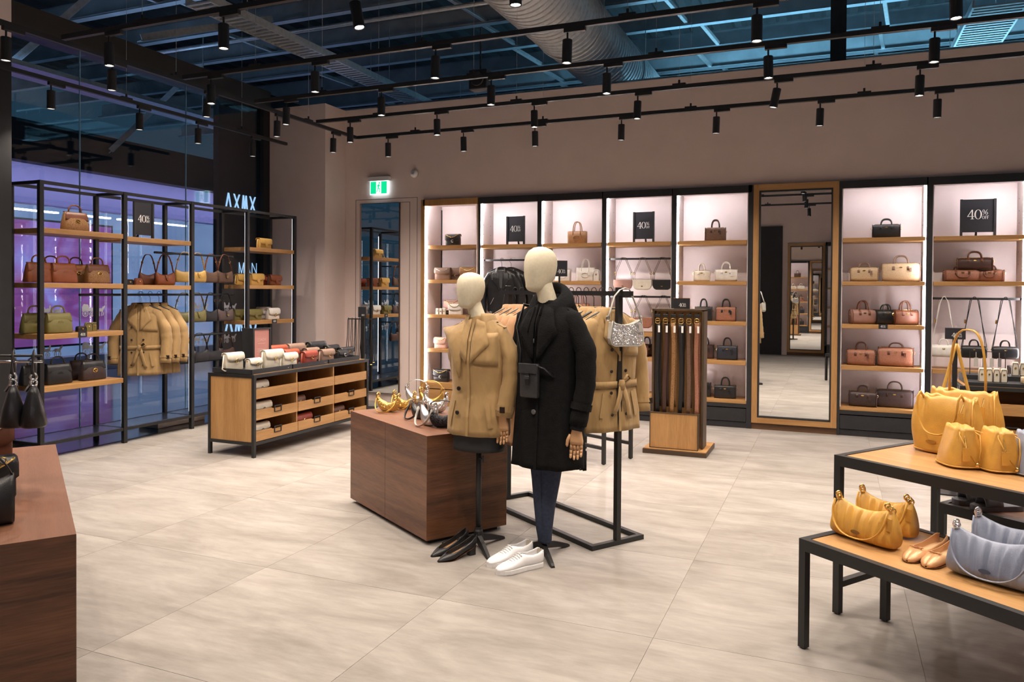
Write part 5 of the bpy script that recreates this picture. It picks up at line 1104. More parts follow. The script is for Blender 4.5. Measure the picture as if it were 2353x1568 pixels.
class Cut:
    """garment trunk: levels of (z, half width, half depth, y shift, fold amount)"""
    def __init__(s, lv, k=9, ph=0.0): s.lv = lv; s.k = k; s.ph = ph
    def at(s, z):
        lv = s.lv
        if z <= lv[0][0]: return lv[0]
        for a, b in zip(lv, lv[1:]):
            if a[0] <= z <= b[0]:
                f = (z - a[0]) / max(b[0] - a[0], 1e-6); return tuple(a[i] + (b[i] - a[i]) * f for i in range(5))
        return lv[-1]
    def ring(s, z, off=0.0, n=48):
        _, a, b, cy, fa = s.at(z); q = []
        for k in range(n):
            t = 2 * math.pi * k / n; f = 1 + fa * math.sin(s.k * t + s.ph + 2.2 * z) + 0.5 * fa * math.sin((s.k * 2 - 3) * t + 1.3 * s.ph)
            q.append(((a + off) * f * sgn(math.cos(t), 0.86), cy + (b + off) * f * sgn(math.sin(t), 0.86), z))
        return q
    def fy(s, x, z):
        _, a, b, cy, fa = s.at(z); c = min(0.999, (abs(x) / max(a, 1e-4)) ** (1 / 0.86)); return cy - b * (math.sqrt(1 - c * c)) ** 0.86
    def body(s, step=0.035):
        z0, z1 = s.lv[0][0], s.lv[-1][0]; zs = sorted(set([l[0] for l in s.lv] + [z0 + step * i for i in range(int((z1 - z0) / step))])); return MB().loft([s.ring(z) for z in zs])
    def patch(s, c, off=0.008, t=0.003, n=6, mb=None):
        """c: four (x, z) corners; a sheet that follows the front"""
        mb = mb or MB(); g = []
        for i in range(n + 1):
            u = i / n; row = []
            for j in range(n + 1):
                v = j / n; x = (1 - u) * ((1 - v) * c[0][0] + v * c[1][0]) + u * ((1 - v) * c[3][0] + v * c[2][0]); z = (1 - u) * ((1 - v) * c[0][1] + v * c[1][1]) + u * ((1 - v) * c[3][1] + v * c[2][1])
                row.append((x, s.fy(x, z) - off, z))
            g.append(row)
        return mb.sheet(g, t)
    def band(s, z, h, off=0.01, t=0.004):
        return MB().loft([s.ring(z - h / 2, off), s.ring(z + h / 2, off), s.ring(z + h / 2, off - t), s.ring(z - h / 2, off - t)], caps=False, wrap=True)
    def button(s, x, z, r=0.011): return MB().lathe([(0.0, -0.004), (r * 0.8, -0.004), (r, -0.002), (r, 0.002), (0, 0.002)], (x, s.fy(x, z) - 0.012, z), 12, 'Y')
def collar(rn, zc, drop=0.045, spread=0.06, gap=24, cy=0.0, point=0.035, ry=0.85):
    g = []
    for i in range(25):
        a = R(-90 + gap + (360 - 2 * gap) * i / 24); row = []; e = abs(i - 12) / 12
        for v in (0, 0.3, 0.5, 0.75, 1.0):
            rr = rn + (0.012 * v if v < 0.4 else 0.01 + spread * (v - 0.3)); z = zc + (0.045 * v / 0.4 if v <= 0.4 else 0.045 - (drop + 0.045 + point * e ** 3) * (v - 0.4) / 0.6)
            row.append((rr * math.cos(a), cy + rr * ry * math.sin(a), z))
        g.append(row)
    return MB().sheet(g, 0.004)
def sleeve(p, r, cuffm=None, n=16):
    """p: joint points shoulder -> wrist; tapered tube with soft wrinkles"""
    P = [Vector(q) for q in p]; r = list(r); sx = math.copysign(1, P[0].x); P = [P[0] + V(-0.085 * sx, 0, 0.038), P[0] + V(-0.02 * sx, 0, 0.014)] + P[1:]; r = [0.030, r[0] * 0.93] + r[1:]; pts, rr = [], []
    for i in range(len(P) - 1):
        for k in range(6):
            f = k / 6; pts.append(P[i].lerp(P[i + 1], f)); rr.append((r[i] + (r[i + 1] - r[i]) * f) * (1 + 0.035 * math.sin(i * 3.1 + k * 2.3)))
    pts.append(P[-1]); rr.append(r[-1]); return MB().tube(pts, rr, n, flat=0.86)
def trench(parent, zs, hem, aw=0.19, m='trench', arms=True, hang=False, belt='tied', dbl=True, flare=1.08, arm_l=0.56, nb=4, cdrop=0.045, cspread=0.06, cpoint=0.035, ph=0.0, armx=0.0, part='trench_coat', fold=0.035, thin=1.0):
    """zs = shoulder height, hem = hem height. Returns (cut, body object)"""
    waist = zs - 0.40 if zs - hem > 0.5 else hem + 0.1; b = 0.115 * thin
    lv = [(hem, aw * flare * 1.0, b * 1.25, 0, fold), (hem + 0.12, aw * flare * 0.99, b * 1.2, 0, fold * 0.8), (waist, aw * 0.93, b * 1.02, 0, fold * 0.45), (zs - 0.2, aw * 0.97, b * 1.1, -0.005, fold * 0.2), (zs - 0.07, aw * 1.0, b * 0.95, 0, fold * 0.1), (zs - 0.015, aw * 0.97, b * 0.72, 0.005, 0), (zs + 0.02, aw * 0.78, b * 0.62, 0.01, 0), (zs + 0.055, aw * 0.46, b * 0.56, 0.012, 0), (zs + 0.07, aw * 0.34, b * 0.52, 0.012, 0)]
    c = Cut(lv, 9, ph); bo = c.body().build(part, m, parent, smooth=True); pr = bo
    collar(0.066, zs + (0.05 if hang is False else 0.06), cy=0.012, gap=26, drop=cdrop, spread=cspread, point=cpoint).build('collar', m, pr, smooth=True)
    for s in (-1, 1):
        c.patch([(s * 0.018, zs + 0.05), (s * 0.075, zs + 0.03), (s * 0.125, zs - 0.10), (s * 0.012, zs - 0.22)], 0.012, 0.004 * s).build('lapel', m, pr, smooth=True)
        o = MB().cbox((0, 0, 0), (0.085, 0.038, 0.005)).build('epaulette', m, pr); o.location = (s * aw * 0.76, 0, zs + 0.017); o.rotation_euler = (0, s * R(24), 0)
        MB().lathe([(0.0, 0.006), (0.009, 0.006), (0.009, 0.0), (0, 0.0)], seg=10).build('button', 'button', pr).location = (s * aw * 0.66, 0, zs + 0.028)
    c.patch([(0.015, zs - 0.04), (aw * 0.86, zs - 0.03), (aw * 0.90, zs - 0.23), (0.03, zs - 0.215)], 0.006, 0.003).build('storm_flap', m, pr, smooth=True)
    c.patch([(-0.012, zs + 0.03), (0.004, zs + 0.03), (0.006, hem + 0.004), (-0.012, hem + 0.004)], 0.006, 0.003).build('front_edge', m, pr)
    for i in range(nb):
        z = zs - 0.18 - i * 0.135
        if z < hem + 0.08: continue
        for s in ((-1, 1) if dbl else (-1,)):
            if s > 0 and i == 0: continue
            c.button(s * 0.058 - 0.01, z).build('button', 'button', pr)
    for s in (-1, 1): c.patch([(s * 0.10, waist - 0.05), (s * 0.125, waist - 0.05), (s * 0.155, waist - 0.20), (s * 0.13, waist - 0.205)], 0.006, 0.004 * s).build('pocket_welt', m, pr)
    if belt:
        c.band(waist, 0.042).build('belt', m, pr, smooth=True)
        y = c.fy(0, waist)
        if belt == 'tied':
            MB().loft([rring(0.024 * k, 0.016, z, 12, 0.7, y - 0.022, 0.01) for z, k in ((waist - 0.03, 0.7), (waist, 1.1), (waist + 0.03, 0.7))]).build('belt_knot', m, pr, smooth=True)
            for s, L_ in ((-1, 0.17), (1, 0.21)):
                g = [[(0.01 + s * 0.008 + s * 0.055 * v + u * 0.036 - 0.018, y - 0.026 - 0.01 * math.sin(3 * v), waist - 0.01 - L_ * v) for u in (0, 0.5, 1)] for v in [k / 6 for k in range(7)]]; MB().sheet(g, 0.003).build('belt_tail', m, pr, smooth=True)
            MB().tube([(0.01, y - 0.025, waist + 0.015), (0.05, y - 0.03, waist + 0.06), (0.075, y - 0.03, waist + 0.035), (0.02, y - 0.028, waist)], 0.012, 6, flat=0.4).build('belt_loop', m, pr, smooth=True)
    if arms:
        for s in (-1, 1):
            pts = [(s * (aw * 0.86), 0.005, zs - 0.045), (s * (aw + 0.045 + armx), 0.015, zs - 0.20), (s * (aw + 0.065 + armx), 0.01, zs - 0.34), (s * (aw + 0.055 + armx), -0.025, zs - arm_l)]
            sl = sleeve(pts, [0.072, 0.07, 0.066, 0.064]).build('sleeve', m, pr, smooth=True)
            e = Vector(pts[3]); d = (e - Vector(pts[2])).normalized(); p1 = e - d * 0.075
            MB().tube([p1 - d * 0.016, p1 + d * 0.016], 0.070, 16, flat=0.86).build('cuff_strap', m, sl); MB().tube([e - d * 0.001, e + d * 0.001], 0.055, 14, flat=0.86).build('cuff_lining', 'lining', sl)
            MB().cbox(p1 + V(s * 0.03, -0.062, 0), (0.03, 0.008, 0.036)).build('cuff_buckle', 'button', sl)
    return c, bo
def hanger(label, loc, rz, group, w=0.40, neck=0.10):
    t = thing('coat_hanger', label, 'hanger', loc, rz, group)
    MB().tube([(0.02 * math.cos(a), 0, 0.0 + 0.02 * math.sin(a)) for a in [R(-20 + 200 * k / 10) for k in range(11)]] + [(-0.012, 0, -0.03), (0.0, 0, -0.045), (0, 0, -neck + 0.01)], 0.0025, 6).build('hook', 'steel_black', t, smooth=True)
    MB().tube([(-w / 2, 0, -neck - 0.075), (-w * 0.3, 0, -neck - 0.035), (-w * 0.1, 0, -neck - 0.004), (0, 0, -neck), (w * 0.1, 0, -neck - 0.004), (w * 0.3, 0, -neck - 0.035), (w / 2, 0, -neck - 0.075)], 0.012, 8, flat=0.6).build('shoulder_bar', 'black_lam', t, smooth=True)
    return t
# ------------------------------------------------------------------ coats on the garment rack
CF = R(56.5); rx = lambda d, o=0.0: (-1.245 + d * math.cos(RA) - o * math.sin(RA), 4.709 + d * math.sin(RA) + o * math.cos(RA))
GC = 'tan trench coats on the garment rack'
pt = thing('trench_coat', 'tan belted trench coat nearest the sparkling bag on the garment rack', 'coat', (*rx(0.085), 0), CF, GC)
trench(pt, 1.415, 0.72, aw=0.215, thin=0.72, arm_l=0.60, armx=-0.015, part='coat_body', fold=0.05)
spots_c = [(0.165, 'second'), (0.245, 'third'), (0.325, 'fourth'), (0.405, 'fifth'), (0.485, 'sixth')]
for d, n_ in spots_c: dup(pt, (*rx(d), rnd.uniform(-0.01, 0.01)), CF + rnd.uniform(-0.06, 0.06), 'tan trench coat, %s from the sparkling bag on the garment rack' % n_)
pf = thing('trench_coat', 'long rosy tan trench coat, nearest the far post of the garment rack', 'coat', (*rx(1.17), 0), CF, GC)
trench(pf, 1.415, 0.50, aw=0.215, m='trench2', thin=0.72, arm_l=0.60, armx=-0.02, part='coat_body', fold=0.05, ph=1.0)
for d, n_ in ((1.08, 'second'), (0.99, 'third'), (0.90, 'fourth')): dup(pf, (*rx(d), 0), CF + rnd.uniform(-0.06, 0.06), 'long rosy tan trench coat, %s from the far post of the rack' % n_)
hg = hanger('black hanger hooked on the bar of the garment rack', (*rx(0.085), 1.605), CF, 'hangers on the garment rack', neck=0.115)
hg['label'] = 'black hanger on the garment rack bar, first from the sparkling bag'
for k, d in enumerate([s[0] for s in spots_c] + [0.58, 0.67, 0.90, 0.99, 1.08, 1.17]): dup(hg, (*rx(d), 1.605), CF, 'black hanger on the garment rack bar, %s from the sparkling bag' % (ORD[1:] + ('twelfth',))[k])
# placard clipped on the rack
ps = thing('small_placard', 'small square discount placard clipped on the garment rack bar', 'sign', (*rx(0.62), 1.602), R(24))
MB().box(-0.006, 0.006, -0.006, 0.006, 0, 0.10).build('stem', 'steel_black', ps); MB().box(-0.055, 0.055, -0.006, 0.006, 0.10, 0.21).build('board', 'sign_board', ps); glyph_sign(ps, 0.056, 0.015, 0.122, -0.007)
# glitter bag hooked over the near end of the rack
gb = thing('glitter_bag', 'silver sparkling shoulder bag with grey strap hung on the end of the garment rack', 'handbag', (*rx(-0.055), 0), R(38))
def half_moon(t, w, h, d, z0, body, trim):
    prof = [(-w * 0.46, h), (-w * 0.36, h * 0.90), (-w * 0.2, h * 0.84), (0, h * 0.83), (w * 0.2, h * 0.88), (w * 0.36, h * 0.97), (w * 0.46, h * 1.08), (w * 0.52, h * 0.6), (w * 0.55, h * 0.22), (w * 0.50, h * 0.06), (w * 0.40, 0.0), (-w * 0.40, 0.0), (-w * 0.50, h * 0.08), (-w * 0.54, h * 0.3), (-w * 0.50, h * 0.65)]
    o = MB().prism(prof, -d / 2, d / 2).build('body', trim, t, bevel=0.012); o.location = (0, 0, z0)
    c = [(x * 0.95, 0.006 + z * 0.955) for x, z in prof]; o = MB().prism(c, -d / 2 - 0.004, -d / 2 + 0.002).build('sparkle_front', body, t, bevel=0.002); o.location = (0, 0, z0)
    MB().tube([(x, -d / 2, z + z0) for x, z in prof], 0.004, 6, True).build('front_piping', trim, t, smooth=True)
half_moon(gb, 0.205, 0.155, 0.075, 1.262, 'gl_silver', 'grey_strap')
MB().tube([(-0.115, 0, 1.43), (-0.10, 0, 1.47), (-0.07, 0, 1.57), (-0.035, 0, 1.61), (0.0, 0, 1.622), (0.03, 0, 1.612), (0.06, 0, 1.55), (0.095, 0, 1.465), (0.105, 0, 1.43)], 0.012, 8, flat=0.3).build('strap', 'grey_strap', gb, smooth=True)
for x in (-0.112, 0.107): 
    MB().tube([(x + 0.012 * math.cos(a * math.pi / 4), 0, 1.432 + 0.016 * math.sin(a * math.pi / 4)) for a in range(8)], 0.004, 6, True).build('strap_ring', 'silver', gb)
MB().box(-0.012, 0.012, -0.003, 0.003, -0.05, 0).build('hang_tag', 'grey_strap', gb).location = (0.085, -0.05, 1.40)
# ------------------------------------------------------------------ trench coats on the window rail
wc = thing('trench_coat', 'tan trench coat with tied belt at the front of the window rail', 'coat', (-6.95, 6.117, 0), R(40), 'trench coats on the window rail')
trench(wc, 1.36, 0.66, aw=0.20, thin=0.75, arm_l=0.58, armx=0.0, part='coat_body', fold=0.05)
for k, (y, n_) in enumerate(((6.14, 'second'), (6.26, 'third'), (6.38, 'last'))): dup(wc, (-6.96, y, 0), R(34 - 3 * k), 'tan trench coat, %s on the window rail' % n_)
hw_ = hanger('black hanger holding the first trench coat on the window rail', (-6.95, 6.117, 1.545), R(40), 'hangers on the window rail', neck=0.11)
for k, y in enumerate((6.14, 6.26, 6.38)): dup(hw_, (-6.96, y, 1.545), R(34 - 3 * k), 'black hanger holding the %s trench coat on the window rail' % ('second', 'third', 'last')[k])
# ------------------------------------------------------------------ leather jackets in the wall bay
def biker(label, loc, rz):
    t = thing('leather_jacket', label, 'jacket', loc, rz, 'black leather jackets in the wall bay'); zs, hem, aw = -0.165, -0.68, 0.20
    lv = [(hem, aw * 0.92, 0.085, 0, 0.03), (hem + 0.12, aw * 0.95, 0.088, 0, 0.03), (zs - 0.2, aw, 0.09, 0, 0.01), (zs - 0.07, aw, 0.08, 0, 0), (zs - 0.015, aw * 0.97, 0.062, 0, 0), (zs + 0.02, aw * 0.76, 0.054, 0, 0), (zs + 0.055, aw * 0.42, 0.05, 0, 0)]
    c = Cut(lv, 7); bo = c.body().build('jacket_body', 'biker', t, smooth=True)
    collar(0.06, zs + 0.04, gap=30, drop=0.05).build('collar', 'biker', t, smooth=True)
    c.patch([(-0.045, zs + 0.03), (0.045, zs + 0.03), (0.02, zs - 0.20), (-0.01, zs - 0.20)], 0.003, 0.002).build('inner_lining', mat('charcoal_lining', (0.05, 0.05, 0.055), 0.8), t)
    for s in (-1, 1):
        c.patch([(s * 0.03, zs + 0.03), (s * 0.10, zs + 0.0), (s * 0.12, zs - 0.09), (s * 0.02 + 0.01, zs - 0.23)], 0.010, 0.005 * s).build('lapel', 'biker', t, smooth=True)
        for x, z in ((0.105, zs - 0.015), (0.112, zs - 0.085)): c.button(s * x, z, 0.007).build('snap', 'silver', t)
        sleeve([(s * aw * 0.86, 0, zs - 0.04), (s * (aw + 0.045), 0.01, zs - 0.2), (s * (aw + 0.06), 0.01, zs - 0.36), (s * (aw + 0.045), -0.02, zs - 0.58)], [0.066, 0.064, 0.058, 0.05]).build('sleeve', 'biker', t, smooth=True)
    MB().tube([(0.02 + 0.05 * (1 - k / 8), c.fy(0.03, zs - 0.22 - 0.28 * k / 8) - 0.006, zs - 0.22 - 0.28 * k / 8) for k in range(9)], 0.003, 5).build('zip', 'silver', t)
    for a, b in (((0.07, zs - 0.17), (0.14, zs - 0.17)), ((-0.14, zs - 0.42), (-0.09, zs - 0.33)), ((0.14, zs - 0.42), (0.09, zs - 0.33))):
        MB().tube([(a[0], c.fy(a[0], a[1]) - 0.004, a[1]), (b[0], c.fy(b[0], b[1]) - 0.004, b[1])], 0.003, 5).build('pocket_zip', 'silver', t)
    c.band(hem + 0.03, 0.04, 0.004).build('waist_band', 'biker', t)
    return t
biker('black leather biker jacket hanging at the front in the wall bay', (-4.093, 9.40, 2.0), R(12))
biker('second black leather jacket hanging behind the first in the wall bay', (-4.036, 9.58, 2.0), R(8))
hb = hanger('black hanger in the front leather jacket', (-4.093, 9.40, 2.015), R(12), 'hangers of the leather jackets'); dup(hb, (-4.036, 9.58, 2.015), R(8), 'black hanger in the rear leather jacket')

# ================================================================== MANNEQUINS
def egg(c, w, d, h, tilt=0.0, yaw=0.0):
    rings = []; pr = ((0.0, 0.08, 0.10), (0.006, 0.25, 0.10), (0.022, 0.44, 0.10), (0.05, 0.58, 0.09), (0.10, 0.70, 0.075), (0.2, 0.80, 0.04), (0.34, 0.91, 0.01), (0.5, 0.98, 0.0), (0.64, 1.0, 0.0), (0.77, 0.95, 0.0), (0.88, 0.80, 0.0), (0.955, 0.55, 0.0), (0.99, 0.28, 0.0), (1.0, 0.08, 0.0))
    m = Matrix.Rotation(yaw, 3, 'Z') @ Matrix.Rotation(tilt, 3, 'X')
    for f, k, fw in pr:
        ring = []
        for q in range(28):
            a = 2 * math.pi * q / 28; p = m @ Vector((w / 2 * k * math.cos(a), d / 2 * (k if f > 0.3 else k * 0.92) * math.sin(a) - d * fw * 0.9 + (0.0 if f > .3 else 0.0), h * (f - 0.12))); ring.append(tuple(Vector(c) + p))
        rings.append(ring)
    return MB().loft(rings)
def stand(t, ztop, x=0.0, y=0.0, hub=0.09, ang=0.0, r=0.017):
    MB().tube([(x, y, 0.05), (x, y, ztop)], r, 14).build('pole', 'steel_black', t, smooth=True)
    MB().lathe([(0.0, 0.035), (0.026, 0.035), (0.030, 0.05), (0.028, hub + 0.015), (0.022, hub + 0.025), (0.022, hub + 0.04), (0, hub + 0.04)], (x, y, 0), 16).build('hub', 'steel_black', t, smooth=False)
    for k in range(3):
        a = ang + k * 2 * math.pi / 3; c, s = math.cos(a), math.sin(a); P = lambda q, u, z: (x + c * q - s * u, y + s * q + c * u, z)
        rings = []
        for q, z0, z1, hw in ((0.015, 0.04, 0.085, 0.02), (0.12, 0.022, 0.055, 0.016), (0.215, 0.0, 0.022, 0.014), (0.235, 0.0, 0.012, 0.012)): rings.append([P(q, -hw, z0), P(q, hw, z0), P(q, hw * 0.7, z1), P(q, -hw * 0.7, z1)])
        MB().loft(rings).build('foot', 'steel_black', t)
def wood_hand(t, wrist, s, yaw, size=1.0):
    """jointed wooden hand hanging from the wrist; s: side of the thumb"""
    wz = Vector(wrist); m = Matrix.Rotation(yaw, 3, 'Z'); P = lambda x, y, z: tuple(wz + m @ (Vector((x, y, z)) * size))
    rings = []
    for z, w_, d_ in ((0.02, 0.026, 0.022), (0.0, 0.027, 0.022), (-0.03, 0.034, 0.02), (-0.065, 0.041, 0.016), (-0.085, 0.040, 0.013)): rings.append([P(a, b, z) for a, b, _ in rring(w_, d_, 0, 16, 0.6)])
    h = MB().loft(rings).build('hand', 'woodhand', t, smooth=True)
    for k, (x, l1, l2, l3) in enumerate(((-0.030, 0.034, 0.024, 0.018), (-0.010, 0.038, 0.027, 0.02), (0.010, 0.036, 0.025, 0.02), (0.029, 0.028, 0.02, 0.017))):
        x2 = x * 1.02; c0 = -0.085; f = MB().tube([P(x, 0, c0 + 0.004), P(x2, -0.002, c0 - l1), P(x2, -0.006, c0 - l1 - 0.001)], [0.0092 * size, 0.0088 * size, 0.005 * size], 10)
        f.tube([P(x2, -0.004, c0 - l1 + 0.001), P(x2 * 1.02, -0.008, c0 - l1 - l2), P(x2 * 1.02, -0.010, c0 - l1 - l2 - 0.001)], [0.0086 * size, 0.0082 * size, 0.005 * size], 10)
        f.tube([P(x2 * 1.02, -0.008, c0 - l1 - l2 + 0.001), P(x2 * 1.03, -0.013, c0 - l1 - l2 - l3), P(x2 * 1.03, -0.015, c0 - l1 - l2 - l3 - 0.005)], [0.0081 * size, 0.0072 * size, 0.003 * size], 10)
        fo = f.build('finger', 'woodhand', h, smooth=True)
        for zz in (c0 - l1, c0 - l1 - l2):
            q = Vector(P(x2, -0.0125, zz + 0.003)); MB().tube([q + m @ V(0, 0.003, 0), q + m @ V(0, -0.001, 0)], 0.0024, 8).build('pin', 'button', h)
    MB().tube([P(s * 0.034, -0.004, -0.03), P(s * 0.05, -0.012, -0.062), P(s * 0.053, -0.016, -0.09), P(s * 0.052, -0.018, -0.1)], [0.012 * size, 0.0105 * size, 0.009 * size, 0.004 * size], 10).build('thumb', 'woodhand', h, smooth=True)
    return h
# shorter mannequin: tan trench, black skirt
fm = thing('mannequin', 'shorter faceless cream mannequin in a tan trench coat and black skirt on a pole', 'mannequin', (-2.023, 4.307, 0), R(-4))
stand(fm, 0.75, 0, 0, ang=R(75))
MB().tube([(0.02, -0.03, 0.565), (0.055, -0.045, 0.565)], 0.005, 8).tube([(0.055, -0.045, 0.545), (0.055, -0.045, 0.585)], 0.007, 8).build('clamp_knob', 'steel_black', fm)
MB().loft([rring(a, b, z, 32, 0.9) for z, a, b in ((0.615, 0.165, 0.12), (0.64, 0.168, 0.122), (0.80, 0.165, 0.115), (0.95, 0.14, 0.10), (1.05, 0.13, 0.095))]).build('skirt', 'skirt', fm, smooth=True)
MB().loft([rring(a, b, z, 24, 0.9, cy=y, cx=x) for z, a, b, y, x in ((1.0, 0.12, 0.09, 0, 0), (1.2, 0.14, 0.1, 0, 0), (1.35, 0.13, 0.075, 0, 0), (1.40, 0.07, 0.055, 0.005, -0.008), (1.44, 0.052, 0.050, 0.0, -0.015), (1.49, 0.047, 0.048, -0.01, -0.028), (1.53, 0.047, 0.048, -0.015, -0.04), (1.58, 0.045, 0.048, -0.02, -0.05))]).build('torso', 'mann', fm, smooth=True)
egg((-0.055, -0.03, 1.512), 0.158, 0.192, 0.228, R(-4), R(-22)).build('head', 'mann', fm, smooth=True)
cf, co = trench(fm, 1.375, 0.715, aw=0.185, arms=False, belt=None, fold=0.03, dbl=False, nb=0, cdrop=0.075, cspread=0.085, cpoint=0.06)
# flared open lapel on the far side
g = []
for i in range(7):
    v = i / 6; z = 1.40 - 0.30 * v; row = []
    for j in range(6):
        u = j / 5; out = (0.235 - 0.16 * v ** 0.8) ; x = -0.055 - (out - 0.055) * u * (1 - 0.25 * v); y = cf.fy(max(-0.17, x), z) - 0.012 - 0.05 * math.sin(u * 1.6) * (1 - v); row.append((x, y, z - 0.035 * u))
    g.append(row)
MB().sheet(g, 0.004).build('open_lapel', 'trench', co, smooth=True)
for z in (1.15, 1.0, 0.855): cf.button(-0.075, z, 0.014).build('button', 'button', co)
sl = sleeve([(0.155, 0.005, 1.335), (0.218, 0.012, 1.20), (0.222, 0.0, 1.06), (0.195, -0.045, 0.835)], [0.064, 0.064, 0.062, 0.060]).build('sleeve', 'trench', co, smooth=True)
MB().tube([(0.203, -0.034, 0.905), (0.199, -0.039, 0.87)], 0.065, 16, flat=0.86).build('cuff_strap', 'trench', sl); MB().cbox((0.215, -0.105, 0.887), (0.03, 0.008, 0.036)).build('cuff_buckle', 'button', sl)
sl2 = sleeve([(-0.155, 0.01, 1.335), (-0.19, 0.05, 1.20), (-0.18, 0.085, 1.06), (-0.15, 0.10, 0.84)], [0.07, 0.066, 0.062, 0.058]).build('sleeve', 'trench', co, smooth=True)
wood_hand(fm, (0.192, -0.05, 0.835), -1, R(10), 0.95); wood_hand(fm, (-0.148, 0.10, 0.84), 1, R(0), 0.9)
# taller mannequin: black coat, hood, slim denim
mm = thing('mannequin', 'taller faceless cream mannequin in a long black coat and dark jeans on a pole', 'mannequin', (-1.612, 4.345, 0), R(-12))
stand(mm, 0.6, 0, 0, ang=R(78))
JO = 0.03
MB().loft([[(x + cx, y + cy, z) for x, y, z in rring(a, b, z_, 28, 0.9)] for z_, a, b, cx, cy in ((0.085, 0.035, 0.030, 0.035, -0.02), (0.10, 0.042, 0.036, 0.03, -0.02), (0.16, 0.05, 0.042, 0.022, -0.015), (0.30, 0.066, 0.055, 0.02, -0.01), (0.45, 0.088, 0.07, 0.022, 0), (0.62, 0.112, 0.085, 0.025, 0), (0.80, 0.13, 0.10, 0.03, 0), (0.95, 0.15, 0.11, 0.03, 0))]).build('jeans', 'denim', mm, smooth=True)
MB().tube([(0.045, -0.055, 0.12), (0.03, -0.066, 0.32), (0.035, -0.085, 0.55)], 0.0025, 5).build('jeans_seam', 'denim', mm)
MB().loft([rring(a, b, z, 24, 0.9, cy=y, cx=JO + x) for z, a, b, y, x in ((1.0, 0.13, 0.09, 0, 0), (1.3, 0.14, 0.09, 0, 0), (1.44, 0.12, 0.07, 0, 0), (1.50, 0.06, 0.055, 0, 0), (1.56, 0.055, 0.058, -0.005, -0.006), (1.62, 0.052, 0.057, -0.015, -0.02), (1.67, 0.052, 0.057, -0.02, -0.034), (1.72, 0.048, 0.055, -0.025, -0.042))]).build('torso', 'mann', mm, smooth=True)
egg((JO - 0.048, -0.035, 1.622), 0.174, 0.212, 0.278, R(-6), R(-24)).build('head', 'mann', mm, smooth=True)
zs, hem, aw = 1.475, 0.555, 0.205
lv = [(hem, aw * 1.10, 0.185, 0.02, 0.045), (hem + 0.15, aw * 1.06, 0.17, 0.015, 0.035), (0.95, aw * 0.98, 0.14, 0, 0.015), (1.18, aw * 0.98, 0.135, 0, 0.008), (zs - 0.08, aw, 0.12, 0, 0.0), (zs - 0.015, aw * 0.96, 0.09, 0.005, 0), (zs + 0.02, aw * 0.76, 0.075, 0.01, 0), (zs + 0.055, aw * 0.45, 0.07, 0.012, 0), (zs + 0.07, aw * 0.33, 0.066, 0.012, 0)]
lv = [(z, a, b, c, f) for z, a, b, c, f in lv]
cm = Cut(lv, 8, 0.7); co = cm.body().build('black_coat', 'wool', mm, smooth=True); co.location = (JO, 0, 0)
for s in (-1, 1):
    cm.patch([(s * 0.02, zs + 0.045), (s * 0.085, zs + 0.015), (s * 0.135, zs - 0.12), (s * 0.01, zs - 0.30)], 0.012, 0.005 * s).build('lapel', 'wool', co, smooth=True)
cm.patch([(0.012, zs - 0.05), (0.026, zs - 0.05), (0.03, hem + 0.004), (0.012, hem + 0.004)], 0.006, 0.004).build('front_edge', 'wool', co)
M['btn_grey'] = mat('grey_button', (0.10, 0.10, 0.105), 0.35, var=0.1)
for x, z in ((-0.02, 1.305), (0.0, 0.89)): cm.button(x, z, 0.015).build('button', 'btn_grey', co)
o = MB().cbox((0, 0, 0), (0.12, 0.05, 0.008)).build('epaulette', 'wool', co); o.location = (0.155, 0, zs + 0.012); o.rotation_euler = (0, R(26), 0)
# pleated back hem
g = [[(-0.16 + 0.34 * i / 30, 0.15 + 0.010 * (-1) ** i, hem - 0.045 + 0.12 * j / 3) for j in range(4)] for i in range(31)]; MB().sheet(g, 0.004).build('pleated_back_hem', 'wool', co)
for s in (-1, 1):
    pts = [(s * 0.185, 0.0, zs - 0.05), (s * 0.255, 0.01, zs - 0.22), (s * 0.262, 0.0, zs - 0.42), (s * 0.235, -0.045, 0.82)] if s > 0 else [(-0.185, 0.01, zs - 0.05), (-0.225, 0.05, zs - 0.22), (-0.215, 0.09, zs - 0.42), (-0.185, 0.10, 0.80)]
    sl = sleeve(pts, [0.072, 0.070, 0.066, 0.058]).build('sleeve', 'wool', co, smooth=True)
    e = Vector(pts[3]); d = (e - Vector(pts[2])).normalized(); MB().tube([e - d * 0.13, e - d * 0.09], 0.069, 16, flat=0.88).build('cuff_strap', 'wool', sl)
    MB().tube([e - d * 0.02, e + d * 0.03], [0.055, 0.045], 16, flat=0.85).build('hoodie_cuff', 'hood', sl)
wood_hand(mm, (0.262, -0.052, 0.795), -1, R(14), 1.0); wood_hand(mm, (-0.155, 0.10, 0.78), 1, R(0), 0.95)
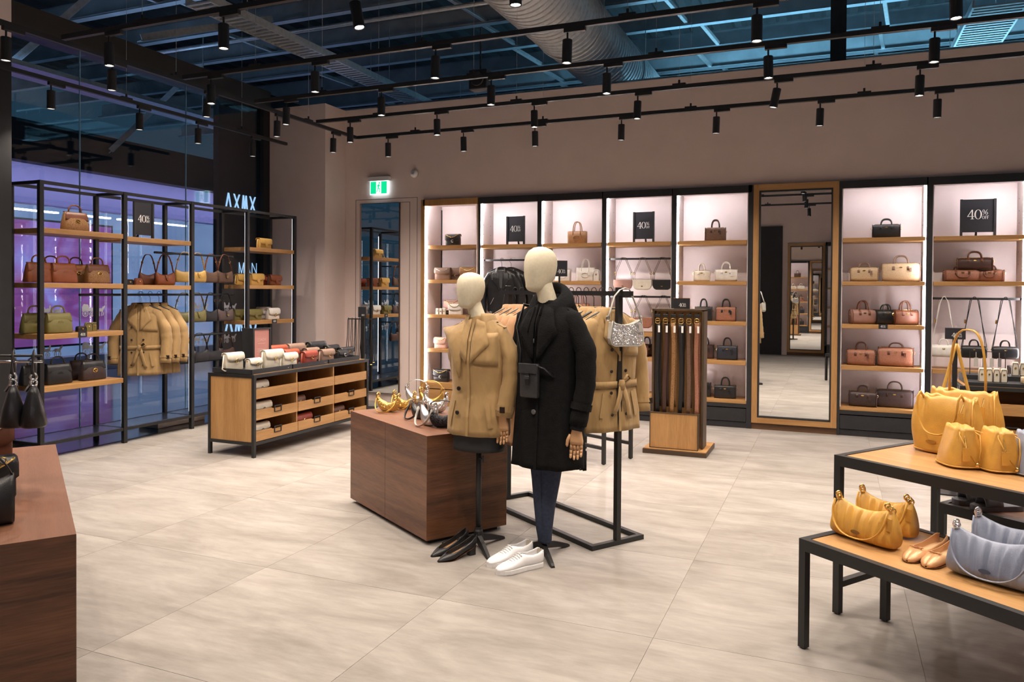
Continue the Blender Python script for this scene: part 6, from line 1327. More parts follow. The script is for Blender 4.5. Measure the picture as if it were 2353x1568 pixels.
# hood collar: a fat fold round the neck, low at the front
rings = []
for k in range(28):
    a = R(-90 + 360 * k / 28); f = (math.sin(a) + 1) / 2; cxr, cyr = 0.098 + 0.02 * f, 0.085; P0 = V(JO + cxr * math.cos(a), 0.02 + cyr * math.sin(a), zs + 0.012 + 0.105 * f); rr = 0.026 + 0.022 * f; out = V(math.cos(a), math.sin(a), 0)
    rings.append([tuple(P0 + out * (rr * math.cos(2 * math.pi * q / 12)) + V(0, 0, 1) * (rr * 1.15 * math.sin(2 * math.pi * q / 12) - 0.03 * math.cos(2 * math.pi * q / 12))) for q in range(12)])
MB().loft(rings, wrap=True).build('hood', 'hood', mm, smooth=True)
MB().loft([[(JO + a * math.cos(2 * math.pi * q / 20), y + b * math.sin(2 * math.pi * q / 20), z) for q in range(20)] for z, a, b, y in ((zs - 0.14, 0.06, 0.03, 0.12), (zs - 0.08, 0.12, 0.055, 0.125), (zs + 0.0, 0.14, 0.07, 0.11), (zs + 0.07, 0.12, 0.07, 0.09), (zs + 0.11, 0.08, 0.05, 0.075))]).build('hood_bag', 'hood', mm, smooth=True)
for s in (-1, 1): MB().tube([(JO - 0.02 + s * 0.022, -0.085, zs + 0.03), (JO - 0.025 + s * 0.022, -0.125, zs - 0.05), (JO - 0.03 + s * 0.024, -0.14, zs - 0.15 - 0.03 * s)], 0.0045, 6).build('drawstring', 'hood', mm, smooth=True)
# crossbody pouch worn by the taller mannequin
pc = thing('phone_pouch', 'grey-black flap pouch worn across the taller mannequin', 'pouch', (-1.612, 4.345, 0), R(-12))
M['pouch'] = mat('charcoal_pebbled_leather', (0.028, 0.029, 0.033), 0.45, var=0.15, scale=30, bump=0.2, bscale=200)
yb = cm.fy(0.0, 1.08) - 0.03
MB().loft([rring(0.061 * k, 0.020 * kd, z, 20, 0.35, cy=yb, cx=0.01) for z, k, kd in ((0.975, 0.92, 0.8), (0.982, 1, 1), (1.16, 1, 1), (1.172, 0.96, 0.8))]).build('body', 'pouch', pc, smooth=True)
MB().box(-0.054, 0.074, yb - 0.028, yb - 0.021, 1.118, 1.176).build('flap', 'pouch', pc, bevel=0.006)
MB().box(-0.004, 0.024, yb - 0.034, yb - 0.028, 1.045, 1.125).build('buckle_strap', 'lt_black', pc, bevel=0.004); MB().box(-0.008, 0.028, yb - 0.038, yb - 0.033, 1.085, 1.105).build('buckle', 'pouch', pc, bevel=0.004)
MB().tube([(-0.055, yb, 1.165), (-0.075, cm.fy(-0.09, 1.25) - 0.012, 1.25), (-0.115, cm.fy(-0.12, 1.38) - 0.014, 1.38), (-0.125, -0.03, 1.515), (-0.10, 0.08, 1.49)], 0.011, 8, flat=0.35).build('strap', 'lt_black', pc, smooth=True)
MB().tube([(0.073, yb, 1.16), (0.11, yb + 0.0, 1.15), (0.15, cm.fy(0.12, 1.1) - 0.01, 1.10)], 0.010, 8, flat=0.35).build('strap', 'lt_black', pc, smooth=True)

# ================================================================== SHOES
def shoe_base(toe, heel, z):
    tx, ty = toe; hx, hy = heel; a = math.atan2(ty - hy, tx - hx); return (hx, hy, z), a, math.hypot(tx - hx, ty - hy)
def upper(L_, st, n=9):
    """stations (f along length, half width, bottom z, rim z, rim half gap) -> open shell"""
    g = []
    for f, w, zb, zr, gp in st:
        x = f * L_; row = []
        for k in range(n):
            t = -1 + 2 * k / (n - 1); s = math.copysign(1, t) if t else 1; u = abs(t)
            if u > 0.5:
                q = (u - 0.5) / 0.5; y = w + (gp - w) * q ** 1.5; z = zb + 0.35 * (zr - zb) + 0.65 * (zr - zb) * math.sin(q * math.pi / 2)
            else: q = u / 0.5; y = w * q ** 0.6; z = zb + 0.35 * (zr - zb) * q ** 3
            row.append((x, s * y, z))
        g.append(row)
    return g
def pump(label, toe, heel, z=0.0):
    loc, a, L_ = shoe_base(toe, heel, z); t = thing('court_shoe', label, 'shoe', loc, a, 'pair of black pointed court shoes')
    hz = 0.055; b = lambda f: hz * max(0.0, 1 - f / 0.68) ** 1.0 if f < 0.68 else 0.0
    st = [(0.0, 0.012, b(0) + 0.006, b(0) + 0.062, 0.010), (0.04, 0.024, b(.04) + 0.004, b(.04) + 0.058, 0.018), (0.18, 0.030, b(.18) + 0.003, b(.18) + 0.046, 0.026), (0.36, 0.030, b(.36) + 0.003, b(.36) + 0.040, 0.027), (0.52, 0.036, b(.52) + 0.003, b(.52) + 0.040, 0.031), (0.66, 0.040, 0.003, 0.042, 0.030), (0.74, 0.038, 0.003, 0.040, 0.016), (0.80, 0.034, 0.003, 0.036, 0.0), (0.88, 0.024, 0.003, 0.026, 0.0), (0.96, 0.011, 0.003, 0.014, 0.0), (1.0, 0.003, 0.003, 0.008, 0.0)]
    MB().sheet(upper(L_, st), -0.003).build('upper', 'lt_black', t, smooth=True)
    g = [[(f * L_, y * w * 0.9, b(f) + 0.009) for y in (-1, -0.5, 0, 0.5, 1)] for f, w, *_ in st[:9]]; MB().sheet(g, 0.003).build('insole', 'lt_camel', t, smooth=True)
    g = [[(f * L_, y * w * 0.97, b(f) + 0.001) for y in (-1, 0, 1)] for f, w, *_ in st]; MB().sheet(g, -0.003).build('sole', 'lt_choc', t)
    MB().loft([rring(0.026, 0.024, 0, 14, 0.6, cx=0.03), rring(0.024, 0.022, hz * 0.5, 14, 0.6, cx=0.028), rring(0.034, 0.027, hz + 0.0, 14, 0.6, cx=0.036)]).build('block_heel', 'lt_black', t, smooth=False)
    return t
M['sneaker'] = mat('white_sneaker_leather', (0.80, 0.79, 0.80), 0.5, var=0.02); M['rubber'] = mat('white_rubber', (0.74, 0.73, 0.73), 0.6, var=0.03)
def sneaker(label, toe, heel, z=0.0):
    loc, a, L_ = shoe_base(toe, heel, z); t = thing('sneaker', label, 'shoe', loc, a, 'pair of white sneakers')
    out = [(0.0, 0.022), (0.03, 0.034), (0.2, 0.040), (0.42, 0.039), (0.62, 0.048), (0.78, 0.050), (0.9, 0.042), (0.97, 0.026), (1.0, 0.01)]
    def ring(z_, k): pts = [(f * L_, w * k) for f, w in out]; return [(x, y, z_) for x, y in pts] + [(x, -y, z_) for x, y in reversed(pts)]
    MB().loft([ring(0.0, 0.97), ring(0.006, 1.03), ring(0.026, 1.04), ring(0.030, 0.98)]).build('sole', 'rubber', t)
    st = [(0.0, 0.022, 0.022, 0.098, 0.018), (0.04, 0.034, 0.022, 0.100, 0.026), (0.14, 0.038, 0.022, 0.088, 0.030), (0.26, 0.038, 0.022, 0.082, 0.030), (0.38, 0.037, 0.022, 0.088, 0.025), (0.46, 0.038, 0.022, 0.094, 0.012), (0.50, 0.039, 0.022, 0.092, 0.0), (0.6, 0.044, 0.022, 0.078, 0.0), (0.7, 0.047, 0.022, 0.064, 0.0), (0.8, 0.047, 0.022, 0.054, 0.0), (0.9, 0.040, 0.022, 0.046, 0.0), (0.97, 0.024, 0.022, 0.036, 0.0), (0.995, 0.008, 0.022, 0.031, 0.0)]
    MB().sheet(upper(L_, st), -0.003).build('upper', 'sneaker', t, smooth=True)
    MB().sheet([[(f * L_, y * 0.03, 0.04) for y in (-1, 0, 1)] for f in (0.04, 0.2, 0.4)], 0.003).build('insole', 'rubber', t)
    MB().sheet([[(-0.001 + 0.012 * abs(y), y * 0.03, z_) for y in (-1, -.5, 0, .5, 1)] for z_ in (0.055, 0.075, 0.097)], 0.003).build('heel_patch', mat('pale_gold_trim', (0.52, 0.46, 0.36), 0.4, 0.3), t)
    for k in range(6):
        f = 0.50 + 0.045 * k; z_ = 0.096 - 0.0072 * k
        MB().tube([(f * L_, -0.026, z_ - 0.010), (f * L_ + 0.003, -0.012, z_ + 0.001), (f * L_ + 0.004, 0, z_ + 0.003), (f * L_ + 0.003, 0.012, z_ + 0.001), (f * L_, 0.026, z_ - 0.010)], 0.0032, 6).build('lace', 'rubber', t, smooth=True)
    return t
def flat_shoe(label, toe, heel, z):
    loc, a, L_ = shoe_base(toe, heel, z); t = thing('ballet_flat', label, 'shoe', loc, a, 'pair of pale pink ballet flats'); M['flat'] = mat('rose_beige_leather', (0.60, 0.33, 0.16), 0.3, 0.15, var=0.04); M['flat_in'] = mat('pale_insole', (0.62, 0.40, 0.22), 0.6)
    st = [(0.0, 0.014, 0.006, 0.052, 0.012), (0.04, 0.026, 0.005, 0.052, 0.021), (0.2, 0.030, 0.005, 0.040, 0.027), (0.4, 0.030, 0.005, 0.036, 0.027), (0.58, 0.036, 0.005, 0.036, 0.030), (0.68, 0.040, 0.005, 0.038, 0.028), (0.74, 0.041, 0.005, 0.040, 0.014), (0.78, 0.041, 0.005, 0.040, 0.0), (0.86, 0.038, 0.005, 0.036, 0.0), (0.94, 0.030, 0.005, 0.028, 0.0), (0.985, 0.016, 0.005, 0.018, 0.0), (1.0, 0.004, 0.005, 0.011, 0.0)]
    MB().sheet(upper(L_, st, 11), -0.0025).build('upper', 'flat', t, smooth=True)
    MB().sheet([[(f * L_, y * w * 0.9, 0.010) for y in (-1, -.5, 0, .5, 1)] for f, w, *_ in st[:9]], 0.002).build('insole', 'flat_in', t)
    MB().sheet([[(f * L_, y * w * 0.98, 0.006) for y in (-1, 0, 1)] for f, w, *_ in st], -0.005).build('sole', 'lt_choc', t)
    for s in (-1, 1): MB().tube([(L_ * 0.75, 0, 0.045), (L_ * 0.76, s * 0.014, 0.050), (L_ * 0.745, s * 0.026, 0.047), (L_ * 0.74, s * 0.012, 0.043), (L_ * 0.75, 0, 0.045)], 0.0022, 6).build('bow_loop', 'flat', t, smooth=True)
    return t
def P2(x, y, z): return (x, y)
pump('black pointed court shoe with tan insole, the one nearer the camera', P2(-2.126, 3.969, 0), P2(-1.993, 4.199, 0))
pump('black pointed court shoe with tan insole, partly behind its pair', P2(-2.204, 4.031, 0), P2(-2.097, 4.292, 0))
sneaker('white laced sneaker beside the mannequin pole, the one nearer the camera', P2(-1.730, 3.925, 0), P2(-1.552, 4.168, 0))
sneaker('white laced sneaker partly hidden behind its pair', P2(-1.822, 4.010, 0), P2(-1.666, 4.285, 0))
flat_shoe('rose beige ballet flat with bow, the one beside the yellow bag', P2(0.291, 3.520, 0.496), P2(0.455, 3.829, 0.496), 0.4925)
flat_shoe('rose beige ballet flat with bow, the one beside the blue bag', P2(0.356, 3.479, 0.496), P2(0.511, 3.773, 0.496), 0.4925)
# ================================================================== BAGS ON THE PLINTHS AND TABLES
PZ = 0.689
cradle('gold sparkling crescent bag nearest the window on the walnut plinth', (-3.060, 4.922, 0.69), R(2), 'gl_gold', 0.185, 0.115, 0.065, 'mt_gold')
cradle('second gold sparkling crescent bag on the walnut plinth', (-3.017, 5.083, 0.69), R(2), 'gl_gold', 0.185, 0.115, 0.065, 'mt_gold')
cradle('silver crescent bag at the back of the walnut plinth', (-2.972, 5.195, 0.689), R(5), 'mt_silver', 0.185, 0.15, 0.06, 'mt_silver', metal='silver', lie=False, apex=0.05)
cradle('plain gold crescent bag at the back of the walnut plinth', (-2.80, 5.11, 0.689), R(10), 'mt_gold', 0.185, 0.15, 0.06, 'mt_gold', lie=False, apex=0.06)
cradle('small black crescent bag with thick strap in the middle of the walnut plinth', (-2.699, 4.746, 0.69), R(-28), 'lt_black', 0.17, 0.11, 0.06, 'lt_black', metal='silver')
cradle('silver sparkling crescent bag behind the plain silver one on the plinth', (-2.720, 5.037, 0.69), R(0), 'gl_silver', 0.19, 0.13, 0.06, 'mt_silver', metal='silver')
cradle('shiny silver crescent bag with pale strap near the plinth corner', (-2.499, 4.530, 0.69), R(-30), 'mt_silver', 0.185, 0.135, 0.07, 'grey_strap', metal='silver', sweep=0.06)
cradle('black sparkling crescent bag beside the shorter mannequin on the plinth', (-2.376, 4.497, 0.69), R(15), 'gl_black', 0.19, 0.135, 0.075, 'lt_black', metal='silver', lie=False, apex=0.03)
# large plinth at the picture edge
hobo('black leather shoulder bag standing nearest the camera on the large plinth', (-2.981, 1.869, 0.69), R(60), 'lt_black', w=0.26, h=0.19, d=0.11, sh=0.10, lockm='gold')
flap_bag('black flap bag with thick gold chain on the large plinth', (-3.331, 2.139, 0.69), R(75), 'lt_black', 0.22, 0.17, 0.09, chain='gold')
flap_bag('dark brown flap bag with silver chain further back on the large plinth', (-4.056, 2.614, 0.69), R(70), 'lt_choc', 0.22, 0.20, 0.09, chain='silver', clasp='silver', strap='lt_taupe')
# rail with two black pouches beside the pier
hr = thing('bag_rail', 'twin chrome and black rail holding two black bags at the picture edge', 'rail', (-3.689, 2.168, 1.28), 0)
pe = Vector((-3.293, 2.370, 1.28)) - Vector((-3.689, 2.168, 1.28))
for dz, m_ in ((0.012, 'steel_black'), (-0.014, 'chrome')): MB().tube([(0, 0, dz), pe + V(0, 0, dz)], 0.006, 10).build('rail_bar', m_, hr, smooth=True)
MB().box(-0.02, 0.02, -0.02, 0.02, -1.28, 0.2).build('post', 'steel_black', hr); MB().box(-0.2, 0.2, -0.2, 0.2, -1.28, -1.265).build('foot_plate', 'steel_black', hr)
def drop_bag(label, loc):
    t = thing('hanging_pouch_bag', label, 'handbag', loc, R(55), 'black bags on the twin rail')
    rings = [[(x * kx, y * ky, z) for x, y, z in rring(0.055, 0.09, z_, 18, 0.6)] for z_, kx, ky in ((-0.305, 0.85, 0.9), (-0.295, 1.0, 1.0), (-0.22, 0.75, 0.95), (-0.15, 0.40, 0.85), (-0.125, 0.2, 0.7))]
    MB().loft(rings).build('body', 'lt_black', t, smooth=True)
    MB().tube([(0.0, 0.0, -0.075), (-0.004, -0.03, -0.02), (0, -0.028, 0.012), (0, 0, 0.028), (0, 0.028, 0.012), (0.004, 0.03, -0.02), (0, 0.0, -0.075)], 0.016, 8, flat=0.25).build('strap', 'lt_black', t, smooth=True)
    for z in (-0.083, -0.11): MB().tube([(0.013 * math.cos(a * math.pi / 5), 0, z + 0.016 * math.sin(a * math.pi / 5)) for a in range(10)], 0.005, 7, True).build('strap_ring', 'silver', t, smooth=True)
    MB().tube([(0, 0.02, -0.10), (-0.03, 0.03, -0.15)], 0.007, 6).build('clip', 'silver', t)
drop_bag('black leather bag hanging on the twin rail nearest the picture edge', (-3.407, 2.312, 1.28))
drop_bag('black leather bag hanging at the end of the twin rail', (-3.328, 2.352, 1.28))

# ------------------------------------------------------------------ gathered totes and pouches on the tall table
def gather_tote(label, loc, rz, body='lt_mustard', w=0.36, h=0.28, d=0.17, hh=0.26, front_loop=True, group=None, back_up=True):
    t = thing('gathered_tote', label, 'handbag', loc, rz, group); n = 72; rings = []
    for i in range(19):
        f = i / 18; z = 0.004 + h * f; a = w / 2 * (0.92 + 0.10 * math.sin(math.pi * min(1, f * 1.15)) - 0.07 * f ** 3); b = d / 2 * (1.0 - 0.12 * f - 0.50 * f ** 4); ring = []
        for k in range(n):
            th = 2 * math.pi * k / n; fold = 0.055 * f ** 2.6 * math.sin(13 * th + 0.6) + 0.05 * f ** 1.3 * math.sin(5 * th + 1.0 + 2.5 * f) + 0.03 * math.sin(3 * th + 6 * f) * (1 - f * 0.5)
            x = a * sgn(math.cos(th), 0.62); y = b * sgn(math.sin(th), 0.62) * (1 + fold * 2.2); zz = z + (0.004 * math.sin(4 * th) + 0.005 * math.sin(11 * th)) * f ** 4 - (0.004 * (1 - (x / a) ** 2) * f ** 3); ring.append((x * (1 + fold * 0.25), y, zz))
        rings.append(ring)
    inner = [[(x * 0.93, y * 0.8, z - 0.012) for x, y, z in rings[-1]], [(x * 0.85, y * 0.7, z - 0.07) for x, y, z in rings[-1]]]
    MB().loft(rings + inner).build('body', body, t, smooth=True)
    MB().tube([(w / 2 * 0.925 * sgn(math.cos(2 * math.pi * k / 40), 0.62), d / 2 * sgn(math.sin(2 * math.pi * k / 40), 0.62), 0.01) for k in range(40)], 0.004, 6, True).build('base_piping', body, t, smooth=True)
    if front_loop:
        pts = []
        for k in range(21):
            a_ = math.pi * k / 20; pts.append((-w * 0.02 - w * 0.30 * sgn(math.cos(a_), 0.8), -d / 2 - 0.022 + 0.01 * math.cos(2 * a_), h * 0.97 - h * 0.62 * math.sin(a_) ** 0.9))
        MB().tube([(pts[0][0], -d * 0.15, h * 0.95), (pts[0][0], -d * 0.36, h * 1.06)] + pts + [(pts[-1][0], -d * 0.36, h * 1.06), (pts[-1][0], -d * 0.15, h * 0.95)], 0.0095, 8, flat=0.4).build('handle', body, t, smooth=True)
    if back_up: MB().tube(arch(-w * 0.22, w * 0.26, h * 0.85, h + hh, 18, d * 0.12, 0.7), 0.013, 8, flat=0.35).build('handle', body, t, smooth=True)
    MB().tube([(w * 0.42, -d * 0.20, h * 0.97), (w * 0.45, -d * 0.40, h * 0.90), (w * 0.47, -d * 0.48, h * 0.6), (w * 0.46, -d * 0.56, h * 0.12)], 0.0048, 6).build('drawstring', body, t, smooth=True)
    MB().lathe([(0.0, -0.012), (0.009, -0.008), (0.011, 0.0), (0.007, 0.01), (0.0, 0.013)], (w * 0.46, -d * 0.57, h * 0.10), 10).build('cord_bead', 'gold', t, smooth=True)
    MB().box(-0.013, 0.013, -0.003, 0.003, -0.085, 0).build('hang_tag', body, t).location = (w * 0.33, -d / 2 - 0.02, h * 0.78)
    MB().tube([(w * 0.33, -d / 2 - 0.018, h * 0.78), (w * 0.33, -d * 0.45, h * 0.92)], 0.003, 6).build('tag_chain', 'gold', t)
    oval(MB(), -w * 0.12, -d / 2 - 0.001, h * 0.2, 0.026, 0.010, 0.004).build('logo_emboss', mat('embossed_mustard', (0.40, 0.20, 0.035), 0.5), t)
    return t
TR = R(-35)
gather_tote('large mustard gathered leather tote with strap looped across its front', (0.540, 4.433, 0.794), R(-33), w=0.33, h=0.285, d=0.16, back_up=False)
gather_tote('large mustard gathered tote standing behind with its handle upright', (0.64, 4.635, 0.791), R(-30), w=0.37, h=0.30, d=0.15, hh=0.32, front_loop=False)
def pouch(label, loc, rz, body='lt_mustard', w=0.18, h=0.18, d=0.20, group='gathered pouches on the tall table'):
    t = thing('gathered_pouch', label, 'handbag', loc, rz, group); n = 60; rings = []
    for i in range(15):
        f = i / 14; z = 0.004 + h * f; a = w / 2 * (1.0 - 0.30 * f - 0.28 * f ** 2); b = d / 2 * (1.0 - 0.05 * f - 0.12 * f ** 2); ring = []
        for k in range(n):
            th = 2 * math.pi * k / n; fold = 0.09 * f ** 2 * math.sin(9 * th + 0.7) + 0.07 * f ** 2 * math.sin(5 * th + 2) + 0.03 * f * math.sin(4 * th + 1)
            ring.append((a * sgn(math.cos(th), 0.7) * (1 + fold * 0.5), b * sgn(math.sin(th), 0.7) * (1 + fold), z + 0.003 * math.sin(7 * th) * f ** 4))
        rings.append(ring)
    MB().loft(rings + [[(x * 0.8, y * 0.6, z - 0.02) for x, y, z in rings[-1]]]).build('body', body, t, smooth=True)
    MB().tube([(w / 2 * 0.99 * sgn(math.cos(2 * math.pi * k / 36), 0.7), d / 2 * 1.01 * sgn(math.sin(2 * math.pi * k / 36), 0.7), 0.008) for k in range(36)], 0.0035, 6, True).build('base_piping', body, t, smooth=True)
    for s in (-1, 1): MB().tube([(s * 0.03, -d * 0.28, h * 0.93), (s * 0.045, -d * 0.42, h * 0.86), (s * 0.03 + 0.01, -d * 0.52, h * 0.5), (0.02 + s * 0.006, -d * 0.58, h * 0.16)], 0.0036, 6).build('drawstring', body, t, smooth=True)
    MB().lathe([(0.0, -0.012), (0.009, -0.006), (0.009, 0.006), (0.0, 0.012)], (0.02, -d * 0.585, h * 0.13), 10).build('cord_bead', 'gold', t, smooth=True)
    MB().box(-0.016, 0.016, -0.002, 0.002, -0.06, 0).build('hang_tag', body, t).location = (-0.025, -d / 2 - 0.01, h * 0.55)
    MB().tube([(-0.025, -d / 2 - 0.008, h * 0.55), (-0.02, -d * 0.4, h * 0.85)], 0.003, 6).build('tag_chain', 'gold', t)
    MB().tube([(w * 0.36, 0.0, h * 0.9), (w * 0.5, -d * 0.2, h * 0.86), (w * 0.52, -d * 0.4, h * 0.5), (w * 0.5, -d * 0.48, 0.02)], 0.006, 6, flat=0.5).build('strap', body, t, smooth=True)
    return t
pouch('mustard gathered pouch next to the totes on the tall table', (0.559, 4.142, 0.794), R(18))
pouch('mustard gathered pouch between another and a blue one on the tall table', (0.707, 4.112, 0.794), R(18))
pouch('powder blue gathered pouch cut by the picture edge on the tall table', (0.837, 4.079, 0.794), R(18), 'lt_blue')
ruched('mustard ruched shoulder bag at the front of the low table', (0.143, 3.751, 0.495), R(-36), 'lt_mustard', 0.30, 0.175, 0.12, group='ruched bags on the low table')
ruched('mustard ruched shoulder bag standing behind the other on the low table', (0.237, 3.935, 0.495), R(-33), 'lt_mustard', 0.27, 0.175, 0.11, group='ruched bags on the low table')
ruched('powder blue ruched shoulder bag at the front of the low table', (0.580, 3.414, 0.495), R(-31), 'lt_blue', 0.32, 0.19, 0.12, metal='silver', group='ruched bags on the low table')
ruched('powder blue ruched shoulder bag behind the other at the picture edge', (0.676, 3.623, 0.495), R(-33), 'lt_blue', 0.30, 0.195, 0.11, metal='silver', group='ruched bags on the low table')
def slide(label, loc, rz):
    t = thing('slide_sandal', label, 'shoe', loc, rz, 'powder blue slides on the nested table'); M['slide'] = mat('slate_blue_rubber', (0.13, 0.145, 0.18), 0.6)
    out = [(0.0, 0.028), (0.04, 0.036), (0.3, 0.038), (0.6, 0.046), (0.85, 0.045), (0.96, 0.03), (1.0, 0.01)]
    def ring(z): return [(f * 0.26, w_, z) for f, w_ in out] + [(f * 0.26, -w_, z) for f, w_ in reversed(out)]
    MB().loft([ring(0.0), ring(0.028)]).build('footbed', 'slide', t, bevel=0.003)
    MB().sheet([[(0.12 + 0.09 * u, 0.046 * math.cos(a), 0.028 + 0.05 * math.sin(a)) for a in [math.pi * k / 10 for k in range(11)]] for u in (0, 0.25, 0.5, 0.75, 1)], 0.008).build('strap', 'slide', t, smooth=True)
slide('slate blue slide sandal on the nested table, the one nearer the totes', (0.832, 4.746, 0.486), R(205)); slide('slate blue slide sandal on the nested table, the one nearer the picture edge', (0.903, 4.653, 0.486), R(205))

# ------------------------------------------------------------------ belt stand
bs = thing('belt_stand', 'tall dark wooden belt stand with an oak box front on a flat oak base', 'belt stand', (-1.42, 7.50, 0), R(0))
M['dk_oak'] = wood('smoked_oak', (0.045, 0.026, 0.013), (0.085, 0.05, 0.026), 0.5, 'Z'); M['dk_edge'] = mat('smoked_oak_edge', (0.06, 0.036, 0.02), 0.5)
MB().box(-0.31, 0.31, 0.0, 0.56, 0.0, 0.045).build('base_edge', 'dk_edge', bs); MB().box(-0.305, 0.305, 0.005, 0.555, 0.045, 0.052).build('base_top', 'oak', bs)
MB().box(-0.235, 0.235, 0.24, 0.26, 0.052, 1.41).build('back_board', 'oak_z', bs)
for s in (-1, 1): a, b = sorted((s * 0.255, s * 0.235)); MB().box(a, b, 0.14, 0.36, 0.052, 1.42).build('side_board', 'dk_oak', bs)
MB().box(-0.255, 0.255, 0.14, 0.36, 1.41, 1.43).build('top_board', 'dk_oak', bs)
MB().box(-0.245, 0.215, 0.045, 0.06, 0.06, 0.40).build('box_front', 'oak_z', bs)
for a, b, c, d in ((-0.252, 0.222, 0.40, 0.408), (-0.252, 0.222, 0.052, 0.06)): MB().box(a, b, 0.04, 0.065, c, d).build('box_rim', 'dk_edge', bs)
for x in (-0.252, 0.215): MB().box(x, x + 0.007, 0.04, 0.14, 0.06, 0.40).build('box_side', 'dk_edge', bs)
sg = thing('small_placard', 'small discount placard standing on the belt stand', 'sign', (-1.40, 7.74, 1.43), R(-3)); MB().box(-0.08, 0.08, -0.008, 0.008, 0, 0.105).build('board', 'sign_board', sg); MB().box(-0.083, 0.083, -0.01, 0.01, 0.105, 0.109).build('frame_edge', 'oak', sg); glyph_sign(sg, 0.075, 0.01, 0.02, -0.009)
BLT = (('lt_black', 'wide black leather'), ('lt_dkbrown', 'dark brown leather'), ('sig_tan', 'tan signature'), ('lt_black', 'black leather'), ('sig_brown', 'brown signature'), ('sig_pink', 'rosy signature'))
for k, (m_, lb) in enumerate(BLT):
    x = -1.42 - 0.198 + k * 0.077
    b = thing('hanging_belt', '%s belt with gold buckle, %s hook of the belt stand' % (lb, ORD[k]), 'belt', (x, 7.66, 0), 0, 'belts on the belt stand')
    MB().tube([(0, 0.08, 1.385), (0, 0.0, 1.385), (0, -0.03, 1.375)], 0.006, 8).build('hook', 'steel_black', b); MB().box(-0.026, 0.026, -0.034, -0.01, 1.345, 1.378).build('belt_clip', 'steel_black', b, bevel=0.004)
    MB().tube([(0.022 * sgn(math.cos(2 * math.pi * q / 16), 0.6), -0.03, 1.31 + 0.026 * sgn(math.sin(2 * math.pi * q / 16), 0.6)) for q in range(16)], 0.005, 6, True).tube([(-0.02, -0.034, 1.31), (0.02, -0.034, 1.312)], 0.004, 6).build('buckle', 'gold', b, smooth=True)
    wb_ = 0.019
    g = [[(s_ + 0.006 * math.sin(z_ * 6 + k), -0.022 + 0.008 * math.sin(z_ * 5 + 2 * k), z_) for s_ in (-wb_, -wb_ * 0.4, wb_ * 0.4, wb_)] for z_ in [1.30 - 0.93 * q / 14 for q in range(15)]]; MB().sheet(g, 0.004).build('belt_strap', m_, b, smooth=True)
    g = [[(s_ + 0.012, 0.015 + 0.006 * math.sin(z_ * 5 + k), z_) for s_ in (-wb_, 0, wb_)] for z_ in [1.30 - 0.85 * q / 8 for q in range(9)]]; MB().sheet(g, 0.004).build('belt_strap', m_, b, smooth=True)
    MB().box(0.006, 0.026, -0.042, -0.041, 1.195, 1.262).build('price_tag', 'paper', b)
# ------------------------------------------------------------------ sign post with a crossbody bag (beyond the totes)
sp = thing('sign_post', 'black floor post with a small discount board behind the yellow totes', 'sign', (0.905, 7.05, 0), R(-6))
MB().box(-0.018, 0.018, -0.018, 0.018, 0.01, 1.24).build('post', 'steel_black', sp); MB().box(-0.15, 0.15, -0.15, 0.15, 0, 0.012).build('base_plate', 'steel_black', sp); MB().box(-0.072, 0.072, -0.03, -0.018, 1.235, 1.325).build('board', 'sign_board', sp); glyph_sign(sp, 0.075, 0.012, 1.25, -0.0305)
MB().tube([(0, -0.018, 1.20), (0, -0.08, 1.20), (0, -0.09, 1.215)], 0.008, 8).build('hook', 'steel_black', sp)
cb = thing('crossbody_bag', 'dark green crossbody bag with broad mustard straps hung on the sign post', 'handbag', (0.905, 6.985, 0), R(-6))
MB().loft([rring(0.11 * k, 0.03, z, 20, 0.35) for z, k in ((0.565, 0.97), (0.575, 1), (0.73, 1), (0.74, 0.97))]).build('body', leather('dark_green_leather', (0.02, 0.03, 0.028)), cb, smooth=True)
for s in (-1, 1):
    MB().sheet([[(s * (0.005 + 0.105 * v ** 1.1) + u, -0.035 - 0.012 * u / 0.03, 1.205 - 0.46 * v) for u in (-0.012, 0, 0.012)] for v in [q / 8 for q in range(9)]], 0.003).build('strap', 'lt_mustard', cb, smooth=True)
    MB().tube([(s * 0.11, -0.035, 0.755 + 0.012 * math.cos(a * math.pi / 4)) if a % 2 else (s * 0.11 + 0.008 * math.sin(a * math.pi / 4), -0.035, 0.755 + 0.012 * math.cos(a * math.pi / 4)) for a in range(8)], 0.003, 6, True).build('strap_ring', 'gold', cb)
# wallets on the rear counter
tr2 = thing('display_tray', 'black display tray on the rear drawer counter', 'tray', (1.78, 7.90, 0.804), 0); MB().box(-0.7, 0.7, -0.25, 0.25, 0, 0.03).build('tray_base', 'black_lam', tr2); MB().box(-0.7, 0.7, 0.0, 0.25, 0.03, 0.07).build('tray_step', 'black_lam', tr2)
for k in range(4): wallet('pale wallet standing in the front row on the rear counter, %s from the mirror' % ORD[k], (1.20 + 0.055 * k, 7.74, 0.835), R(0), 'lt_cream', 0.052, 0.12, 0.03, group='wallets on the rear counter')
for k in range(4): wallet('pale wallet standing in the second row on the rear counter, %s from the mirror' % ORD[k], (1.50 + 0.06 * k, 8.02, 0.875), R(0), 'lt_cream', 0.056, 0.12, 0.03, group='wallets on the rear counter')
bx_ = thing('clutch_box', 'cream clutch with a white band on the rear counter', 'box', (1.62, 7.74, 0.835), R(-4)); MB().loft([rring(0.13 * k, 0.05, z, 18, 0.35) for z, k in ((0, 0.97), (0.008, 1), (0.045, 1), (0.055, 0.96))]).build('body', 'sig_cream', bx_, smooth=True); MB().box(-0.03, 0.03, -0.052, 0.052, -0.0, 0.0575).build('band', 'paper', bx_)
cs = thing('charm_stand', 'small black wire stand with hanging silver charms on the rear counter', 'stand', (1.28, 7.98, 0.875), 0)
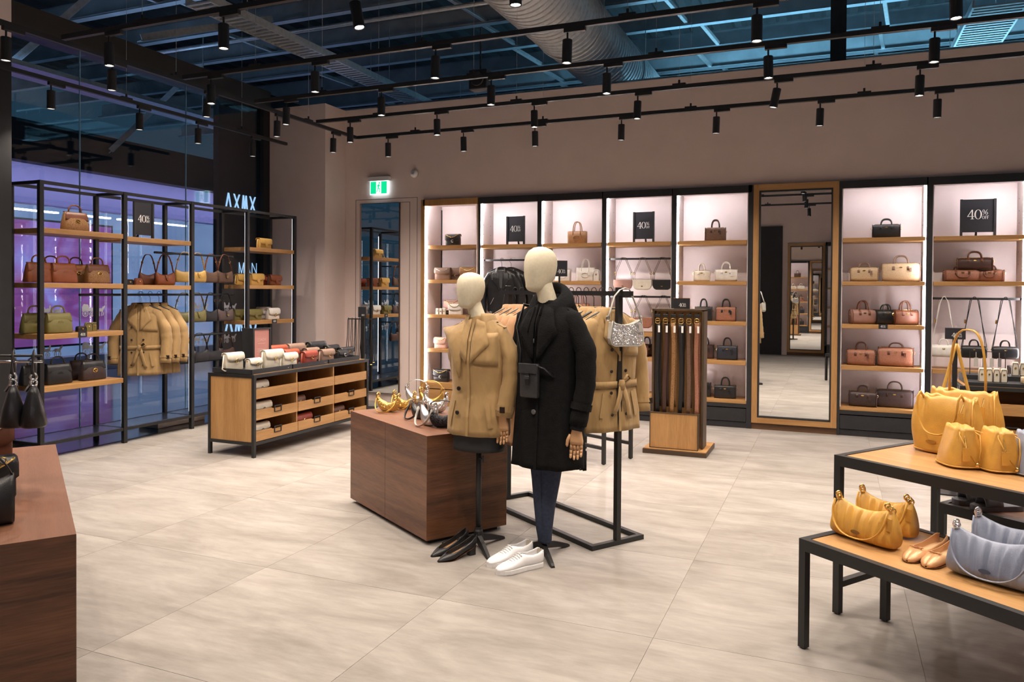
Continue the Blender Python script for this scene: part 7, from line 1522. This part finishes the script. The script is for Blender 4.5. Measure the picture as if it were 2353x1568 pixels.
MB().box(-0.14, -0.134, -0.003, 0.003, 0, 0.21).box(-0.14, 0.14, -0.003, 0.003, 0.204, 0.21).box(0.134, 0.14, -0.003, 0.003, 0, 0.21).build('wire_frame', 'steel_black', cs)
for k in range(4): MB().tube([(-0.09 + 0.06 * k, -0.004, 0.2), (-0.09 + 0.06 * k, -0.006, 0.15)], 0.003, 6).loft([rring(0.016, 0.005, z, 10, 0.7, cx=-0.09 + 0.06 * k, cy=-0.008) for z in (0.07, 0.11, 0.15)]).build('charm', 'mt_silver' if k % 2 else 'grey_strap', cs)
# ------------------------------------------------------------------ strap rack before the narrow mirror
sr = thing('strap_rack', 'slim black stand with a cross bar and a small discount board before the narrow mirror', 'stand', (-5.83, 8.72, 0), R(12))
MB().box(-0.022, 0.022, -0.022, 0.022, 0.012, 1.30).build('post', 'steel_black', sr); MB().box(-0.16, 0.16, -0.16, 0.16, 0, 0.012).build('base_plate', 'steel_black', sr); MB().box(-0.20, 0.20, -0.035, -0.022, 1.20, 1.215).build('cross_bar', 'steel_black', sr); MB().box(-0.055, 0.055, -0.03, -0.022, 1.23, 1.37).build('board', 'sign_board', sr); glyph_sign(sr, 0.045, 0.015, 1.25, -0.0305)
for k in range(8):
    x = -0.18 + 0.051 * k + (0.02 if k > 3 else -0.01); c, s = math.cos(R(12)), math.sin(R(12))
    st_ = thing('bag_strap', 'thin black bag strap looped over the strap rack, %s from the window' % ORD[k], 'strap', (-5.83 + x * c + 0.055 * s, 8.72 + x * s - 0.055 * c, 0), R(12), 'straps on the strap rack')
    dx_ = rnd.uniform(-0.03, 0.03); MB().tube([(-0.012 + dx_, 0, 0.62 + 0.03 * (k % 3)), (-0.008, 0, 0.95), (0, 0, 1.20), (0.004, 0.012, 1.222), (0.006, 0.02, 1.20), (0.01, 0.012, 0.95), (0.012 + dx_, 0.012, 0.62 + 0.03 * (k % 3))], 0.005, 6).build('strap_band', 'lt_black', st_, smooth=True); MB().tube([(dx_ - 0.012, 0, 0.60 + 0.03 * (k % 3)), (dx_ + 0.012, 0.012, 0.60 + 0.03 * (k % 3))], 0.006, 6).build('clip', 'gold', st_)

bp_ = thing('black_display_block', 'tall matt black display block cut by the picture edge beyond the totes', 'plinth', (1.588, 8.560, 0), R(-4))
MB().box(0, 0.55, 0, 0.5, 0.02, 0.88).build('body', 'black_lam', bp_, bevel=0.004); MB().box(0.02, 0.53, 0.02, 0.48, 0, 0.02).build('recessed_base', 'steel_black', bp_)
